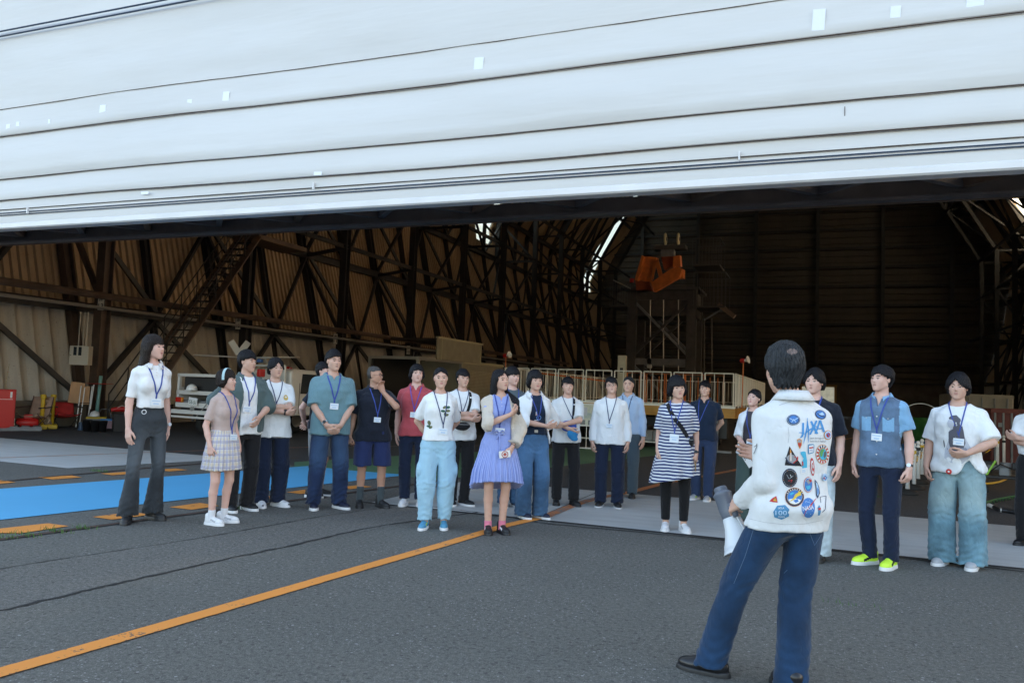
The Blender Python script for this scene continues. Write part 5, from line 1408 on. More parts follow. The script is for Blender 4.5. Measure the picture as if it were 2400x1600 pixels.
def camp_chair(nm, label, px, py, mf, m2, turn, w=.52, back=.80):
    t, u = fl(nm, label, 'camp chair', px, py, turn); fr = M_STEEL if m2 is None else m2
    # fabric seat and back as one sagging sling each
    def sling(P, name, m):
        mb = MB(); n = 8; vs = []; fs = []
        for i, (y, z) in enumerate(P):
            for k in range(n + 1): x = -w / 2 + w * k / n; s = .05 * math.sin(math.pi * k / n); vs.append((x, y + (s if name == 'backrest' else 0), z - (s if name == 'seat' else 0)))
        for i in range(len(P) - 1):
            for k in range(n): a = i * (n + 1) + k; fs.append((a, a + 1, a + n + 2, a + n + 1))
        mb.add(vs, fs); o = mb.build(name, m, t, smooth=True); md = o.modifiers.new('t', 'SOLIDIFY'); md.thickness = .012; return o
    sling([(-.26, .40), (-.10, .36), (.10, .32), (.2, .32)], 'seat', mf); sling([(.19, .34), (.24, .50), (.30, .66), (.34, back)], 'backrest', mf)
    for s in (-1, 1):
        MB().tube([(s * w / 2, -.27, .42), (s * w / 2 * .8, .28, .01)], .011, 6).build('leg', fr, t); MB().tube([(s * w / 2, .22, .40), (s * w / 2 * .8, -.28, .01)], .011, 6).build('leg', fr, t); MB().tube([(s * w / 2, .20, .33), (s * w / 2, .35, back + .02)], .012, 6).build('back_post', fr, t); MB().tube([(s * w / 2 * 1.08, -.26, .56), (s * w / 2 * 1.08, .26, .58)], .018, 6).build('armrest', fr, t)
    return t
camp_chair('camp_chair', 'tan and maroon folding camp chair near the red cabinet', 77, 1001, mat('canvas_tan', (.46, .30, .22), .8, noise_s=6, noise_a=.15), mat('frame_brown', (.10, .06, .05), .5), -35, .56, .84)
camp_chair('camp_chair', 'bright red folding camp chair between the yellow posts and the folded table', 152, 1001, mat('canvas_red', (.50, .03, .03), .8, noise_s=6, noise_a=.15), M_STEEL, 20, .56, .68)
t, u = fl('air_compressor', 'small red air compressor with a black wheel under the tan chair', 'compressor', 62, 1003)
MB().lathe([(.0, -.27), (.09, -.25), (.12, -.2), (.12, .2), (.09, .25), (0, .27)], n=20, M=Matrix.Translation((0, 0, .17)) @ Matrix.Rotation(R(90), 4, 'Y')).build('tank', M_RED, t, smooth=True); MB().box((.02, 0, .33), (.2, .14, .12), bev=.02).build('motor', M_RED, t)
MB().lathe([(0, -.03), (.12, -.03), (.13, 0), (.12, .03), (0, .03)], n=20, M=Matrix.Translation((-.27, -.08, .13)) @ Matrix.Rotation(R(80), 4, 'X')).build('wheel', M_RUBBER, t)
for k, (px, py) in enumerate(((97, 997), (121, 996))):
    t, u = fl('safety_post', 'thick yellow capped post on a yellow base, ' + ('nearer the tan camp chair' if k == 0 else 'nearer the red camp chair'), 'post', px, py, 0, 'yellow capped posts')
    MB().lathe([(.052, .10), (.052, .80), (.05, .82)], n=16).build('post_tube', M_YEL, t, smooth=True); MB().lathe([(.05, .81), (.072, .84), (.074, .90), (.06, .93), (0, .935)], n=16).build('cap', M_YEL, t, smooth=True); MB().box((0, 0, .06), (.28, .42, .12), bev=.02).build('base', M_YEL, t)
t, u = fl('foil_sheet', 'crumpled silver insulation sheet standing between the yellow posts', 'foil', 107, 1000)
mb = MB(); vs = []; fs = []
for i in range(7):
    for j in range(12): vs.append(((i - 3) * .035 * (1.2 - j / 16) + .02 * math.sin(j * 1.7 + i), .03 * math.sin(i * 2.1 + j * 1.3), .08 + j * .062))
for i in range(6):
    for j in range(11): a = i * 12 + j; fs.append((a, a + 12, a + 13, a + 1))
mb.add(vs, fs); o = mb.build('foil', mat('foil', (.62, .55, .48), .28, .85), t); md = o.modifiers.new('t', 'SOLIDIFY'); md.thickness = .004
t, u = fl('folded_table', 'folded camp table standing on edge with white legs, beside the red camp chair', 'folding table', 186, 1001, 15)
wood = mat('table_wood', (.50, .30, .16), .5, noise_s=5, noise_a=.2, stretch=(1, 1, .2))
MB().box((-.14, 0, .93), (.34, .03, .56), M=Matrix.Translation((-.13, 0, .93)) @ Matrix.Rotation(R(6), 4, 'Y'), bev=.005).build('tabletop', wood, t); MB().box((.10, .03, .86), (.20, .03, .50), bev=.005).build('tabletop', wood, t)
for x0, x1, z1 in ((-.10, -.04, 1.12), (-.02, .05, 1.08), (.17, .23, 1.12), (.22, .27, 1.16)): MB().tube([(x0, -.06, .02 if x1 != .27 else .5), (x1, -.06, z1)], .014, 7).build('leg', M_WHITE, t)
MB().bar((-.08, -.06, .66), (.2, -.06, .66), .02).build('crossbar', M_BLACK, t)
t, u = fl('parasol_stand', 'teal pipe stand with a thin red disc near the top', 'stand', 223, 998)
MB().tube([(0, 0, .05), (.06, 0, 1.42)], .047, 12).build('pipe', mat('teal_pipe', (.20, .42, .40), .4), t, smooth=True); MB().lathe([(0, -.008), (.34, -.006), (.345, 0), (.34, .006), (0, .012)], n=28, M=Matrix.Translation((.045, 0, 1.2))).build('disc', M_RED, t); MB().lathe([(.2, 0), (.2, .05), (.05, .06)], n=20).build('foot', M_GREY, t)
def bin_(nm, label, cat, px, py, w, d, h, m, lid=None, turn=0, grp=None):
    t, u = fl(nm, label, cat, px, py, turn, grp); mb = MB(); a = .92
    mb.add([(-w / 2 * a, -d / 2 * a, .01), (w / 2 * a, -d / 2 * a, .01), (w / 2 * a, d / 2 * a, .01), (-w / 2 * a, d / 2 * a, .01), (-w / 2, -d / 2, h), (w / 2, -d / 2, h), (w / 2, d / 2, h), (-w / 2, d / 2, h)], [(3, 2, 1, 0), (4, 5, 6, 7), (0, 1, 5, 4), (1, 2, 6, 5), (2, 3, 7, 6), (3, 0, 4, 7)]); mb.build('box_body', m, t)
    MB().box((0, 0, h + .02), (w + .03, d + .03, .05), bev=.012).build('lid', lid or m, t)
    for s in (-1, 1): MB().box((s * (w / 2 + .005), 0, h * .8), (.03, d * .35, .05), bev=.005).build('handle', M_BLACK, t)
    return t
bin_('storage_bin', 'grey storage bin with a yellow lid under the white helmet', 'bin', 224, 1003, .46, .36, .26, M_GREY, M_YEL)
bin_('storage_bin', 'clear pink storage bin with a blue lid', 'bin', 250, 1004, .30, .34, .22, mat('bin_pink', (.45, .28, .30), .3), mat('lid_blue', (.05, .24, .55), .4))
bin_('tool_case', 'black wheeled tool case left of the tall woman', 'case', 280, 1011, .34, .36, .42, M_BLACK, M_BLACK, 8)
bin_('tool_case', 'black hard case behind the wheeled tool case', 'case', 300, 1003, .40, .36, .36, mat('case_dark', (.02, .022, .027), .35), None, -6)
bin_('cardboard_box', 'small pale cardboard box behind the black buckets', 'box', 213, 1003, .14, .16, .16, mat('card', (.42, .36, .22), .8))
def helmet(nm_label, loc, rz=0):
    t = thing('helmet', nm_label, 'helmet', loc, rz); MB().lathe([(.13, 0), (.128, .03), (.115, .08), (.085, .12), (.045, .143), (0, .15)], n=22).build('shell', M_WHITE, t, smooth=True); MB().box((0, -.13, .008), (.18, .08, .012), bev=.004).build('brim', M_WHITE, t); MB().bar((0, -.11, .10), (0, .11, .10), .02, .02).build('ridge', M_WHITE, t)
p = gp(220, 1003); helmet('white safety helmet on the yellow lidded bin', (p.x, p.y, .31), R(30))
for k, (px, py) in enumerate(((203, 1010), (222, 1012), (239, 1012))):
    t, u = fl('bucket', ('black bucket, %s in the row before the storage bins' % ('leftmost', 'middle one', 'rightmost')[k]), 'bucket', px, py, 0, 'black buckets in a row')
    MB().lathe([(.085, .0), (.115, .27), (.12, .27), (.12, .285), (.108, .285), (.09, .1), (0, .1)], n=20).build('pail', M_BLACK, t, smooth=True); MB().ring((0, 0, .27), .118, .004, axis=(0, 1, .3), a0=math.pi, a1=2 * math.pi).build('handle', M_PIPE, t)
t, u = fl('duffel_bag', 'red bag lying on top of the black cases', 'bag', 282, 1004); t.location.z = .46
F = Field((-.3, -.14, -.02), (.3, .14, .2), .012); F.add(P_chain([(-.2, 0, .05), (.1, 0, .07), (.22, 0, .10)], [.06, .075, .05]), 0); F.warp(lambda X, Y, Z: .006 * wob(3)(X, Y, Z, 20, 20)); V, Q = F.mesh(); link_mesh('bag_body', np_mesh('bag', V, Q), [M_RED], t); MB().tube([(-.1, -.05, .1), (0, -.07, .16), (.1, -.05, .12)], .008, 6).build('strap', M_WHITE, t)
t, u = fl('hose_reel', 'dark curved hose behind the teal stand', 'hose', 243, 985)
MB().tube([(-.2, 0, 0), (-.18, 0, .35), (-.08, 0, .55), (.12, 0, .55), (.2, 0, .35), (.22, 0, 0)], .018, 8).build('hose', M_GREY, t, smooth=True)
t, u = fl('work_lamp', 'small dark blue camp lantern by the buckets', 'lantern', 189, 1008); MB().lathe([(.07, 0), (.075, .03), (.05, .05), (.05, .15), (.065, .17), (.06, .2), (0, .22)], n=16).build('lamp_body', mat('lantern_blue', (.06, .10, .16), .4), t)
t, u = fl('wall_duct', 'cream boxed duct along the foot of the left wall', 'duct', 300, 960); t.location = (-18.9, 18.5, 0); t.rotation_euler = (0, 0, 0)
MB().box((0, 0, .95), (.35, 2.6, .22), bev=.02).build('duct_body', M_CREAM, t); MB().box((0, -.8, .42), (.1, .1, .84)).build('duct_leg', M_STEEL, t); MB().box((0, .8, .42), (.1, .1, .84)).build('duct_leg', M_STEEL, t)
# --- the white pickup truck behind the left group
def truck():
    rl = gp(397, 1023); Wt = 1.70; tilt = 0.02
    o = Vector((rl.x + Wt / 2, rl.y, 0)); t = thing('pickup_truck', 'white four-wheel-drive pickup parked behind the left group', 'pickup truck', o, R(-7))
    W = mat('truck_white', (.66, .64, .60), .3, coat=.3)
    # local: x right, y forward (into the hangar), rear face at y=0
    MB().box((0, 1.05, .86), (Wt - .1, 2.0, .06)).build('bed_floor', M_GREY, t)
    for s in (-1, 1): MB().box((s * (Wt / 2 - .04), 1.05, 1.02), (.06, 2.0, .38), bev=.01).build('side_panel', W, t)
    MB().box((0, .03, .78), (Wt, .05, .12), bev=.01).build('tailgate', W, t)
    # rack frame at the rear with dark opening
    mb = MB()
    for s in (-1, 1): mb.box((s * (Wt / 2 - .05), .06, 1.12), (.07, .07, .80))
    mb.box((0, .06, 1.50), (Wt, .07, .07)); mb.box((0, .06, 1.10 - .02), (Wt, .07, .09)); mb.build('rack_frame', W, t)
    MB().box((0, .9, 1.28), (Wt - .2, 1.5, .36), bev=.02).build('dark_opening_fill', mat('bed_dark', (.025, .024, .024), .7), t)  # dark box drawn for the shade inside the bed opening
    bm = MB(); bm.box((0, -.05, .62), (Wt, .12, .10), bev=.015); bm.box((0, -.10, .50), (Wt * .96, .06, .05), bev=.01); bm.build('bumper', W, t)
    for s in (-1, 1):
        l = MB().box((s * (Wt / 2 - .16), -.01, .90), (.22, .06, .12), bev=.01).build('tail_light', mat('lens_red', (.50, .015, .01), .2), t); MB().box((s * (Wt / 2 - .27 * 1), -.015, .90), (.05, .06, .12), bev=.01).build('indicator', mat('lens_orange', (.6, .2, .02), .2), l)
    pl = MB().box((-.16, -.06, .88), (.30, .012, .17), M=Matrix.Translation((-.16, -.05, .88)) @ Matrix.Rotation(R(4), 4, 'Y'), bev=.003).build('number_plate', M_WHITE, t); T2 = Matrix.Translation((-.16, -.058, .86)) @ Matrix.Rotation(R(4), 4, 'Y'); gk = mat('plate_green', (.05, .12, .08), .5)
    text_mesh('plate_number', '53-51', .085, T2, gk, pl, .24)
    MB().lathe([(.0, 0), (.06, .0), (.06, .03), (0, .03)], n=14, M=Matrix.Translation((-.12, -.08, .70)) @ Matrix.Rotation(R(90), 4, 'X')).build('tow_hitch', M_PIPE, t); MB().box((0, .3, .66), (Wt - .3, .5, .2)).build('chassis', M_BLACK, t)
    MB().tube([(.4, -.06, .90), (.05, -.1, .52)], .012, 6).build('tailgate_stay', M_PIPE, t)
    # cab
    prof = [(2.1, .55), (4.9, .55), (4.9, .98), (4.15, 1.08), (3.75, 1.72), (2.25, 1.76), (2.1, 1.70)]
    Mx = Matrix(((0, 0, 1, -Wt / 2), (1, 0, 0, 0), (0, 1, 0, 0), (0, 0, 0, 1))); cab = MB().prism(prof, Mx, Wt).build('cab_body', W, t); md = cab.modifiers.new('b', 'BEVEL'); md.width = .05; md.segments = 3
    for s in (-1, 1):
        Ms = Matrix(((0, 0, 1, s * (Wt / 2 + .004)), (1, 0, 0, 0), (0, 1, 0, 0), (0, 0, 0, 1)))
        MB().prism([(2.45, 1.12), (3.98, 1.12), (3.62, 1.62), (2.5, 1.64)], Ms, .006 * s).build('side_window', M_GLASS, t)
        MB().box((s * (Wt / 2 + .012), 3.0, 1.0), (.01, .14, .03)).build('door_handle', M_PIPE, t); MB().box((s * (Wt / 2 + .004), 2.42, 1.0), (.008, .012, .8)).build('door_seam', M_BLACK, t); MB().box((s * (Wt / 2 + .14), 3.92, 1.2), (.18, .09, .16), bev=.02).build('wing_mirror', W, t)
        for y in (.95, 3.95):
            Mw = Matrix.Translation((s * (Wt / 2 - .10), y, .34)) @ Matrix.Rotation(R(90), 4, 'Y')
            wh = MB().lathe([(.2, -.10), (.31, -.10), (.335, -.07), (.34, 0), (.335, .07), (.31, .10), (.2, .10)], n=28, M=Mw).build('wheel', M_RUBBER, t, smooth=True); MB().lathe([(0, -.105), (.14, -.10), (.2, -.105), (.2, .105), (.14, .10), (0, .105)], n=20, M=Mw).build('rim', M_PIPE, wh)
            MB().ring((s * (Wt / 2), y, .36), .39, .035, axis=(1, 0, 0), a0=0, a1=math.pi, n=16).build('wheel_arch', M_BLACK, t)
    MB().box((0, 2.24, 1.45), (1.3, .02, .35)).build('rear_window', M_GLASS, t)
    mb = MB()
    for s in (-1, 1): mb.tube([(s * .72, 2.0, .9), (s * .72, 2.0, 1.82)], .03, 8)
    mb.tube([(-.72, 2.0, 1.82), (.72, 2.0, 1.82)], .03, 8); mb.tube([(-.72, 2.0, 1.4), (.72, 2.0, 1.4)], .02, 8); mb.build('roll_bar', W, t)
    MB().box((.3, 1.6, 1.62), (.12, .2, .2), bev=.02).build('jerry_rack', M_RED, t)
    return t
truck()
p = gp(397, 1023); helmet('white safety helmet inside the pickup truck bed', (p.x + .62, p.y - .02, 1.135), R(10))
t = thing('life_ring', 'red and white life ring hung behind the pickup cab', 'life ring', onY(674, 877, gp(397, 1023).y + 2.2)); MB().ring((0, 0, 0), .16, .045, axis=(.2, -1, 0), n=28, m=10).build('ring_foam', M_RED, t, smooth=True)
for a in (.4, 2.0, 3.5, 5.1): d_, u_, v_ = ortho((.2, -1, 0)); MB().ring(u_ * .16 * math.cos(a) + v_ * .16 * math.sin(a), .047, .006, axis=d_.cross(u_ * math.cos(a) + v_ * math.sin(a)), n=14, m=5).build('band', M_WHITE, t)
# drone with a V tail on a rack above the truck bed
def drone():
    D = 20.6; a = atd(457, 832, D); b = atd(697, 837, D); c_ = atd(574, 838, D); t = thing('unmanned_aircraft', 'white V-tailed unmanned aircraft with long straight wing above the pickup', 'drone', c_)
    w = mat('drone_white', (.62, .60, .55), .35); ax_ = (b - a).normalized(); ch = ax_.cross(Vector((0, 0, 1))).normalized()
    def wing(p, q, c0, c1, thk, nm):
        mb = MB(); n = 10; vs = []
        up = (q - p).normalized().cross(ch).normalized()
        for e, c2 in ((p, c0), (q, c1)):
            for k in range(n): an = 2 * math.pi * k / n; vs.append(e + ch * (math.cos(an) * c2 / 2) + up * (math.sin(an) * thk / 2 * (1 if math.sin(an) > 0 else .6)))
        fs = [(k, (k + 1) % n, n + (k + 1) % n, n + k) for k in range(n)] + [tuple(range(n))[::-1], tuple(range(n, 2 * n))]; mb.add(vs, fs); return mb.build(nm, w, t, smooth=True, world=True)
    wing(c_, a, .26, .18, .05, 'wing'); wing(c_, b, .26, .18, .05, 'wing')
    for e in (a, b): mb = MB(); mb.tube([e - ch * .12, e + ch * .14], [.03, .015], 8); mb.build('wing_tip', mat('tip_pale', (.6, .5, .42), .4), t, world=True)
    tb = c_ - ch * 1.0 if (c_ - ch * 1.0).length > (c_ + ch * 1.0).length else c_ + ch * 1.0
    mb = MB(); f = (tb - c_).normalized(); mb.tube([c_ - f * .5, c_ - f * .3, c_, c_ + f * .35, tb], [.03, .09, .11, .06, .03], 14); mb.build('fuselage', w, t, smooth=True, world=True)
    for px, py in ((541, 799), (582, 801)):
        q = atd(px, py, D + .9); mb = MB(); base = atd(560, 829, D + .9); up = (q - base).normalized(); n = ax_.cross(up)
        s = up.cross(Vector((CM.transposed() @ up).to_tuple()) * 0 + ray(560, 830)).normalized() * .085
        mb.add([base - s, base + s, q + s * .95, q - s * .95, base - s + f * .02, base + s + f * .02, q + s * .95 + f * .02, q - s * .95 + f * .02], [(0, 1, 2, 3), (7, 6, 5, 4), (0, 4, 5, 1), (1, 5, 6, 2), (2, 6, 7, 3), (3, 7, 4, 0)]); mb.build('tail_fin', w, t, world=True)
    for px in (588, 609): q = atd(px, 845, D - .1); mb = MB(); mb.box(q, (.14, .12, .09), bev=.02); mb.build('camera_pod', mat('pod_blue', (.03, .12, .35), .3), t, world=True)
    r_ = thing('aircraft_rack', 'thin white stand and struts carrying the unmanned aircraft', 'rack', (c_.x, c_.y, 0))
    for (x0, y0, x1, y1) in ((583, 856, 583, 935), (560, 846, 640, 850), (600, 880, 622, 838), (622, 838, 640, 905)): mb = MB(); mb.tube([atd(x0, y0, D), atd(x1, y1, D)], .018, 7); mb.build('strut', M_PIPE, r_, world=True)
    mb = MB(); mb.box(atd(606, 890, D), (.36, .12, .16), bev=.01); mb.build('equipment_case', M_GREY, r_, world=True)
drone()
# --- gull-wing container against the left wall
def container():
    Xf = -12.7; y0 = onX(980, 850, Xf).y; y1 = onX(1083, 850, Xf).y; y2 = onX(1178, 866, Xf).y; t = thing('gullwing_container', 'cream container truck body with its side panel raised and a louvred side', 'container', (Xf - 1, (y0 + y2) / 2, 0)); c1 = mat('container_cream', (.30, .28, .205), .5, noise_s=3, noise_a=.12); H_ = 2.42
    mb = MB(); mb.box((Xf - .95, (y1 + y2) / 2, H_ / 2 + .3), (1.9, y2 - y1, H_ - .6), bev=.02); mb.build('louvre_housing', c1, t, world=True)
    mb = MB(); z = .75
    while z < H_ - .28: mb.bar((Xf + .02, y1 + .75, z), (Xf + .02, y2 - .08, z), .035, .018); z += .058
    mb.build('louvres', M_CREAM, t, world=True); mb = MB(); mb.box((Xf + .015, y1 + .36, 1.35), (.02, .60, 1.7)); mb.build('access_door', c1, t, world=True)
    mb = MB(); mb.tube([(Xf + .0, y1, H_ + .0), (Xf + .0, y2, H_ + .0)], .06, 8); mb.build('top_rail', mat('rail_cream', (.50, .47, .32), .4), t, world=True)
    mb = MB()
    for (y, x) in ((y0, Xf), (y1 - .1, Xf), (y0, Xf - 1.9)): mb.box((x, y, H_ / 2), (.1, .1, H_))
    mb.box((Xf, (y0 + y1) / 2, H_ - .03), (.08, y1 - y0, .12)); mb.box((Xf - .95, y0, H_ - .03), (1.9, .08, .1)); mb.build('open_frame', M_PIPE, t, world=True)
    mb = MB(); mb.box((Xf - 1.8, (y0 + y1) / 2, H_ / 2), (.05, y1 - y0, H_)); mb.box((Xf - .95, (y0 + y1) / 2, .25), (1.9, y1 - y0, .5)); mb.build('inner_wall', M_BLACK, t, world=True)
    a, b = onX(1024, 800, Xf + .05), onX(1127, 832, Xf + .05); zb, zt = onX(1034, 843, Xf + .05).z, onX(1024, 790, Xf + .05).z
    g = MB(); g.box((Xf + .05, (a.y + b.y) / 2, (zb + zt) / 2), (.06, b.y - a.y, zt - zb), bev=.01); g.build('raised_panel', c1, t, world=True); mb = MB(); mb.box((Xf + .07, (a.y + b.y) / 2, zt), (.12, b.y - a.y + .05, .07)); mb.box((Xf + .09, a.y + .3, (zb + zt) / 2), (.04, .06, zt - zb)); mb.box((Xf + .09, b.y - .1, (zb + zt) / 2), (.04, .06, zt - zb)); mb.build('panel_edge', mat('rail_cream', (.50, .47, .32), .4), t, world=True)
    mb = MB(); mb.box((Xf - .9, (a.y + b.y) / 2, zt - .05), (1.9, b.y - a.y, .05)); mb.build('roof_panel', M_STEEL, t, world=True); mb = MB(); mb.bar((Xf, y0, H_), (Xf + .02, a.y + .2, zb), .06); mb.build('lift_strut', M_PIPE, t, world=True)
container()
# --- railed platform vehicle
def deck():
    Yf = 20.7; A_ = onY(1178, 950, Yf); B_ = onY(1722, 958, Yf); x0, x1 = A_.x, B_.x; z = onY(1722, 957, Yf).z; y1 = 33.0; t = thing('railed_platform', 'wheeled steel platform with white gate railings and an ochre edge beam', 'platform', ((x0 + x1) / 2, Yf, 0))
    och = mat('ochre_beam', (.46, .23, .03), .5, noise_s=3, noise_a=.18); pale = mat('rail_pale', (.80, .80, .74), .4); cx = (x0 + x1) / 2
    MB().box((cx, Yf + .03, z - .135), (x1 - x0, .10, .25)).build('edge_beam', och, t, world=True); MB().box((x1 - .03, (Yf + y1) / 2 + .1, z - .135), (.10, y1 - Yf - .2, .25)).build('edge_beam', och, t, world=True); MB().box((cx, (Yf + y1) / 2 + .1, z - .05), (x1 - x0 - .12, y1 - Yf, .08)).build('deck_plate', M_GREY, t, world=True); MB().box((cx, Yf - .015, z + .015), (x1 - x0, .06, .05)).build('toe_board', pale, t, world=True)
    def gate(pa, pb, nb):
        mb = MB(); h = .885; u = Vector((0, 0, 1)); pa, pb = Vector(pa), Vector(pb)
        for q in (pa, pb): mb.tube([q, q + u * h], .018, 6)
        mb.tube([pa + u * h, pb + u * h], .018, 6); mb.tube([pa + u * .06, pb + u * .06], .012, 6)
        for k in range(1, nb + 1): q = pa.lerp(pb, k / (nb + 1)); mb.tube([q + u * .06, q + u * h], .009, 5)
        mb.build('rail_gate', pale, t, world=True)
    n = 8; gw = (x1 - x0) / n
    for k in range(n): gate((x0 + k * gw + .04, Yf, z), (x0 + (k + 1) * gw - .04, Yf, z), 2)
    y = Yf + .1
    while y < y1: gate((x1, y, z), (x1, min(y + .86, y1), z), 3); y += .92
    y = Yf + .1
    while y < y1: gate((x0, y, z), (x0, min(y + .86, y1), z), 3); y += .92
    for k in range(n): gate((x0 + k * gw + .04, y1, z), (x0 + (k + 1) * gw - .04, y1, z), 4)
    for s in range(3): MB().box((x0 + 1.2 + s * 2.2, Yf + .5, .62), (1.2, .5, .55), bev=.02).build('chassis_box', M_BLACK, t, world=True)
    MB().box((cx, (Yf + y1) / 2, .72), (x1 - x0 - 1.2, y1 - Yf - 1.0, .24)).build('chassis', M_BLACK, t, world=True)
    for k in range(4):
        q = onY(1480 + k * 33, 1026, Yf - .02); b = MB().box((q.x, Yf + .15, .36), (.36, .3, .28), bev=.01).build('tool_locker', M_GREY, t, world=True); MB().ring((q.x, Yf - .02, .36), .045, .010, axis=(0, 1, 0), n=14, m=5).build('hook', M_PIPE, b, world=True)
    MB().box((cx + .6, Yf + .05, .19), (3.6, .22, .03)).build('running_board', M_PIPE, t, world=True)
    for x in (x1 - .45, x0 + .5):
        mb = MB(); mb.box((x, Yf + .05, .55), (.09, .09, 1.0)); mb.box((x + .08, Yf + .05, .04), (.62, .25, .05)); mb.box((x - .3, Yf + .12, .40), (.42, .3, .30)); mb.build('outrigger', M_GREY, t, world=True)
    for x in (x0 + .8, x1 - .8):
        for yy in (Yf + 1.2, Yf + 3.2, y1 - 2):
            Mw = Matrix.Translation((x, yy, .36)) @ Matrix.Rotation(R(90), 4, 'Y'); w = MB().lathe([(.2, -.12), (.33, -.12), (.36, 0), (.33, .12), (.2, .12)], n=22, M=Mw); w.build('wheel', M_RUBBER, t, world=True)
    # steps with orange hoops on the deck, ladder
    for k in range(5):
        q = onY(1490 + k * 46, 905, Yf + 5.5); mb = MB(); mb.tube([(q.x - .3, Yf + 5.5, z), (q.x - .3, Yf + 5.5, z + .98), (q.x + .3, Yf + 5.5, z + .98), (q.x + .3, Yf + 5.5, z)], .022, 6); mb.tube([(q.x - .15, Yf + 5.6, z), (q.x - .15, Yf + 5.6, z + .9)], .015, 5); mb.tube([(q.x + .1, Yf + 5.6, z), (q.x + .1, Yf + 5.6, z + .9)], .015, 5); mb.build('orange_hoop', M_OR, t, world=True)
    mb = MB(); mb.tube([onY(1262, 874, Yf + 3), onY(1420, 893, Yf + 5)], .025, 6); mb.build('orange_rail', M_OR, t, world=True)
    for px, py in ((1188, 833), (1745, 845)):
        q = onY(px, py, Yf + .6); hs_ = thing('loudspeaker', 'red and white horn loudspeaker, ' + ('left of the railings' if px < 1300 else 'right corner of the railings'), 'loudspeaker', q, R(-20)); hs_['group'] = 'horn loudspeakers by the railings'
        MB().lathe([(.03, -.12), (.06, -.10), (.06, -.02), (.03, 0)], n=14, M=Matrix.Rotation(R(90), 4, 'Y') @ Matrix.Translation((0, 0, 0))).build('driver', M_RED, hs_); MB().lathe([(.03, 0), (.045, .05), (.085, .10), (.10, .11), (.07, .08), (.02, .04)], n=20, M=Matrix.Rotation(R(75), 4, 'Y')).build('horn', M_WHITE, hs_); MB().tube([(-.03, 0, -.03), (-.05, 0, z - q.z)], .014, 6).build('pole', M_OR, hs_)
    mb = thing('control_box', 'pale upright control box behind the platform railings', 'electrical box', (onY(1457, 905, Yf + 1.5).x, Yf + 1.5, z)); MB().box((0, 0, .72), (.24, .16, 1.3), bev=.01).build('cabinet', M_CREAM, mb); MB().box((0, -.085, .95), (.09, .01, .13)).build('window', M_BLACK, mb)
deck()
# posters on a stand in front of the platform
M_POST = None
_t = NT('poster_print'); _c = _t.coords('Object'); _q = _t.ramp(_t.noise(_c, 3.2, 4, .6), [(.35, (.30, .42, .48)), (.5, (.62, .62, .52)), (.6, (.70, .70, .64)), (.75, (.30, .45, .30))], 'LINEAR'); _t.l(_q, _t.b.inputs['Base Color']); M_POST = _t.m
for k, (pa, pb, lab) in enumerate((((1347, 944), (1442, 1002), 'wide landscape picture board in front of the platform behind the smiling man'), ((1452, 944), (1501, 1003), 'narrow seascape picture board beside the man with glasses'))):
    Yp = 19.4; a, b = onY(*pa, Yp), onY(*pb, Yp); t = thing('display_board', lab, 'display board', ((a.x + b.x) / 2, Yp, 0)); t['group'] = 'picture boards on thin stands'
    w, h, zc = abs(b.x - a.x), abs(a.z - b.z), (a.z + b.z) / 2
    MB().box((0, 0, zc), (w, .02, h), bev=.004).build('board', M_WHITE, t); MB().box((0, -.013, zc), (w - .04, .006, h - .05)).build('poster', M_POST, t)
    ps = MB(); ps.box((-w * .3, -.018, zc - h * .33), (w * .15, .004, h * .2)); ps.box((-w * .08, -.018, zc - h * .33), (w * .15, .004, h * .2)); ps.build('poster_picture', M_GREY, t); MB().box((-w * .28, -.018, zc + h * .15), (w * .2, .004, h * .35)).build('poster_picture', mat('poster_pale', (.55, .55, .62), .5), t)
    MB().tube([(-w * .2, .03, .03), (-w * .2, .03, zc)], .010, 6).build('stand_pole', M_WHITE, t); MB().box((-w * .1, .03, .015), (.5, .25, .02)).build('stand_foot', M_WHITE, t)
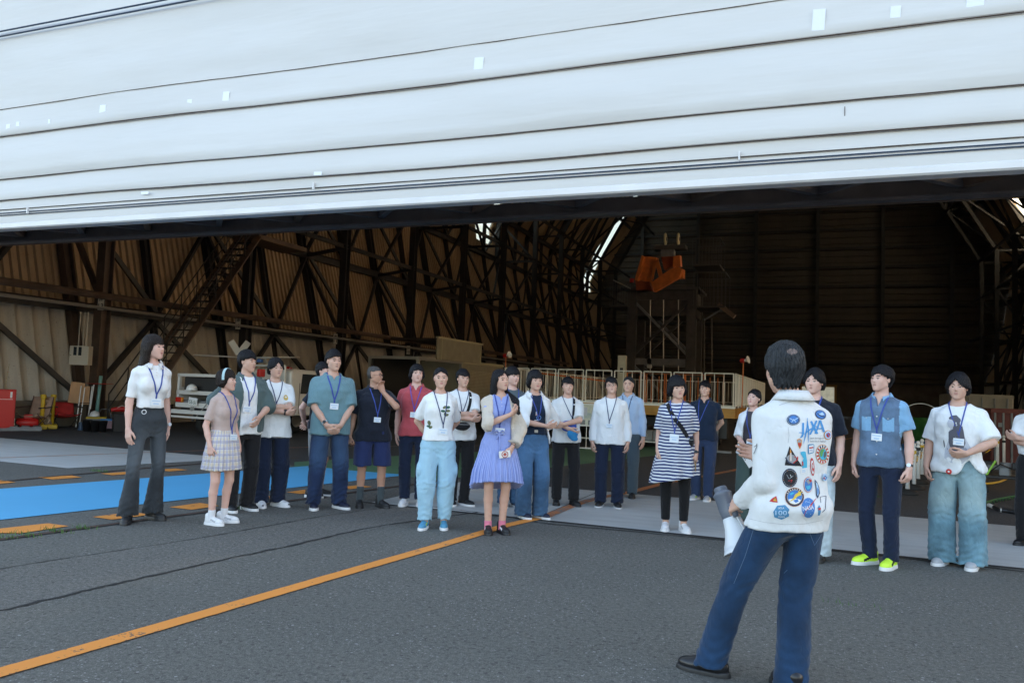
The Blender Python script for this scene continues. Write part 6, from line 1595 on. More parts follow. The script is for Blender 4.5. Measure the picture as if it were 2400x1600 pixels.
# --- tower with the orange gripper
M_TOW=mat('tower_steel',(.075,.07,.064),.5,noise_s=3,noise_a=.2)
def tower():
    Y = 42.0; l, r = onY(1480, 800, Y).x, onY(1620, 800, Y).x; cx = (l + r) / 2; zt = onY(1550, 680, Y).z; t = thing('mooring_tower', 'dark steel lifting tower with platforms, behind the railed platform', 'tower', (cx, Y, 0)); d = 2.6
    for x in (l, r):
        for y in (Y, Y + d): MB().box((x, y, zt / 2), (.50 if y == Y else .4, .34, zt)).build('leg', M_TOW, t, world=True)
    for z in (1.9, 3.2, zt - .25):
        for y in (Y, Y + d): MB().box((cx, y, z), (r - l, .2, .34 if z < 5 else .55)).build('cross_beam', M_TOW if z != 3.2 else M_GREY, t, world=True)
    for y in (Y - .05, Y + d):
        for za, zb in ((3.4, zt - .5), (.2, 3.1)):
            MB().bar((l, y, za), (r, y, zb), .14).build('brace', M_TOW, t, world=True); MB().bar((r, y, za), (l, y, zb), .14).build('brace', M_GREY, t, world=True)
    MB().box((cx, Y + d / 2, zt + .06), (r - l + .8, d + .6, .14)).build('top_deck', M_TOW, t, world=True)
    MB().box((cx, Y + d / 2, zt - .75), (r - l + .3, d, 1.3)).build('machine_housing', M_TOW, t, world=True)
    def plat(x0, x1, z, h=1.1, y0=Y - .3, y1=Y + 2):
        mb = MB(); mb.box(((x0 + x1) / 2, (y0 + y1) / 2, z), (x1 - x0, y1 - y0, .1))
        for k in range(9):
            x = x0 + (x1 - x0) * k / 8; mb.bar((x, y0, z), (x, y0, z + h), .035); mb.bar((x, y1, z), (x, y1, z + h), .035)
        mb.bar((x0, y0, z + h), (x1, y0, z + h), .05); mb.bar((x0, y1, z + h), (x1, y1, z + h), .05); mb.bar((x1, y0, z + h), (x1, y1, z + h), .05); mb.build('side_platform', M_TOW, t, world=True)
    px = lambda x, y: onY(x, y, Y)
    plat(r + .1, px(1700, 720).x, px(1660, 720).z, px(1660, 640).z - px(1660, 720).z); plat(r + .0, px(1688, 622).x, px(1660, 622).z, px(1660, 560).z - px(1660, 622).z); plat(px(1432, 718).x, l - .1, px(1460, 718).z, 1.3)
    a, b = px(1684, 714), px(1722, 742); MB().bar(a, b, .5, .22).build('stair_stringer', mat('wood_brown', (.20, .13, .09), .6), t, world=True)
    MB().bar(px(1700, 720), px(1650, 750), .08).build('bracket', M_GREY, t, world=True)
    for x in (1524, 1555, 1590): MB().tube([px(x, 700), px(x, 870)], .03, 6).build('chain_guide', M_PIPE, t, world=True)
    mb = MB(); 
    for x in (1650, 1668): mb.tube([px(x, 745), px(x, 880)], .04, 6)
    for k in range(10): mb.tube([px(1650, 755 + k * 12), px(1668, 755 + k * 12)], .025, 5)
    mb.build('ladder', M_TOW, t, world=True)
    MB().box(px(1522, 851), (.22, .2, .5)).build('junction_box', M_WHITE, t, world=True)
    # head with pulleys
    MB().box(px(1572, 582), (1.7, .8, .22)).build('pulley_beam', M_TOW, t, world=True); MB().box(px(1566, 600), (.7, .6, .7)).build('hoist_motor', M_GREY, t, world=True)
    for x in (1562, 1592):
        c_ = px(x, 563) - Vector((0, .3, 0)); MB().lathe([(.0, -.05), (.30, -.05), (.34, -.02), (.34, .02), (.30, .05), (0, .05)], n=24, M=Matrix.Translation(c_) @ Matrix.Rotation(R(90), 4, 'Z') @ Matrix.Rotation(R(90), 4, 'X')).build('pulley', mat('pulley_cream', (.62, .56, .36), .5), t, world=True)
        MB().lathe([(.0, -.07), (.10, -.07), (.10, .07), (0, .07)], n=12, M=Matrix.Translation(c_) @ Matrix.Rotation(R(90), 4, 'Z') @ Matrix.Rotation(R(90), 4, 'X')).build('pulley_hub', M_TOW, t, world=True)
    # orange gripper
    g = thing('orange_gripper', 'big orange steel gripper head on top of the dark tower', 'machine head', px(1540, 640) - Vector((0, .8, 0)))
    def plate(pts, nm, depth=.25, m=M_OR, dy=-1.2):
        Yp = Y + dy; P = [onY(x, y, Yp) for x, y in pts]; vs = P + [p + Vector((0.05, depth, 0)) for p in P]; n = len(P); mb = MB(); mb.add(vs, [tuple(range(n))[::-1], tuple(range(n, 2 * n))] + [(i, (i + 1) % n, n + (i + 1) % n, n + i) for i in range(n)]); mb.build(nm, m, g, world=True)
    M_OD = mat('orange_dark', (.34, .075, .02), .6)
    plate([(1505, 600), (1538, 603), (1521, 660), (1488, 656)], 'jaw_plate', .5); plate([(1504, 598), (1509, 602), (1493, 658), (1487, 656)], 'jaw_flange', .2, M_OR, -1.4); plate([(1489, 657), (1522, 662), (1530, 682), (1515, 678), (1492, 680)], 'jaw_base', .6, M_OD, -1.1)
    plate([(1526, 662), (1572, 630), (1588, 625), (1598, 630), (1592, 650), (1534, 683)], 'arm_plate', .3, M_OR, -1.5); plate([(1550, 602), (1593, 600), (1594, 622), (1575, 622), (1556, 632)], 'rear_plate', .4, M_OD, -.6); plate([(1587, 625), (1600, 630), (1600, 651), (1586, 652)], 'arm_end', .5, M_OR, -1.1); plate([(1578, 600), (1593, 598), (1595, 624), (1577, 627)], 'upright_plate', .3, M_OR, -.9)
    for (a, b) in (((1537, 609), (1547, 650)), ((1541, 609), (1551, 646)), ((1536, 612), (1529, 655)), ((1520, 650), (1530, 664))): MB().bar(onY(*a, Y - 1.3), onY(*b, Y - 1.3), .07, .12).build('strut', M_OR, g, world=True)
    MB().tube([onY(1437, 656, Y - 1.2), onY(1478, 676, Y - 1.2)], .04, 6).build('probe', M_PIPE, g, world=True); MB().lathe([(.0, 0), (.12, 0), (.12, .2), (0, .2)], n=12, M=Matrix.Translation(onY(1481, 662, Y - 1.2))).build('probe_joint', M_RED, g, world=True)
tower()
for px0, px1, y0_, y1_ in ((1068, 1030, 520, 785), (1075, 1038, 520, 785), (1475, 1452, 520, 660)):
    pass
# --- right side: stanchions and chain
def post(label, px, py, k):
    t, u = fl('stanchion', label, 'stanchion', px, py, 0, 'white stanchions with yellow and black chain'); MB().lathe([(.16, 0), (.17, .02), (.15, .05), (.05, .09), (0, .09)], n=20).build('base', M_RUBBER, t, smooth=True)
    MB().lathe([(.033, .08), (.033, .56), (.033, .60), (.022, .61), (.022, .64), (.033, .66), (.033, .68), (.020, .69), (.020, .71)], n=14).build('post_tube', mat('stanchion_white', (.80, .80, .78), .4), t, smooth=True)
    F_ = MB(); F_.lathe([(.0, .70), (.022, .705), (.034, .73), (.034, .745), (.022, .77), (0, .775)], n=14); F_.build('ball_top', mat('stanchion_white', (.80, .80, .78), .4), t, smooth=True); MB().lathe([(.038, .60), (.038, .655)], n=12).build('chain_collar', M_YEL if k % 2 else M_BLACK, t); return t
PP = [(2127, 1158), (2142, 1146), (2152, 1133), (2161, 1122), (2172, 1093), (2338, 1100), (2353, 1096)]
NM = ['nearest of the white stanchions between the blue shirt and white tee men', 'second nearest white stanchion in the row beside the blue shirt man', 'third white stanchion in the row beside the blue shirt man', 'fourth white stanchion in the row beside the blue shirt man', 'farthest white stanchion of the row near the blue tarp', 'white stanchion just right of the man in baggy jeans', 'rightmost white stanchion, by the black cart']
posts = [post(NM[k], px, py, k) for k, (px, py) in enumerate(PP)]
M_CHY = mat('chain_yellow', (.75, .42, .03), .5)
def chain(label, a, b, sag, seg=16, ms=(M_CHY, M_BLACK)):
    t = thing('chain', label, 'chain', a, 0, 'barrier chains'); a, b = Vector(a), Vector(b); n = max(8, int((b - a).length / .05)); pts = [a.lerp(b, i / n) - Vector((0, 0, sag * 4 * (i / n) * (1 - i / n))) for i in range(n + 1)]
    for k in range(2):
        mb = MB()
        for i in range(n):
            if (i // 6) % 2 == k:
                mid = (pts[i] + pts[i + 1]) / 2; d = (pts[i + 1] - pts[i]); L = d.length * .62; dn = d.normalized(); s = dn.cross(Vector((0, 0, 1)) if i % 2 else Vector((1, .3, 0))).normalized() * .012
                mb.tube([mid - dn * L, mid - dn * L * .6 + s, mid + dn * L * .6 + s, mid + dn * L, mid + dn * L * .6 - s, mid - dn * L * .6 - s, mid - dn * L], .0055, 5, cap=False)
        mb.build('chain_run', ms[k], t, world=True)
for k in range(4):
    a, b = posts[k].location, posts[k + 1].location; chain(('yellow and black chain between the %s stanchions' % ('two nearest', 'second and third', 'third and fourth', 'two farthest')[k]), (a[0], a[1], .64), (b[0], b[1], .64), .22)
a = posts[3].location; chain('sagging yellow and black chain behind the man in baggy jeans', (a[0], a[1], .62), (posts[5].location[0], posts[5].location[1], .62), .36)
t, u = fl('tarp_pile', 'blue tarpaulin heap behind the stanchions', 'tarpaulin', 2155, 1068); F = Field((-.75, -.5, -.02), (.75, .5, .55), .025); F.add(P_ell((0, 0, .12), (.55, .35, .30)), 0); F.add(P_ell((-.3, 0, .08), (.3, .3, .22)), .05); F.warp(lambda X, Y, Z: .02 * wob(9)(X, Y, Z, 9, 11)); V, Q = F.mesh(); link_mesh('tarp', np_mesh('tarp', V, Q), [mat('tarp_blue', (.02, .12, .30), .5)], t)
t, u = fl('net_bundle', 'tall green net bundle inside the thin hoop', 'netting', 2152, 1040); F = Field((-.65, -.35, -.02), (.65, .35, 1.0), .03); F.add(P_prof([(0, .48, .25), (.4, .46, .24), (.8, .42, .2), (.95, .3, .15)]), 0); F.warp(lambda X, Y, Z: .02 * wob(5)(X, Y, Z, 12, 7)); V, Q = F.mesh(); link_mesh('net', np_mesh('net', V, Q), [mat('net_green', (.02, .14, .03), .8)], t)
q = onY(2158, 993, 19.0); t = thing('hoop', 'large thin pale hoop standing behind the green net bundle', 'hoop', q); MB().ring((0, 0, 0), .44, .010, axis=(0, 1, 0), n=40, m=6).build('hoop_ring', M_PIPE, t)
for k, (px, py) in enumerate(((1966, 1026), (1975, 1023))):
    t, u = fl('fire_extinguisher', 'red fire extinguisher in the distance, ' + ('left one of the pair' if k == 0 else 'right one of the pair'), 'extinguisher', px, py, 0, 'pair of red extinguishers'); MB().lathe([(.07, 0), (.08, .02), (.08, .45), (.03, .53), (.03, .58), (0, .6)], n=16).build('cylinder', M_RED, t, smooth=True); MB().box((0, -.03, .58), (.05, .12, .03)).build('lever', M_BLACK, t)
def box_container(nm, label, x0, x1, ytop, Y, m, ybot=None):
    a, b = onY(x0, ytop, Y), onY(x1, ytop, Y); t = thing(nm, label, 'container', ((a.x + b.x) / 2, Y, 0)); w = b.x - a.x; h = (a.z + b.z) / 2
    MB().box((0, 1.2, h / 2), (w, 2.4, h), bev=.03).build('container_shell', m, t)
    for k in range(5): MB().tube([(-w / 2 + w * (k + .5) / 5, -.03, .1), (-w / 2 + w * (k + .5) / 5, -.03, h - .1)], .025, 6).build('locking_bar', M_GREY, t)
    MB().box((0, -.01, h - .06), (w, .06, .10)).build('header_rail', m, t); MB().box((0, -.01, .08), (w, .06, .12)).build('sill_rail', m, t)
    mb = MB()
    for x in (-.25 * w, .3 * w): mb.box((x, -.02, h * .72), (w * .14, .01, .10))
    mb.build('marking', M_GREY, t); return t
box_container('shipping_container', 'cream shipping container with locking bars behind the man in baggy jeans', 2228, 2376, 924, 27.0, mat('container_pale', (.26, .24, .20), .6, noise_s=3, noise_a=.15)); box_container('shipping_container', 'dark red container at the right edge behind the cart', 2322, 2420, 958, 22.0, mat('container_red', (.13, .035, .03), .7, noise_s=3, noise_a=.2))
# cart with green frame and castors, hoses, pole
t, u = fl('equipment_cart', 'low black cart with lime green frame and castors at the right', 'cart', 2372, 1158, 10)
lime = mat('lime_frame', (.30, .60, .05), .4)
MB().box((-.05, .1, .28), (.75, .5, .05), bev=.01).build('cart_deck', M_BLACK, t)
for x, y in ((-.38, -.1), (.28, -.1), (-.38, .3), (.28, .3)): w_ = MB().lathe([(0, -.02), (.055, -.02), (.06, 0), (.055, .02), (0, .02)], n=16, M=Matrix.Translation((x, y, .06)) @ Matrix.Rotation(R(90), 4, 'Y')).build('castor', M_RUBBER, t); MB().lathe([(0, -.024), (.028, -.024), (.028, .024), (0, .024)], n=12, M=Matrix.Translation((x, y, .06)) @ Matrix.Rotation(R(90), 4, 'Y')).build('castor_hub', M_PIPE, w_)
for a, b in (((.30, -.12, .12), (.20, -.12, .75)), ((.20, -.12, .75), (.24, .3, .75)), ((-.4, -.12, .28), (-.25, -.1, .55))): MB().tube([a, b], .018, 6).build('frame_tube', lime, t)
for k in range(7): MB().box((rnd.uniform(-.38, .25), rnd.uniform(-.08, .25), .36 + rnd.uniform(0, .12)), (rnd.uniform(.08, .2), rnd.uniform(.08, .2), rnd.uniform(.06, .16)), rz=rnd.uniform(0, 3), bev=.01).build('equipment_block', M_GREY if k % 3 else M_BLACK, t)
mb = MB(); mb.tube([(-.35, -.1, .35), (-.2, -.2, .5), (0, -.15, .42), (.15, -.2, .55), (.25, 0, .4)], .012, 6); mb.build('cable', M_BLACK, t)
t, u = fl('hose', 'yellow hose lying on the floor behind the baggy jeans', 'hose', 2320, 1131); T0 = Vector(t.location)
mb = MB(); P = [gp(x, y, .02) for x, y in ((2270, 1136), (2300, 1133), (2325, 1132), (2345, 1128), (2362, 1120), (2380, 1122))]; mb.tube(P, .02, 8); mb.build('hose_run', M_YEL, t, smooth=True, world=True)
t, u = fl('rope', 'twisted green rope on the floor at the right edge', 'rope', 2350, 1172)
mb = MB(); P0 = [gp(x, y, .03) for x, y in ((2308, 1180), (2335, 1172), (2362, 1167), (2390, 1162), (2420, 1163))]
for ph in (0, math.pi):
    P = []
    for i in range(61):
        f = i / 60 * 4; k = min(int(f), 3); q = P0[k].lerp(P0[k + 1], f - k); P.append(q + Vector((.02 * math.sin(i * .8 + ph), .02 * math.cos(i * .8 + ph), .02 * math.cos(i * .8 + ph))))
    mb.tube(P, .010, 6)
mb.build('rope_run', mat('rope_green', (.04, .13, .05), .7), t, smooth=True, world=True)
t, u = fl('tow_bar', 'black and white tow bar lying on the floor at the right edge', 'bar', 2360, 1188)
for k, (a, b) in enumerate((((2318, 1183), (2330, 1188)), ((2330, 1188), (2345, 1195)), ((2345, 1195), (2362, 1197)), ((2362, 1197), (2388, 1201)))): MB().tube([gp(*a, .03), gp(*b, .03)], .028, 10).build('bar_section', M_WHITE if k in (0,) else M_BLACK, t, world=True)
MB().ring(gp(2345, 1195, .03), .03, .01, axis=(1, 0, 0), n=12).build('bar_joint', M_PIPE, t, world=True)
# ------------------------------------------------------------------ the people
C_WHITE = cloth('cotton_white', (.82, .84, .85)); C_WHITE2 = cloth('cotton_offwhite', (.74, .75, .75)); C_KNIT = cloth('knit_white', (.82, .83, .84), bump=.012)
C_PINK = cloth('cotton_pale_pink', (.52, .40, .36)); C_SAGE = cloth('shirt_grey_green', (.085, .125, .125)); C_TEAL = cloth('cotton_teal', (.15, .27, .31)); C_NAVY = cloth('cotton_navy', (.010, .014, .026)); C_NAVY2 = cloth('polo_navy', (.010, .022, .050))
C_CORAL = cloth('polo_coral', (.44, .075, .09)); C_CREAM = cloth('cardigan_cream', (.60, .53, .45), bump=.03); C_BLACKT = cloth('cotton_black', (.012, .012, .014)); C_CHAR = cloth('tee_charcoal', (.055, .05, .06)); C_GREYT = cloth('tee_grey', (.09, .12, .14))
C_LBLUE = cloth('shirt_pale_blue', (.42, .55, .74)); C_CHAM = cloth('chambray', (.115, .185, .29), kind='denim'); C_CHAML = cloth('chambray_light', (.22, .42, .64)); C_CANVAS = cloth('canvas_white', (.78, .80, .81), bump=.016)
C_STRIPE = cloth('striped_jersey', (.66, .68, .72), kind='stripes', pitch=.0335, duty=.50, c2=(.022, .035, .13)); C_DRESS = cloth('dress_blue_stripe', (.20, .27, .60), kind='vstripes', n=90, c2=(.42, .48, .80), amt=.7)
C_PLAID = cloth('plaid_skirt', (.66, .62, .60), kind='plaid')
D_BLACK = cloth('denim_black', (.034, .040, .047), kind='denim', fade=.7, fadecol=(.13, .15, .17)); D_DARK = cloth('denim_dark', (.016, .032, .085), kind='denim', fade=.5, fadecol=(.06, .12, .22)); D_MID = cloth('denim_mid', (.055, .125, .235), kind='denim', fade=.4)
D_LIGHT = cloth('denim_light', (.16, .30, .38), kind='denim', fade=.6, fadecol=(.40, .50, .48)); D_PALE = cloth('denim_pale', (.50, .60, .68), kind='denim'); D_PRES = cloth('denim_presenter', (.012, .040, .096), kind='denim', bump=.010)
T_BLACK = cloth('trouser_black', (.012, .012, .014)); T_NAVY = cloth('trouser_navy', (.010, .018, .045)); T_SLATE = cloth('trouser_slate', (.07, .10, .125)); T_BLUE = cloth('trouser_blue', (.03, .05, .11)); T_GREEN = cloth('trouser_green', (.075, .115, .105)); T_SKY = cloth('cargo_sky', (.36, .58, .72)); T_SHORT = cloth('shorts_navy', (.018, .030, .10)); T_GSH = cloth('shorts_grey', (.20, .21, .22)); T_LEG = cloth('leggings_black', (.008, .008, .009))
S_WHITE = mat('shoe_white', (.72, .73, .75), .5, noise_s=20, noise_a=.1); S_BLACK = mat('shoe_black', (.015, .016, .018), .5); S_NEON = mat('shoe_neon', (.62, .95, .06), .5); S_GREY = mat('shoe_grey', (.42, .43, .45), .5); S_SOLE = mat('sole_white', (.72, .72, .72), .5); S_LEATH = mat('shoe_leather', (.014, .014, .016), .28)
S_BLUE = mat('shoe_blue', (.08, .28, .45), .5); S_LIME = mat('accent_lime', (.5, .7, .05), .5); S_PINKA = mat('accent_pink', (.6, .3, .4), .5); S_NAVY = mat('shoe_navy', (.012, .016, .04), .5); SOCKW = cloth('sock_white', (.72, .73, .76)); SOCKG = cloth('sock_grey', (.065, .085, .095)); SOCKP = cloth('sock_pink', (.7, .2, .3)); M_LEATH = mat('belt_leather', (.02, .015, .012), .4)
M_BUT = mat('button', (.75, .72, .68), .4)
def buttons(c, zs, x=0.0, m=None, r=.0055):
    bv = bvh_of(c); S = c['S']
    for z in zs:
        q = bv.ray_cast(Vector((x * S, -.6, z * S)), Vector((0, 1, 0)))
        if q[0] is None: continue
        mb = MB(); mb.lathe([(r * S, 0), (r * S, .003), (0, .0035)], n=10, M=Matrix.Translation(q[0]) @ Vector((0, -1, 0)).to_track_quat('Z', 'Y').to_matrix().to_4x4()); mb.build('button', m or M_BUT, c['top'])
def belt(c, z=1.0, m=None, h=.034, buckle=True):
    S = c['S']; bv = bvh_of(c, [c['legsurf']]); n = 40; vs = []; fs = []
    for i in range(n):
        a = 2 * math.pi * i / n; e = Vector((math.cos(a), math.sin(a), 0))
        for dz in (-h / 2, h / 2):
            o = Vector((c['hipx'] * S, 0, (z + dz) * S)); q = bv.ray_cast(o + e * .4, -e)
            p = q[0] if q[0] is not None else o + e * .14
            vs.append(p + e * .005)
    for i in range(n):
        j = (i + 1) % n; fs.append((2 * i, 2 * j, 2 * j + 1, 2 * i + 1))
    mb = MB(); mb.add(vs, fs); o = mb.build('belt', m or M_LEATH, c['legs']); md = o.modifiers.new('t', 'SOLIDIFY'); md.thickness = .003
    if buckle:
        mb = MB(); y = min(v.y for v in vs) - .004; mb.box((c['hipx'] * S, y, z * S), (.042, .005, .032), bev=.002); mb.build('buckle', M_PIPE, o)
def strap(c, pts, w, m, nm='shoulder_bag', label='', cat='bag', bag=None):
    "a bag strap laid over the chest: its own thing"
    S = c['S']; bv = bvh_of(c); th = thing(nm, label, cat, (c['g'].x, c['g'].y, 0), c['rz']); P, N = [], []
    for x, z in pts:
        q = bv.ray_cast(Vector((x * S, -.6, z * S)), Vector((0, 1, 0)))
        if q[0] is None: P.append(Vector((x * S, -.03, z * S))); N.append(Vector((0, -.6, .8)))
        else: P.append(q[0] + Vector((0, -.004, 0))); N.append(q[1] if q[1].y < 0 else -q[1])
    ribbon(P, w * S, N, .003).build('strap', m, th)
    if bag:
        ctr, dim, bm = bag; F = Field(np.array(ctr) - np.array(dim) - .02, np.array(ctr) + np.array(dim) + .02, .006); F.add(P_ell(ctr, dim), 0); F.warp(lambda X, Y, Z: .003 * c['wob'](X, Y, Z, 30, 30)); V, Q = F.mesh()
        link_mesh('pouch', np_mesh('pouch', V * S, Q), [bm], th)
        mb = MB(); mb.tube([Vector((ctr[0] - dim[0] * .75, ctr[1] - dim[1] * .8, ctr[2] + dim[2] * .45)) * S, Vector((ctr[0], ctr[1] - dim[1] * .98, ctr[2] + dim[2] * .4)) * S, Vector((ctr[0] + dim[0] * .75, ctr[1] - dim[1] * .8, ctr[2] + dim[2] * .4)) * S], .003, 6); mb.build('zip', M_PIPE, th)
    return th
def held(c, nm, label, cat, p, build, rot=None):
    S = c['S']; th = thing(nm, label, cat, (c['g'].x, c['g'].y, 0), c['rz']); build(th, Vector(p) * S); return th
def phone_at(label, col, w=.075, h=.15, M=None, ring=None):
    def f(th, p):
        T = Matrix.Translation(p) @ (M or Matrix.Identity(4)); mb = MB(); mb.box((0, 0, 0), (w, .009, h), M=T, bev=.004); mb.build('case', col, th)
        mb = MB()
        if ring: 
            mb.ring((0, 0, 0), .030, .004, axis=(0, 1, 0), n=20); mb.lathe([(.016, 0), (.016, .002), (0, .002)], n=14, M=Matrix.Rotation(R(90), 4, 'X'))
            mb.v = [tuple(T @ (Vector(v) + Vector((0, -.0055, 0)))) for v in mb.v]; mb.build('emblem', ring, th)
        else:
            for dx, dz in ((-.018, .05), (-.018, .03), (.0, .04)): mb.lathe([(.006, 0), (.006, .003), (0, .003)], n=10, M=T @ Matrix.Translation((dx, -.0045, dz)) @ Matrix.Rotation(R(90), 4, 'X'))
            mb.build('lens', M_BLACK, th)
    return f

# 1 tall woman in a white polo
def x1(c):
    buttons(c, (1.385, 1.36, 1.335)); belt(c, 1.035, cloth('denim_black_band', (.02, .023, .028), kind='denim'), buckle=False); watch(c, 1, M_PIPE, M_BADGE, fd=(.3, -1, 0), r=.026)
    S = c['S']; mb = MB(); mb.ring(Vector((-.095, -.115, 1.0)) * S, .020, .0035, axis=(.2, 1, 0), n=18, m=6); mb.build('belt_ring', S_WHITE, c['legs'])
person('tall woman in a cropped white polo and flared black jeans', (334, 1221), H=1.855, turn=22, sex='f', build=.86, hair=dict(kind='long', len=.27, lowz=-.38, bang=.024, vol=.016), skin_='fair', head=(28, -4, 0),
       arms=(('down', {0: (.225, -.02, .84)}), ('down', {0: (.225, .02, .85)})), feet={-1: (-.135, -.02, 30), 1: (.105, .03, 20)}, top=dict(mat=C_KNIT, hem=1.035, sleeve=.82, swide=.016, ease=.014, name='polo_shirt'),
       legs=dict(mat=D_BLACK, top=1.075, r=(.076, .058, .092), hem=.065, bell=1, name='flared_jeans', ease=.008), shoes=dict(mat=S_BLACK, sole=S_BLACK, solez=.035), collar=dict(mat=C_KNIT, gap=20, drop=.03, point=.02), lanyard=dict(v=(.01, 1.155)), extra=x1, fem_hip=1.02, headscale=1.0, hmat=M_HAIRB)
# 2 man in grey-green overshirt
def x2(c): pass
person('broad man in an open grey-green overshirt behind the girl in the plaid skirt', (560, 1196), H=1.76, turn=28, build=1.22, skin_='mid', hair=dict(kind='short', vol=.022, bang=.032, side=-.015), head=(22, 0, 0),
       arms=(('down', {0: (.20, .16, .93)}), ((.03, -.27, 1.01), (1, .2, -.2), (-.55, -.35, -.75), (-.6, -.6, .3), .55)), inner=dict(mat=C_WHITE, hem=.82, ease=.022), top=dict(mat=C_SAGE, ease=.045, hem=.845, open=(.10, .075), openx=-.02, sleeve=1.12, swide=.045, neck=(.085, .1, .06), name='overshirt', fold=.008),
       legs=dict(mat=T_BLACK, r=(.098, .08, .078), hem=.05), shoes=dict(mat=S_BLACK, sole=S_SOLE), collar=dict(mat=C_SAGE, gap=45, r=.07, drop=.04), lanyard=dict(v=(-.03, 1.15), bx=-.02), extra=x2)
# 3 girl in pink tee
def x3(c):
    S = c['S']; HM, Hc, hs = c['HM'], c['Hc'], c['hs']; M4 = Matrix.Scale(S, 4) @ Matrix.Translation(Hc) @ HM.to_4x4() @ Matrix.Scale(hs, 4)
    P = []; N = []
    for i in range(25):
        a = R(-12 + 204 * i / 24); e = Vector((math.cos(a) * .102, -.002, math.sin(a) * .108 + .030)); P.append(M4 @ e); N.append(HM @ Vector((math.cos(a), 0, math.sin(a))))
    ribbon(P, .026, N, .004).build('headband', cloth('headband_blue', (.42, .60, .64)), c['hair'])
person('short girl in a pale pink tee, plaid pleated skirt and light blue headband', (511, 1227), H=1.53, turn=40, sex='f', skin_='fair', hair=dict(kind='bob', bang=.024, side=-.085, back=-.075, vol=.015), head=(24, -3, 0), headscale=1.07,
       arms=(('down', {0: (.225, -.045, .86), 4: .8}), ('down', {0: (.225, -.03, .86)})), feet={-1: (-.085, -.01, -8), 1: (.09, .0, 34)}, top=dict(mat=C_PINK, hem=1.01, sleeve=.78, swide=.018, ease=.012, name='tee_shirt'),
       skirt=dict(mat=C_PLAID, hem=.60, hw=.235, top=1.045, pleats=20, pa=.012), socks=(.165, SOCKW), shoes=dict(mat=S_WHITE, sole=S_SOLE, accent=S_GREY, k=1.06, bulk=.006, tongue=1), lanyard=dict(v=(.02, 1.03), dz=.0, nobody=1), extra=x3, hmat=M_HAIRB)
# 4 man, arms crossed
def x4(c): watch(c, -1, M_BLACK, fd=(0, -.5, 1), r=.029, f=.93); decal(c, 'chest_print', oval(.026, .032, 14), .095, 1.255, mat('print_yellow', (.60, .42, .12), .8)); decal(c, 'chest_print', oval(.014, .008, 10), .095, 1.262, C_WHITE, .0035)
person('man with crossed arms in a white tee with small yellow chest print', (629, 1186), H=1.70, turn=14, hair='middle', skin_='mid', head=(8, 0, 0), arms=('crossB', 'crossA'), feet={-1: (-.085, 0, 5), 1: (.10, -.02, 30)},
       top=dict(mat=C_WHITE, hem=.80, ease=.040, sleeve=.85, swide=.034, flare=.02, name='tee_shirt', fold=.008), legs=dict(mat=T_NAVY, r=(.104, .100, .094), hem=.05, name='wide_trousers', fold=.007), shoes=dict(mat=S_WHITE, sole=S_SOLE, k=1.05), lanyard=dict(v=(-.01, 1.19), badge=False, w=.010, mat=M_LAN2), extra=x4)
# 5 man, teal hooded tee
def x5(c): watch(c, -1, cloth('strap_grey', (.35, .45, .5)), M_BLACK, fd=(-.3, -1, .3), r=.031, f=.84)
person('tall man in a teal short-sleeved hooded top and dark jeans with hands clasped', (765, 1191), H=1.815, turn=10, build=1.14, hair=dict(kind='short', vol=.022, bang=.058, side=-.006, sweep=.2, jag=.010), skin_='mid', head=(14, 0, 0), arms=('clasp', 'clasp'), feet={-1: (-.135, .0, 6), 1: (.13, -.01, 28)},
       top=dict(mat=C_TEAL, hem=.80, ease=.042, sleeve=.92, swide=.042, flare=.01, hood=1, name='hooded_top', fold=.008, vneck=(.07, .03)), legs=dict(mat=D_DARK, r=(.108, .088, .082), hem=.05, name='jeans', fold=.007), shoes=dict(mat=S_NAVY, sole=S_SOLE, tongue=1), lanyard=dict(v=(.0, 1.17), w=.015, size=(.09, .065)), extra=x5)
# 5b person mostly hidden behind
person('person in shorts almost hidden behind the man in the teal hooded top', (742, 1163), H=1.70, turn=60, hair='short', skin_='fair', head=(0, 0, 0), arms=('behind', 'behind'), feet={-1: (-.10, 0, 5), 1: (.08, -.02, 10)},
       top=dict(mat=C_NAVY, hem=.86, sleeve=.7, name='tee_shirt'), legs=dict(mat=T_GSH, r=(.1, .085, .08), hem=.50, name='shorts'), shoes=dict(mat=S_BLACK, sole=S_SOLE), headscale=.97)
# 6 buzz-cut man, hand at mouth
def x6(c): glasses(c); ring_band(c, 'lapel', c['SH'][1], c['SH'][1] + Vector((0, 0, .01)), .5, .001, .001, M_BLACK) if 0 else None
person('buzz-cut man in black polo and navy shorts, hand to his mouth', (865, 1187), H=1.66, turn=12, build=1.18, hair='buzz', hmat=M_HAIRZ, skin_='tan', head=(52, 0, 0), arms=(('down', {0: (.245, .03, .84), 4: 1.1}), ((.065, -.165, 1.395), (.9, -.4, -1), (-.25, .15, .85), (-.9, -.2, -.1), .8)), feet={-1: (-.115, .0, 10), 1: (.13, -.05, 22)},
       top=dict(mat=C_NAVY, hem=.80, ease=.03, sleeve=.85, swide=.026, name='polo_shirt', label='black short-sleeved polo shirt'), legs=dict(mat=T_SHORT, r=(.122, .112, .108), hem=.50, name='shorts', label='knee-length navy shorts'), socks=(.25, SOCKG), shoes=dict(mat=S_BLACK, sole=S_BLACK, high=.02, tongue=1), collar=dict(mat=C_NAVY, gap=22, drop=.03), lanyard=dict(v=(.02, 1.12), size=(.085, .06)), extra=x6)
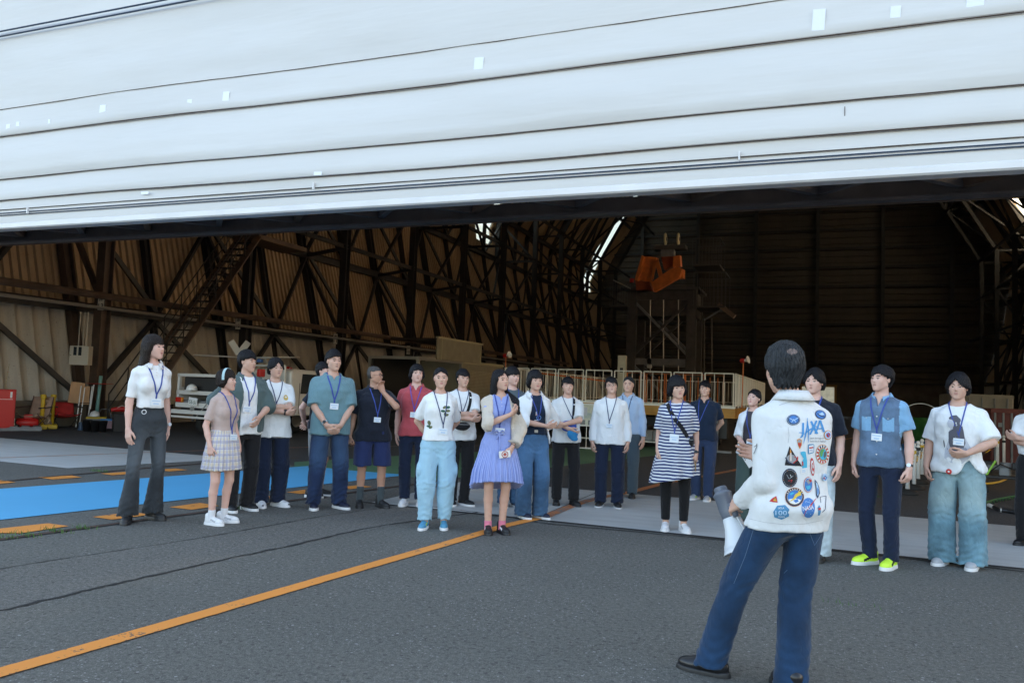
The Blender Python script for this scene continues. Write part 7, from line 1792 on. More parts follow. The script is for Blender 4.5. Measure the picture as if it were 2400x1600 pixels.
# 7 man in coral polo
person('man with shaggy hair in a coral red polo and navy trousers', (964, 1184), H=1.705, turn=-6, hair=dict(kind='shag', side=-.075, bang=.036, back=-.10, partx=.01, vol=.013, face=.054), skin_='fair', head=(16, 0, 0), arms=(('down', {0: (.22, .02, .86)}), 'down'), feet={-1: (-.085, 0, 8), 1: (.095, .0, 12)},
       top=dict(mat=C_CORAL, hem=.845, ease=.026, sleeve=.62, swide=.026, name='polo_shirt', vneck=(.075, .022)), legs=dict(mat=T_NAVY, r=(.092, .072, .066), hem=.085), shoes=dict(mat=S_WHITE, sole=S_SOLE, accent=S_GREY, bulk=.004), collar=dict(mat=C_CORAL, gap=26, drop=.035), lanyard=dict(v=(.0, 1.16), mat=mat('lanyard_violet', (.12, .07, .36), .6)))
# 8 girl, leaf tee, cargo pants
def x8(c):
    g1, g2 = mat('print_green', (.03, .10, .07), .8), mat('print_olive', (.14, .15, .07), .8); bv = bvh_of(c)
    for x, z, a, b, r, m_ in ((.035, 1.285, .022, .013, .6, g2), (.072, 1.285, .024, .015, .2, g1), (.02, 1.245, .024, .013, -.1, g1), (.072, 1.248, .024, .014, .1, g2), (.045, 1.215, .014, .020, 0, g2), (.065, 1.205, .018, .012, .6, g2), (-.115, 1.115, .016, .026, .3, g2), (-.12, 1.08, .018, .012, 0, g1), (-.10, 1.07, .020, .014, .5, g2)):
        decal(c, 'leaf_print', oval(a, b, 14, r), x, z, m_, bv=bv)
    for x0, z0, x1, z1 in ((.045, 1.29, .05, 1.18), (-.115, 1.14, -.11, 1.06)): decal(c, 'stem_print', [(x0 - .0015, z0), (x0 + .0015, z0), (x1 + .0015, z1), (x1 - .0015, z1)], 0, 0, g1, bv=bv)
person('girl in a white tee with leaf print and light blue cargo pants', (1018, 1238), H=1.64, turn=8, sex='f', hair=dict(kind='tied', bang=.078, slope=-.55), skin_='mid', head=(-4, 0, -3), arms=('behind', 'behind'), feet={-1: (-.105, -.01, 22), 1: (.10, .0, -6)},
       top=dict(mat=C_WHITE, hem=.935, ease=.020, sleeve=.86, swide=.024, flare=.012, name='tee_shirt', fold=.007, neck=(.085, .095, .05)), legs=dict(mat=T_SKY, r=(.104, .100, .066), hem=.095, cargo=1, name='cargo_pants', fold=.0065, top=1.02), shoes=dict(mat=S_BLUE, sole=S_SOLE, accent=S_LIME, tongue=1), lanyard=dict(v=(.03, 1.10), w=.010, mat=M_LAN2, dz=.0), extra=x8)
# 9 man, white tee, strap
def x9(c):
    watch(c, 1, M_BLACK, fd=(0, -1, .5), f=.9)
    strap(c, [(.085, 1.42), (.085, 1.38), (.08, 1.32), (.07, 1.26), (.055, 1.20), (.03, 1.14), (-.01, 1.08)], .035, C_BLACKT, label='black sling bag worn by the man with crossed arms in a white tee', bag=((-.03, -.215, 1.00), (.10, .035, .055), C_BLACKT))
person('man with crossed arms in a white tee with a black sling strap and black trousers', (1073, 1184), H=1.665, turn=12, build=1.04, hair=dict(kind='short', vol=.017, bang=.032), skin_='mid', head=(10, 0, 0), arms=('crossB', 'crossA'), feet={-1: (-.07, .02, 5), 1: (.075, -.01, 35)},
       top=dict(mat=C_WHITE, hem=.825, ease=.034, sleeve=.80, swide=.030, name='tee_shirt', fold=.008), legs=dict(mat=T_BLACK, r=(.095, .075, .062), hem=.06), shoes=dict(mat=S_BLACK, sole=S_SOLE), lanyard=dict(v=(-.02, 1.16), badge=False, w=.010, mat=M_LAN2), extra=x9)
# 10 woman in blue dress
def x10(c):
    S = c['S']
    ring_band(c, 'bracelet', c['EL'][1], c['WR'][1], .82, .026, .006, M_BLACK); ring_band(c, 'bracelet', c['EL'][1], c['WR'][1], .90, .025, .005, M_BLACK)
    bv = bvh_of(c); pts = []
    # sash bow
    mb = MB(); q = bv.ray_cast(Vector((-.02 * S, -.6, 1.045 * S)), Vector((0, 1, 0))); p = (q[0] if q[0] else Vector((-.02, -.14, 1.045))) + Vector((0, -.012, 0))
    for s, dx, dz in ((-1, -.055, .012), (1, .06, .010)): mb.tube([p, p + Vector((dx * .5, -.008, .022)), p + Vector((dx, -.004, dz)), p + Vector((dx * .5, .0, -.012)), p], [.006, .012, .010, .010, .006], 8)
    mb.tube([p, p + Vector((.008, -.014, -.10)), p + Vector((.0, -.03, -.24))], [.007, .010, .012], 8); mb.tube([p, p + Vector((-.025, -.01, -.06))], [.007, .008], 8)
    mb.build('sash', C_DRESS, c['skirtobj'] if 'skirtobj' in c else c['root'], smooth=True)
    buttons(c, (1.36, 1.32), r=.004)
    h = c['WR'][1] + c['HD'][1][0] * .075; M = Matrix.Rotation(R(82), 4, 'Y') @ Matrix.Rotation(R(0), 4, 'Z')
    held(c, 'card_case', 'white card case with red emblem held by the woman in the blue dress', 'phone', h + Vector((-.055, -.040, .0)), phone_at('', M_WHITE, .07, .115, M, ring=mat('emblem_red', (.45, .10, .08), .5)))
person('long-haired woman in a blue dress and cream cardigan', (1160, 1249), H=1.64, turn=12, sex='f', hair=dict(kind='longparted', len=.36, front=1, bang=.080, slope=-.8, hires=0, lowz=-.40), skin_='mid', head=(24, -4, -2), headscale=1.0,
       arms=(((-.085, -.20, 1.245), (1, -.2, -.9), (-.75, .05, .55), (.1, -.7, .7), 1.0), ((.115, -.15, .90), (1, .5, .1), (-.42, -.25, -.85), (-.6, -.7, .2), .8)), feet={-1: (-.075, -.01, 6), 1: (.075, .0, 14)},
       inner=dict(mat=C_DRESS, hem=1.03, sleeve=.35, ease=.010, name='dress_bodice', neck=(.07, .09, .06), vneck=(.09, .018)), top=dict(mat=C_CREAM, hem=1.055, ease=.030, sleeve=1.78, swide=.040, open=(.115, .085), name='cardigan', fold=.010, neck=(.10, .11, .07)),
       skirt=dict(mat=C_DRESS, hem=.52, hw=.285, top=1.06, pleats=26, pa=.010, name='dress_skirt', hemfn=lambda X, Y: .52 - .09 * np.clip(Y * 5, -.35, 1) - .03 * np.clip((np.abs(X) - .12) * 8, 0, 1)), socks=(.135, SOCKP), shoes=dict(mat=S_BLACK, sole=S_BLACK, accent=S_WHITE), lanyard=dict(v=(-.015, 1.13), size=(.10, .065)), extra=x10)
# 11 person behind
person('man in a grey tee half hidden behind the white jacket woman', (1190, 1188), H=1.715, turn=18, hair=dict(kind='short', vol=.018, bang=.026), skin_='fair', head=(14, 0, 0), arms=('down', 'down'), feet={-1: (-.06, 0, 8), 1: (.10, 0, 8)},
       top=dict(mat=C_GREYT, hem=.84, sleeve=.7, name='tee_shirt'), legs=dict(mat=D_MID, r=(.095, .075, .07), hem=.05, name='jeans'), shoes=dict(mat=S_NAVY, sole=S_SOLE), lanyard=dict(v=(.0, 1.14)))
# 12 woman white jacket open
def x12(c):
    belt(c, 1.01); m_ = mat('print_white', (.6, .62, .66), .8); m2 = mat('print_blue', (.12, .28, .6), .8); m3 = mat('print_red', (.5, .15, .12), .8); bv = bvh_of(c)
    decal(c, 'print_frame', oval(.030, .028, 14, 0), .025, 1.165, m2, bv=bv, off=.003); decal(c, 'print_frame', oval(.022, .020, 14, 0), .025, 1.165, C_NAVY2, bv=bv, off=.004); decal(c, 'print_rocket', [(-.010, -.02), (.010, -.02), (.010, .02), (0, .035), (-.010, .02)], -.008, 1.21, m_, bv=bv, off=.004); decal(c, 'print_band', [(-.028, -.004), (.028, -.004), (.028, .004), (-.028, .004)], .0, 1.135, m_, bv=bv, off=.004); decal(c, 'print_flag', [(-.008, -.005), (.008, -.005), (.008, .005), (-.008, .005)], -.008, 1.20, m3, bv=bv, off=.005)
person('short-haired woman in an open white jacket, navy tee and wide blue jeans', (1243, 1214), H=1.66, turn=16, sex='f', hair=dict(kind='bob', vol=.018, bang=.030, side=-.070, back=-.075, jag=.010), skin_='mid', head=(6, 0, 0), headscale=1.04, arms=(('down', {0: (-.10, -.215, 1.075), 1: (1, 0, -.5), 2: (-1, .15, .1), 3: (0, -.4, .9)}), ((.075, .05, 1.0), (1, .4, 0), (-.6, .2, -.6), (0, -1, .2), .5)), feet={-1: (-.085, .0, -18), 1: (.105, -.02, 34)},
       inner=dict(mat=C_NAVY2, hem=.97, sleeve=.5, ease=.012, name='tee_shirt', neck=(.082, .09, .05)), top=dict(mat=C_CANVAS, hem=.87, ease=.045, sleeve=1.85, swide=.030, open=(.16, .055), openx=.01, name='jacket', fold=.008, neck=(.09, .1, .055), flare=.02), legs=dict(mat=D_MID, r=(.102, .098, .098), hem=.035, top=1.04, name='wide_jeans', fold=.006), shoes=dict(mat=S_NAVY, sole=S_SOLE), collar=dict(mat=C_CANVAS, gap=40, r=.066, drop=.045, flare=.04, point=.03), lanyard=dict(v=(.02, 1.17), badge=False), extra=x12)
# 13 smiling man
def x13(c):
    m_ = cloth('bag_blue', (.03, .08, .35)); strap(c, [(.085, 1.42), (.085, 1.37), (.08, 1.30), (.075, 1.22), (.07, 1.15), (.06, 1.09)], .028, C_BLACKT, label='navy shoulder bag worn across the chest of the smiling man', bag=((.015, -.205, 1.06), (.105, .03, .075), m_))
    S = c['S']
    def cap(th, p):
        F = Field(np.array([-.13, -.06, -.11]), np.array([.13, .08, .11]), .006); F.add(P_ell((0, 0, 0), (.085, .04, .085)), 0); F.add(P_ell((.03, -.01, -.075), (.06, .016, .035)), .02); V, Q = F.mesh(); V = V * np.array([.8, .9, .85]) + np.array(p)
        link_mesh('crown', np_mesh('crown', V, Q), [cloth('cap_blue', (.03, .22, .48))], th)
    held(c, 'cap', 'bright blue cap hanging from the hand of the smiling man', 'cap', (.065, -.235, .965), cap)
person('smiling man in a pale grey tee with crossed wrists and black trousers', (1322, 1183), H=1.62, turn=4, build=.96, hair=dict(kind='short', vol=.018, bang=.030, side=-.02), skin_='mid', head=(4, -2, 0), headscale=1.0, arms=(((-.01, -.245, 1.03), (1, 0, -.4), (-.75, -.1, -.5), (0, -.6, .7), .5), ((-.06, -.275, 1.085), (1, 0, -.4), (-.85, 0, -.3), (0, -.4, .9), .5)), feet={-1: (-.105, .0, 2), 1: (.125, -.02, 22)},
       top=dict(mat=C_WHITE2, hem=.84, ease=.040, sleeve=.86, swide=.034, flare=.015, name='tee_shirt', fold=.007), legs=dict(mat=T_BLACK, r=(.092, .074, .070), hem=.075), shoes=dict(mat=S_BLACK, sole=S_BLACK), lanyard=dict(v=(.06, 1.17), badge=False, w=.009, mat=M_LAN2), extra=x13)
# 14 man with glasses, white long sleeve
def x14(c): glasses(c, M_BLACK)
person('man with glasses in a loose white long-sleeved shirt and dark trousers', (1425, 1187), H=1.64, turn=2, build=1.0, hair=dict(kind='short', vol=.019, bang=.040, side=-.01, sweep=.3), skin_='mid', head=(-2, -8, -9), arms=(('down', {0: (.235, -.04, .845), 4: .6}), ('down', {0: (.235, -.04, .85), 4: .6})), feet={-1: (-.10, .0, 16), 1: (.115, -.02, 8)},
       top=dict(mat=C_WHITE, hem=.825, ease=.036, sleeve=1.97, swide=.020, flare=.012, name='long_sleeved_shirt', fold=.006), legs=dict(mat=T_NAVY, r=(.104, .086, .080), hem=.055, fold=.006), shoes=dict(mat=S_BLACK, sole=S_SOLE, solez=.018), lanyard=dict(v=(-.02, 1.13), w=.010, mat=M_LAN2, size=(.085, .055)), extra=x14)
# 15 older man behind
person('older man in a pale blue shirt behind the man with glasses', (1466, 1165), H=1.68, turn=-10, hair=dict(kind='balding'), hmat=M_HAIRG, skin_='mid', head=(2, 0, 0), headscale=1.02, arms=('down', 'down'), feet={-1: (-.09, 0, 8), 1: (.09, 0, 8)},
       top=dict(mat=C_LBLUE, hem=.90, ease=.028, sleeve=1.9, swide=.018, name='button_down_shirt', vneck=(.06, .02)), legs=dict(mat=T_SLATE, r=(.098, .080, .072), hem=.05), shoes=dict(mat=S_BLACK, sole=S_BLACK), collar=dict(mat=C_LBLUE, gap=24, drop=.035), lanyard=dict(v=(.0, 1.1), w=.009, mat=M_LAN2), extra=lambda c: buttons(c, (1.36, 1.28, 1.2, 1.12), r=.004))
# 16 striped dress
def x16(c):
    watch(c, 1, M_BLACK, r=.028, f=.90)
    strap(c, [(-.10, 1.41), (-.08, 1.37), (-.04, 1.30), (.01, 1.23), (.06, 1.17), (.10, 1.11), (.135, 1.05)], .045, C_BLACKT, label='black crossbody bag strap over the navy striped dress', bag=((.17, -.06, 1.0), (.035, .06, .06), C_BLACKT))
    h = c['WR'][1] + c['HD'][1][0] * .09
    held(c, 'phone', 'slim brown phone held at the side of the woman in the striped dress', 'phone', h + Vector((.0, -.03, -.03)), phone_at('', mat('phone_tan', (.30, .19, .08), .4), .012, .12))
person('woman with a black bob in a navy and white striped dress over black leggings', (1580, 1243), H=1.63, turn=-6, sex='f', build=1.08, hair=dict(kind='bob', vol=.024, bang=.022, side=-.095, back=-.085, jag=.003, face=.050), skin_='mid', head=(24, 0, -4), headscale=1.10, arms=(('down', {0: (.205, -.09, .88), 4: .9}), ('down', {0: (.235, -.02, .86)})), feet={-1: (-.10, .0, -4), 1: (.10, -.01, 26)},
       top=dict(mat=C_STRIPE, hem=.93, ease=.036, sleeve=.84, swide=.030, flare=.02, name='dress_top', fold=.007, neck=(.088, .10, .05)), skirt=dict(mat=C_STRIPE, hem=.56, hw=.27, top=1.06, pleats=7, pa=.018, name='dress_skirt', rows=[(.46, .285, .225), (.70, .245, .20), (.90, .215, .178), (1.04, .195, .160), (1.08, .185, .150)], hemfn=lambda X, Y: .56 - .22 * (X + .05) * -1),
       legs=dict(mat=T_LEG, r=(.096, .064, .048), hem=.115, ease=.005, name='leggings', fold=.001, top=.95), shoes=dict(mat=S_WHITE, sole=S_SOLE, bulk=.006, k=1.08, accent=S_GREY), lanyard=dict(v=(-.005, 1.115), size=(.10, .095), w=.012), extra=x16)
# 17 navy polo man behind
person('man in a navy polo, hands behind his back, near the railed platform', (1647, 1172), H=1.655, turn=-8, build=1.02, hair=dict(kind='short', vol=.020, bang=.036, side=-.015, jag=.016), skin_='mid', head=(2, -3, 0), arms=('behind', 'behind'), feet={-1: (-.10, .02, 22), 1: (.07, -.02, -2)},
       top=dict(mat=C_NAVY2, hem=.865, ease=.022, sleeve=.72, swide=.022, name='polo_shirt', vneck=(.08, .02)), legs=dict(mat=T_BLUE, r=(.098, .080, .072), hem=.05), shoes=dict(mat=S_GREY, sole=S_SOLE, accent=S_LIME), collar=dict(mat=C_NAVY2, gap=24, drop=.032), lanyard=dict(v=(-.06, 1.10), bx=-.03, size=(.06, .05)))
# 18 woman white open shirt
def x18(c):
    h = c['WR'][1] + c['HD'][1][0] * .10; held(c, 'phone', 'white phone held in both hands by the woman in the open white shirt', 'phone', h + Vector((.02, -.04, -.03)), phone_at('', M_WHITE, .07, .14, Matrix.Rotation(R(-35), 4, 'Y')))
person('woman with tied hair in an open white shirt over a charcoal tee holding a phone', (1762, 1229), H=1.545, turn=-18, sex='f', hair=dict(kind='tied', bang=.060, slope=-.5, vol=.010, side=-.02, partx=-.012), skin_='fair', head=(-6, -10, 4), headscale=1.02, arms=(((.02, -.20, .92), (1, .2, -.2), (-.35, -.35, -.9), (-.6, -.5, .5), .5), ((.05, -.215, .93), (1, .2, -.2), (-.35, -.35, -.9), (-.5, -.5, .6), .6)), feet={-1: (-.09, 0, 8), 1: (.09, 0, 8)},
       inner=dict(mat=C_CHAR, hem=.93, sleeve=.4, ease=.012, name='tee_shirt'), top=dict(mat=C_WHITE, hem=.89, ease=.040, sleeve=.98, swide=.034, open=(.13, .06), name='open_shirt', fold=.007, neck=(.09, .1, .055), flare=.02), legs=dict(mat=T_GREEN, r=(.115, .11, .10), hem=.05, name='wide_trousers'), shoes=dict(mat=S_BLACK), collar=dict(mat=C_WHITE, gap=46, r=.066), lanyard=dict(v=(.0, 1.10), size=(.085, .05)), extra=x18)
# 20 man behind the speaker
person('man in a black long-sleeved top and pale jeans standing just behind the speaker', (1903, 1311), H=1.73, turn=-10, hair=dict(kind='middle', vol=.018), skin_='fair', head=(-8, 0, 0), arms=('down', ('down', {0: (.22, -.02, .86)})), feet={-1: (-.09, 0, 8), 1: (.06, 0, 2)},
       top=dict(mat=C_NAVY, hem=.86, ease=.034, sleeve=.85, swide=.04, name='top', neck=(.082, .09, .05)), legs=dict(mat=D_PALE, r=(.10, .095, .098), hem=.05, name='wide_jeans'), shoes=dict(mat=S_BLACK, sole=S_BLACK), lanyard=dict(v=(.0, 1.12)))
# 21 man chambray shirt
def x21(c):
    buttons(c, (1.36, 1.27, 1.17, 1.06, .95)); watch(c, 1, M_BLACK, M_BADGE, fd=(.1, -1, .2), r=.029, f=.90); bv = bvh_of(c)
    for s in (-1, 1): decal(c, 'pocket', [(-.042, -.062), (.0, -.068), (.042, -.062), (.042, .055), (-.042, .055)], s * .088, 1.21, C_CHAML, bv=bv, off=.003); decal(c, 'button', oval(.004, .004, 8), s * .088, 1.255, M_BUT, bv=bv, off=.006)
person('man in a chambray shirt with lighter sleeves, navy trousers and neon yellow sneakers', (2063, 1326), H=1.775, turn=-16, build=.95, hair=dict(kind='short', vol=.020, bang=.050, side=-.02, slope=-.5, jag=.012, sweep=.35), skin_='fair', head=(-24, -2, 0), headscale=.98, arms=(('down', {0: (.225, -.02, .845), 4: .9}), ('down', {0: (.235, -.02, .845), 4: .8})), feet={-1: (-.095, .0, 30), 1: (.085, -.03, -4)},
       top=dict(mat=C_CHAM, mat2=C_CHAML, sel=lambda P, c: (np.abs(P[:, 0]) > c['shw'] - .002) & (P[:, 2] > 1.0), hem=.845, ease=.030, sleeve=.70, swide=.036, name='shirt', vneck=(.10, .026), fold=.006), legs=dict(mat=T_NAVY, r=(.090, .068, .060), hem=.06), shoes=dict(mat=S_NEON, sole=S_SOLE, accent=S_BLACK, bulk=.004, tongue=1, solez=.030), collar=dict(mat=C_CHAML, gap=24, drop=.05, point=.05, flare=.036), lanyard=dict(v=(.0, 1.16), size=(.085, .06)), extra=x21)
# 22 man, printed tee, baggy jeans
def x22(c):
    g1 = mat('print_dark', (.10, .10, .125), .8); g2 = mat('print_mid', (.30, .31, .36), .8); g3 = mat('print_pale', (.52, .54, .60), .8); bv = bvh_of(c)
    decal(c, 'print_figure', [(-.075, -.14), (-.03, -.17), (.04, -.17), (.085, -.12), (.09, -.06), (.06, .0), (.03, .05), (.015, .10), (-.02, .10), (-.045, .05), (-.05, -.02), (-.07, -.08)], .0, 1.13, g3, bv=bv, off=.003, sc=1.25)
    decal(c, 'print_figure', [(-.02, -.13), (.03, -.12), (.055, -.04), (.045, .04), (.025, .12), (.0, .145), (-.03, .14), (-.045, .125), (-.015, .115), (.0, .08), (-.02, .05), (-.045, .03), (-.045, -.04), (-.03, -.10)], .0, 1.15, g1, bv=bv, off=.005, sc=1.3)
    decal(c, 'print_figure', oval(.026, .040, 14, .1), -.042, 1.26, g3, bv=bv, off=.0065); decal(c, 'print_figure', [(-.035, -.05), (.03, -.045), (.045, .0), (.03, .03), (-.01, .02)], .045, 1.03, g2, bv=bv, off=.005); decal(c, 'print_mark', oval(.005, .035, 10, .1), -.095, 1.08, g1, bv=bv, off=.004); decal(c, 'print_mark', oval(.004, .03, 10, -.1), -.07, 1.02, g2, bv=bv, off=.005)
    S = c['S']; mb = MB(); mb.lathe([(.022, 0), (.024, .004), (.020, .009), (0, .010)], n=18, M=Matrix.Translation(Vector((-.055, -.148, .84)) * S) @ Matrix.Rotation(R(90), 4, 'X')); mb.lathe([(.008, 0), (.008, .0112), (0, .0112)], n=10, mi=1, M=Matrix.Translation(Vector((-.055, -.149, .84)) * S) @ Matrix.Rotation(R(90), 4, 'X')); mb.build('key_tag', [M_RED, M_WHITE], c['legs'])
person('big man in white tee with grey figure print and baggy light jeans', (2245, 1327), H=1.73, turn=-6, build=1.02, hair=dict(kind='middle', vol=.022, partx=-.008), skin_='mid', head=(-4, 2, 2), headscale=1.03, arms=(('down', {0: (.245, -.05, .865), 4: .7}), ((.085, -.215, 1.01), (1, .3, -.1), (-.9, -.15, -.2), (0, -.6, .7), .8)), feet={-1: (-.125, .0, 14), 1: (.115, -.01, -4)},
       top=dict(mat=C_WHITE, hem=.80, ease=.040, sleeve=.90, swide=.038, flare=.015, name='tee_shirt', neck=(.095, .105, .06), fold=.009, hemfn=lambda X, Y: .825 + .11 * np.exp(-((X - .09) / .055) ** 2) * (Y < 0) + .02 * (X > .09)), legs=dict(mat=D_LIGHT, r=(.116, .116, .108), hem=.035, name='baggy_jeans', fold=.008), shoes=dict(mat=S_GREY, sole=S_SOLE, k=1.0), lanyard=dict(v=(.02, 1.17), size=(.085, .06), w=.011), extra=x22)
# 23 man at the right edge
person('man in white shirt and dark trousers at the right edge, arms folded', (2432, 1282), H=1.66, turn=-20, build=1.05, hair=dict(kind='short', vol=.012, bang=.02), hmat=mat('cap_grey_green', (.17, .22, .22), .8), skin_='mid', head=(-10, 0, 0), arms=('crossB', 'crossA'), feet={-1: (-.13, 0, 10), 1: (.13, 0, 10)},
       top=dict(mat=C_WHITE, hem=.985, ease=.036, sleeve=.80, swide=.03, name='shirt', fold=.007), legs=dict(mat=T_BLACK, r=(.105, .09, .085), hem=.05, top=1.05), shoes=dict(mat=S_LEATH, sole=S_BLACK), collar=dict(mat=C_WHITE, gap=24), lanyard=dict(v=(.0, 1.16), mat=mat('lanyard_cyan', (.03, .35, .5), .6), badge=False), extra=lambda c: belt(c, 1.01))
# ------------------------------------------------------------------ the speaker, seen from behind
def xs(c):
    S = c['S']; root = c['root']; Wm = MATW[root.name]; Wi = Wm.inverted()
    V, Q = c['surf'][-1]; bv = BVHTree.FromPolygons([tuple(Wm @ Vector(v)) for v in V], [tuple(int(i) for i in q) for q in Q])
    jacket = c['top']
    cols = {'w': (.74, .75, .76), 'b': (.055, .19, .50), 'n': (.012, .022, .075), 'r': (.50, .03, .03), 'o': (.60, .25, .05), 'y': (.72, .50, .06), 'c': (.06, .42, .62), 'g': (.10, .32, .09), 'k': (.014, .014, .018), 's': (.30, .31, .33), 'm': (.10, .11, .12), 'u': (.07, .24, .43), 'l': (.42, .60, .80), 'j': (.06, .27, .58)}
    CM_ = {k: mat('patch_' + k, v, .75) for k, v in cols.items()}
    def pxy(x, y): return (1700 + x / 4.357, 900 + y / 4.357)
    def hit(x, y, off):
        px, py = pxy(x, y); d = ray(px, py).normalized(); q = bv.ray_cast(EYEV, d)
        if q[0] is None: return None
        n = q[1] if q[1].dot(d) < 0 else -q[1]
        return Wi @ (q[0] + n * off)
    def ngon(nm, pts, col, lay=1, parent=None, sub=3):
        cx = sum(p[0] for p in pts) / len(pts); cy = sum(p[1] for p in pts) / len(pts); vs = []; fs = []; n = len(pts)
        for k in range(1, sub + 1):
            for p in pts:
                h = hit(cx + (p[0] - cx) * k / sub, cy + (p[1] - cy) * k / sub, .0012 + .0011 * lay)
                if h is None: return None
                vs.append(h)
        h = hit(cx, cy, .0012 + .0011 * lay)
        if h is None: return None
        vs.append(h); ci = len(vs) - 1
        for i in range(n):
            j = (i + 1) % n; fs.append((ci, j, i))
            for k in range(sub - 1): fs.append((k * n + i, k * n + j, (k + 1) * n + j, (k + 1) * n + i))
        mb = MB(); mb.add(vs, fs); return mb.build(nm, CM_[col], parent or jacket)
    def ov(cx, cy, a, b, rot=0, n=22):
        r = R(rot); return [(cx + a * math.cos(t) * math.cos(r) - b * math.sin(t) * math.sin(r), cy + a * math.cos(t) * math.sin(r) + b * math.sin(t) * math.cos(r)) for t in [2 * math.pi * i / n for i in range(n)]]
    def patch(cx, cy, a, b, rings, rot=0):
        o = None
        for k, (f, col) in enumerate(rings):
            q = ngon('patch' if o is None else 'patch_ring', ov(cx, cy, a * f, b * f, rot), col, k + 1, o)
            if o is None: o = q
        return o
    def stroke(nm, pts, w, col, lay=1, parent=None):
        vs = []; fs = []; n = len(pts); Wd = w if isinstance(w, (list, tuple)) else [w] * n; dense = []
        for i in range(n - 1):
            for k in range(5): dense.append((pts[i][0] + (pts[i + 1][0] - pts[i][0]) * k / 5, pts[i][1] + (pts[i + 1][1] - pts[i][1]) * k / 5, Wd[i] + (Wd[i + 1] - Wd[i]) * k / 5))
        dense.append((pts[-1][0], pts[-1][1], Wd[-1])); m_ = len(dense)
        for i, (x, y, ww) in enumerate(dense):
            a = dense[max(i - 1, 0)]; b = dense[min(i + 1, m_ - 1)]; dx, dy = b[0] - a[0], b[1] - a[1]; L = math.hypot(dx, dy) or 1
            for sg in (-1, 1):
                h = hit(x - dy / L * ww / 2 * sg, y + dx / L * ww / 2 * sg, .0012 + .0011 * lay)
                if h is None: return None
                vs.append(h)
        for i in range(m_ - 1): fs.append((2 * i, 2 * i + 1, 2 * i + 3, 2 * i + 2))
        mb = MB(); mb.add(vs, fs); return mb.build(nm, CM_[col], parent or jacket)
    def text(nm, s, cx, cy, h, w, col, lay=1, parent=None, rot=0):
        cu = bpy.data.curves.new(nm, 'FONT'); cu.body = s; cu.size = 1; cu.align_x = 'CENTER'; cu.align_y = 'CENTER'; cu.resolution_u = 3; cu.offset = .012
        ob = bpy.data.objects.new(nm, cu); COL.objects.link(ob); dg = bpy.context.evaluated_depsgraph_get(); me = bpy.data.meshes.new_from_object(ob.evaluated_get(dg)); bpy.data.objects.remove(ob)
        xs_ = [v.co.x for v in me.vertices]; ys_ = [v.co.y for v in me.vertices]; W0 = max(xs_) - min(xs_); H0 = max(ys_) - min(ys_); r = R(rot); last = hit(cx, cy, .003)
        if last is None: return None
        for v in me.vertices:
            x = (v.co.x - (max(xs_) + min(xs_)) / 2) / W0 * w; y = -(v.co.y - (max(ys_) + min(ys_)) / 2) / H0 * h
            f = 1.0; q = None
            while q is None and f > 0:
                q = hit(cx + (x * math.cos(r) - y * math.sin(r)) * f, cy + (x * math.sin(r) + y * math.cos(r)) * f, .0012 + .0011 * lay); f -= .1
            if q is None: q = last
            v.co = q; last = q
        return link_mesh(nm, me, CM_[col], parent or jacket)
    p = patch(693, 365, 68, 54, [(1, 'n'), (.9, 'l'), (.84, 'n'), (.70, 'b')]); stroke('patch_motif', [(650, 350), (693, 372), (740, 345)], 7, 'l', 5, p); stroke('patch_motif', [(670, 395), (693, 360), (716, 395)], 6, 'l', 5, p)
    p = patch(970, 312, 58, 45, [(1, 'n'), (.84, 'b')], 24); ngon('patch_motif', [(945, 310), (985, 290), (1005, 320), (980, 325)], 'l', 3, p); stroke('patch_motif', [(935, 305), (970, 330), (1010, 335)], 8, 'n', 3, p)
    # logo letters
    stroke('logo_letter', [(793, 395), (792, 500), (782, 532), (760, 548)], [20, 20, 16, 5], 'j'); stroke('logo_letter', [(752, 494), (802, 497)], 8, 'j')
    stroke('logo_letter', [(838, 345), (832, 440), (815, 530), (795, 610)], [3, 12, 14, 2], 'j'); stroke('logo_letter', [(834, 350), (846, 470), (846, 595)], [3, 15, 3], 'j', 2); stroke('logo_letter', [(800, 512), (850, 470), (905, 437)], [4, 12, 10], 'j', 3)
    stroke('logo_letter', [(873, 378), (900, 440), (938, 505)], [20, 22, 20], 'j'); stroke('logo_letter', [(928, 372), (900, 440), (862, 512)], [18, 22, 16], 'j', 2); stroke('logo_letter', [(880, 437), (945, 432)], 9, 'j', 3)
    stroke('logo_letter', [(962, 368), (942, 440), (915, 505)], [16, 18, 14], 'j'); stroke('logo_letter', [(964, 368), (985, 430), (1004, 488)], [18, 20, 20], 'j', 2); stroke('logo_letter', [(938, 455), (992, 452)], 12, 'j', 3)
    text('logo_caption', 'Japan Aerospace', 930, 552, 22, 140, 's'); text('logo_caption', 'Exploration Agency', 942, 583, 22, 160, 's')
    p = patch(1043, 518, 40, 48, [(1, 'o'), (.84, 'l'), (.5, 'r')]); stroke('patch_motif', [(1030, 500), (1050, 530)], 9, 'b', 5, p)
    p = ngon('patch', [(730, 565), (755, 553), (780, 570), (778, 620), (760, 662), (742, 630)], 'o'); ngon('patch_ring', [(738, 600), (772, 600), (770, 622), (759, 645), (747, 625)], 'r', 2, p); ngon('patch_ring', [(737, 572), (755, 562), (772, 575), (772, 595), (738, 595)], 's', 2, p)
    p = ngon('patch', [(842, 618), (850, 612), (895, 609), (905, 618), (903, 690), (895, 700), (850, 714), (840, 706)], 'u'); ngon('patch_ring', [(850, 625), (897, 618), (895, 690), (850, 703)], 'w', 2, p); stroke('patch_motif', [(852, 650), (893, 643)], 14, 'r', 3, p); text('patch_motif', '15', 873, 675, 18, 26, 'b', 3, p)
    p = patch(988, 713, 68, 101, [(1, 'o'), (.94, 'w')])
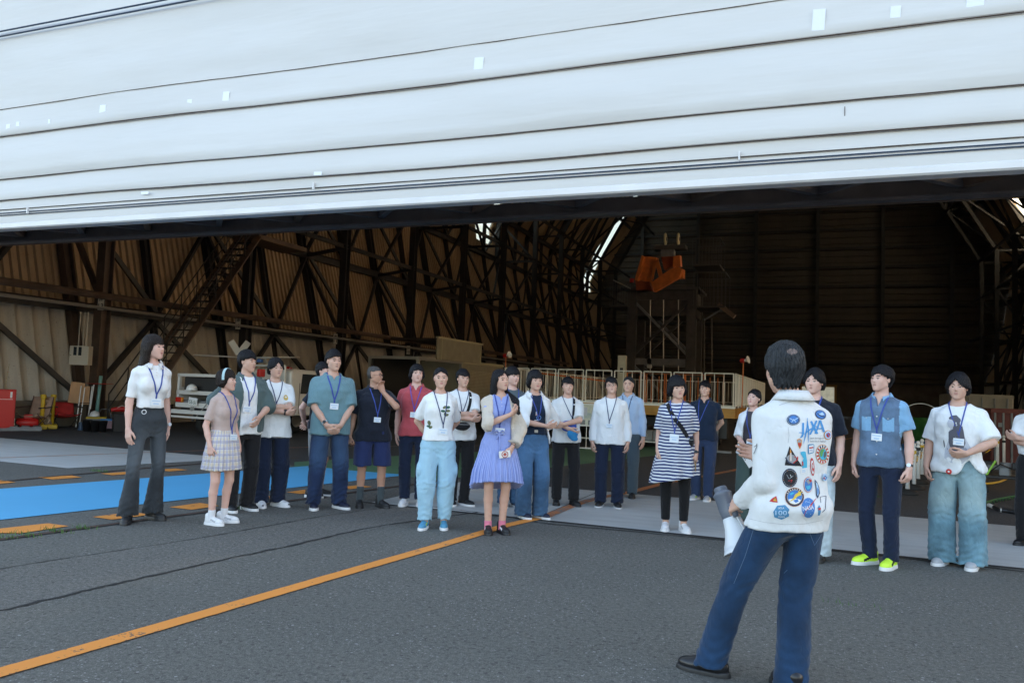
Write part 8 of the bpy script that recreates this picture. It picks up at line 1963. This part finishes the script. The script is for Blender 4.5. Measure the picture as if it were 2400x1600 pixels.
    for k in range(14):
        a0 = 2 * math.pi * k / 14 + .1; a1 = a0 + .22
        ngon('patch_stripe', [(988 + 62 * math.cos(a0), 713 + 92 * math.sin(a0)), (988 + 62 * math.cos(a1), 713 + 92 * math.sin(a1)), (988 + 42 * math.cos(a1), 713 + 64 * math.sin(a1)), (988 + 42 * math.cos(a0), 713 + 64 * math.sin(a0))], 'r' if not 9 <= k <= 11 else 'n', 3, p, 2)
    ngon('patch_ring', ov(988, 713, 44, 66), 'o', 4, p); ngon('patch_ring', ov(988, 713, 37, 58), 'c', 5, p); ngon('patch_motif', [(955, 690), (975, 660), (1000, 665), (985, 700), (975, 740), (960, 735)], 'g', 6, p); ngon('patch_motif', [(995, 690), (1015, 680), (1018, 720), (1000, 755), (990, 730)], 'm', 6, p); ngon('patch_motif', [(1000, 770), (1020, 745), (1015, 770)], 'g', 6, p)
    p = ngon('patch', [(655, 632), (690, 690), (735, 765), (780, 836), (700, 832), (606, 826), (622, 740)], 'k', 1, None, 4); ngon('patch_motif', ov(672, 762, 50, 46), 's', 2, p); ngon('patch_motif', [(660, 650), (672, 690), (676, 780), (655, 780), (657, 690)], 'o', 3, p); ngon('patch_motif', [(662, 700), (670, 700), (672, 780), (660, 780)], 'w', 4, p)
    stroke('patch_motif', [(612, 745), (640, 790), (720, 832)], 9, 'n', 3, p); stroke('patch_motif', [(735, 735), (730, 770), (690, 805)], 9, 'r', 4, p); stroke('patch_motif', [(700, 735), (740, 760)], 7, 'r', 4, p)
    p = ngon('patch', [(765, 858), (830, 850), (833, 895), (772, 915)], 'w'); text('patch_motif', '25', 797, 882, 26, 34, 'l', 2, p)
    p = ngon('patch', [(766, 690), (800, 683), (818, 690), (832, 780), (832, 850), (784, 858), (780, 800), (795, 780), (792, 715), (768, 712)], 'c'); ngon('patch_motif', [(778, 785), (792, 790), (793, 830), (783, 832)], 'r', 2, p)
    p = ngon('patch', ov(886, 842, 21, 92, -4), 'r'); ngon('patch_ring', ov(886, 845, 14, 72, -4), 'w', 2, p); ngon('patch_motif', ov(888, 845, 9, 45, -4), 'r', 3, p); ngon('patch_motif', ov(888, 835, 5, 22, -4), 'w', 4, p)
    p = patch(657, 955, 77, 97, [(1, 'n'), (.9, 'm'), (.80, 'k')])
    for k in range(22):
        a = 2 * math.pi * k / 22; ngon('patch_dot', ov(657 + 65 * math.cos(a), 955 + 82 * math.sin(a), 4.5, 3.5, 0, 6), 's' if k % 5 else 'o', 4, p, 1)
    stroke('patch_motif', [(625, 920), (650, 965), (690, 930)], 5, 's', 5, p); stroke('patch_motif', [(640, 985), (680, 975), (665, 1000)], 5, 'r', 5, p); stroke('patch_motif', [(660, 920), (672, 950)], 4, 'w', 5, p)
    p = patch(1005, 947, 50, 78, [(1, 'g'), (.93, 'o'), (.86, 'b'), (.78, 'w'), (.5, 'l')]); stroke('patch_motif', [(985, 960), (1005, 930), (1022, 950), (1005, 975)], 8, 'b', 6, p); stroke('patch_motif', [(990, 945), (1000, 965)], 9, 'r', 7, p)
    p = patch(843, 1025, 45, 80, [(1, 'r'), (.93, 'w'), (.85, 'b')]); ngon('patch_motif', [(815, 985), (850, 960), (872, 990), (845, 1020)], 's', 4, p); ngon('patch_motif', [(845, 975), (868, 968), (872, 990), (858, 1000)], 'r', 5, p); ngon('patch_motif', [(815, 1040), (860, 1030), (862, 1060), (830, 1075)], 'c', 4, p)
    p = ngon('patch', [(908, 968), (935, 1000), (955, 1050), (962, 1110), (942, 1168), (925, 1140), (920, 1060)], 'n'); ngon('patch_ring', [(917, 990), (935, 1015), (948, 1060), (952, 1105), (941, 1145), (930, 1115), (926, 1050)], 'l', 2, p); ngon('patch_motif', [(932, 1050), (945, 1070), (947, 1105), (938, 1130)], 'b', 3, p)
    p = patch(705, 1152, 97, 99, [(1, 'o'), (.955, 'n'), (.80, 'y'), (.765, 'b')])
    ngon('patch_motif', [(640, 1180), (700, 1165), (765, 1185), (750, 1215), (705, 1228), (660, 1215)], 'w', 5, p); ngon('patch_motif', [(650, 1120), (680, 1100), (700, 1110), (670, 1135)], 'c', 5, p); ngon('patch_motif', [(690, 1190), (730, 1175), (745, 1200), (715, 1215)], 'b', 6, p)
    ngon('patch_motif', [(648, 1208), (690, 1165), (705, 1125), (735, 1105), (740, 1085), (755, 1100), (772, 1090), (760, 1115), (765, 1135), (735, 1145), (700, 1180)], 'y', 7, p)
    for k in range(9):
        a = math.pi * (1.15 + .7 * k / 8); ngon('patch_dot', ov(705 + 85 * math.cos(a), 1152 + 86 * math.sin(a), 5, 6, 0, 6), 'w', 5, p, 1)
    p = ngon('patch', ov(845, 1260, 68, 101), 'b', 1, None, 4); stroke('patch_motif', [(800, 1345), (812, 1300), (870, 1235), (925, 1165)], [3, 5, 14, 4], 'r', 2, p); stroke('patch_motif', [(770, 1300), (800, 1330), (790, 1365)], 5, 'w', 2, p); text('patch_letters', 'NASA', 842, 1262, 44, 112, 'w', 3, p, -8); stroke('patch_motif', [(815, 1195), (870, 1215)], 4, 'l', 2, p)
    for dx, dy in ((-30, -50), (10, -70), (20, 60), (-20, 50), (35, 30)): ngon('patch_dot', ov(845 + dx, 1260 + dy, 3, 3, 0, 6), 'w', 3, p, 1)
    p = ngon('patch', [(530, 1240), (610, 1232), (652, 1275), (648, 1345), (575, 1380), (500, 1355), (490, 1300)], 'u', 1, None, 4); text('patch_letters', 'UCLA', 570, 1264, 18, 62, 'w', 2, p); text('patch_letters', '100', 570, 1310, 44, 118, 'l', 2, p); text('patch_letters', 'YEARS', 572, 1350, 14, 70, 'w', 2, p)
    p = ngon('patch', [(450, 1196), (478, 1165), (522, 1142), (535, 1208), (490, 1204)], 'r', 1, None, 2); ngon('patch_ring', [(490, 1190), (510, 1160), (525, 1195)], 'y', 2, p, 2); stroke('patch_motif', [(508, 1170), (510, 1190)], 5, 'k', 3, p)
    p = ngon('patch', [(940, 1262), (955, 1230), (970, 1262), (972, 1300), (962, 1335), (942, 1338), (945, 1300)], 'u', 1, None, 2); ngon('patch_motif', [(945, 1262), (970, 1260), (970, 1282), (945, 1285)], 'r', 2, p, 1)
    for a, b in (((966, 1150), (1026, 1140)), ((1026, 1140), (1018, 1275)), ((1018, 1275), (988, 1305)), ((966, 1150), (972, 1210))): stroke('patch_outline', [a, b], 5, 'n')
    # seams
    stroke('seam', [(550, 215), (640, 185), (740, 165), (820, 160)], 3, 's', 0)
    seam = mat('jacket_seam', (.42, .42, .42), .8)
    for pts in ([(245, 1372), (400, 1408), (600, 1430), (800, 1425), (995, 1385)], [(640, 440), (650, 520), (640, 600)]): stroke('seam', pts, 2.5, 's', 0)
    stroke('pen_clip', [(328, 605), (325, 640), (298, 712)], 5, 'k', 3); stroke('pen_clip', [(300, 640), (328, 620)], 5, 'k', 3)
    # belt-line pocket of the jeans
    lv, lq = c['legsurf']; bv = BVHTree.FromPolygons([tuple(Wm @ Vector(v)) for v in lv], [tuple(int(i) for i in q) for q in lq])
    def E(x, y): return ((1600 + x / 1.911 - 1700) * 4.357, (780 + y / 1.911 - 900) * 4.357)
    cols2 = mat('jean_stitch', (.10, .16, .26), .8); CM_['t'] = cols2; CM_['v'] = mat('jean_stitch_red', (.09, .05, .04), .8)
    for pts in ([(390, 884), (384, 945), (450, 984), (530, 968), (545, 885)], [(565, 885), (590, 950), (620, 900)], [(318, 880), (280, 1000), (230, 1120)], [(418, 1120), (445, 1290), (430, 1430)], [(470, 1060), (455, 1075)]):
        stroke('stitching', [E(*q) for q in pts], 4.5, 't', 1, c['legs'])
    # megaphone
    a = atd(1690, 1150, 4.27); b = atd(1741, 1284, 4.14); ax_ = (b - a).normalized(); L = (b - a).length
    th = thing('megaphone', 'grey and white megaphone held mouth down by the speaker', 'megaphone', a)
    T = Matrix.Translation((0, 0, 0)) @ ax_.to_track_quat('Z', 'Y').to_matrix().to_4x4(); g = mat('megaphone_grey', (.13, .15, .19), .35); wt = mat('megaphone_white', (.66, .70, .74), .3)
    MB().lathe([(.030, -.022), (.034, -.018), (.034, .0), (.037, .003), (.047, .012), (.052, .018), (.052, .028), (.048, .034), (.050, .115), (.046, .15), (.045, .152)], n=28, M=T).build('battery_body', g, th, smooth=True).data.set_sharp_from_angle(angle=R(35))
    MB().lathe([(.047, .15), (.050, .17), (.056, .20), (.068, .24), (.086, .28), (.104, L + .005), (.109, L + .010), (.106, L + .014), (.090, .285), (.055, .23), (.03, .2)], n=36, M=T).build('horn', wt, th, smooth=True)
    for k in range(8):
        q = 2 * math.pi * k / 8; MB().box((0, 0, 0), (.010, .004, .016), M=T @ Matrix.Rotation(q, 4, 'Z') @ Matrix.Translation((0, .0345, -.008)), bev=.001).build('cap_rib', g, th)
    wr = MATW[root.name] @ (c['WR'][1] * S); hd = (MATW[root.name].to_3x3() @ c['HD'][1][0]); gp_ = wr + hd * .075 - a
    MB().tube([ax_ * .06 + (gp_ - ax_ * .06) * .25, gp_ * 1.0 + ax_ * .01 - Vector((0, 0, .0)), gp_ + ax_ * .06], [.014, .016, .015], 10).build('pistol_grip', g, th, smooth=True)
    MB().tube([gp_ + ax_ * .05, gp_ + ax_ * .12 + Vector((.03, 0, -.02)), ax_ * .20 + (gp_ - ax_ * .06) * .7 + Vector((.02, 0, 0))], .004, 6).build('wrist_strap', wt, th)
J_W = cloth('jacket_white', (.72, .74, .75), bump=.012, ridge=.8)
_c = person('speaker in a white jacket covered in mission patches and blue jeans, back to camera', (1846, 1613), H=1.715, turn=214, build=1.0, hair=dict(kind='short', vol=.018, bang=.03, side=-.030, back=-.092, crown=(.0, .108, .076), tex=.0022), hmat=M_HAIRG, skin_='mid', head=(-14, 3, 0, .034, -.018), headscale=1.13,
       arms=(((.055, -.33, 1.13), (1, .3, -.2), (-.85, -.3, .1), (0, -.4, .9), .3), ((.17, -.185, .89), (-.05, 1, -.35), (.12, -.85, -.35), (-.5, -.3, .8), 1.05)), feet={-1: (.02, .035, 8), 1: (.285, -.265, 42)}, hipx=.0,
       legs=dict(mat=D_PRES, r=(.100, .080, .080), hem=.045, name='jeans', fold=.0055, res=.010, ease=.020, top=.95), top=dict(mat=J_W, hem=.79, ease=.042, sleeve=1.97, swide=.032, flare=.0, name='jacket', fold=.0035, res=.010, k=.008, neck=(.074, .085, .045), neckz=1.475, bulge=[((0, .02, .90), (.19, .15, .05))]),
       shoes=dict(mat=S_LEATH, sole=S_BLACK, solez=.024, k=1.03), collar=dict(mat=J_W, gap=30, r=.064, drop=.046, flare=.040, top=1.470), res=.0115, fine=.0045, L=(.325, .26), group='', extra=xs)
if 'group' in _c['root']: del _c['root']['group']
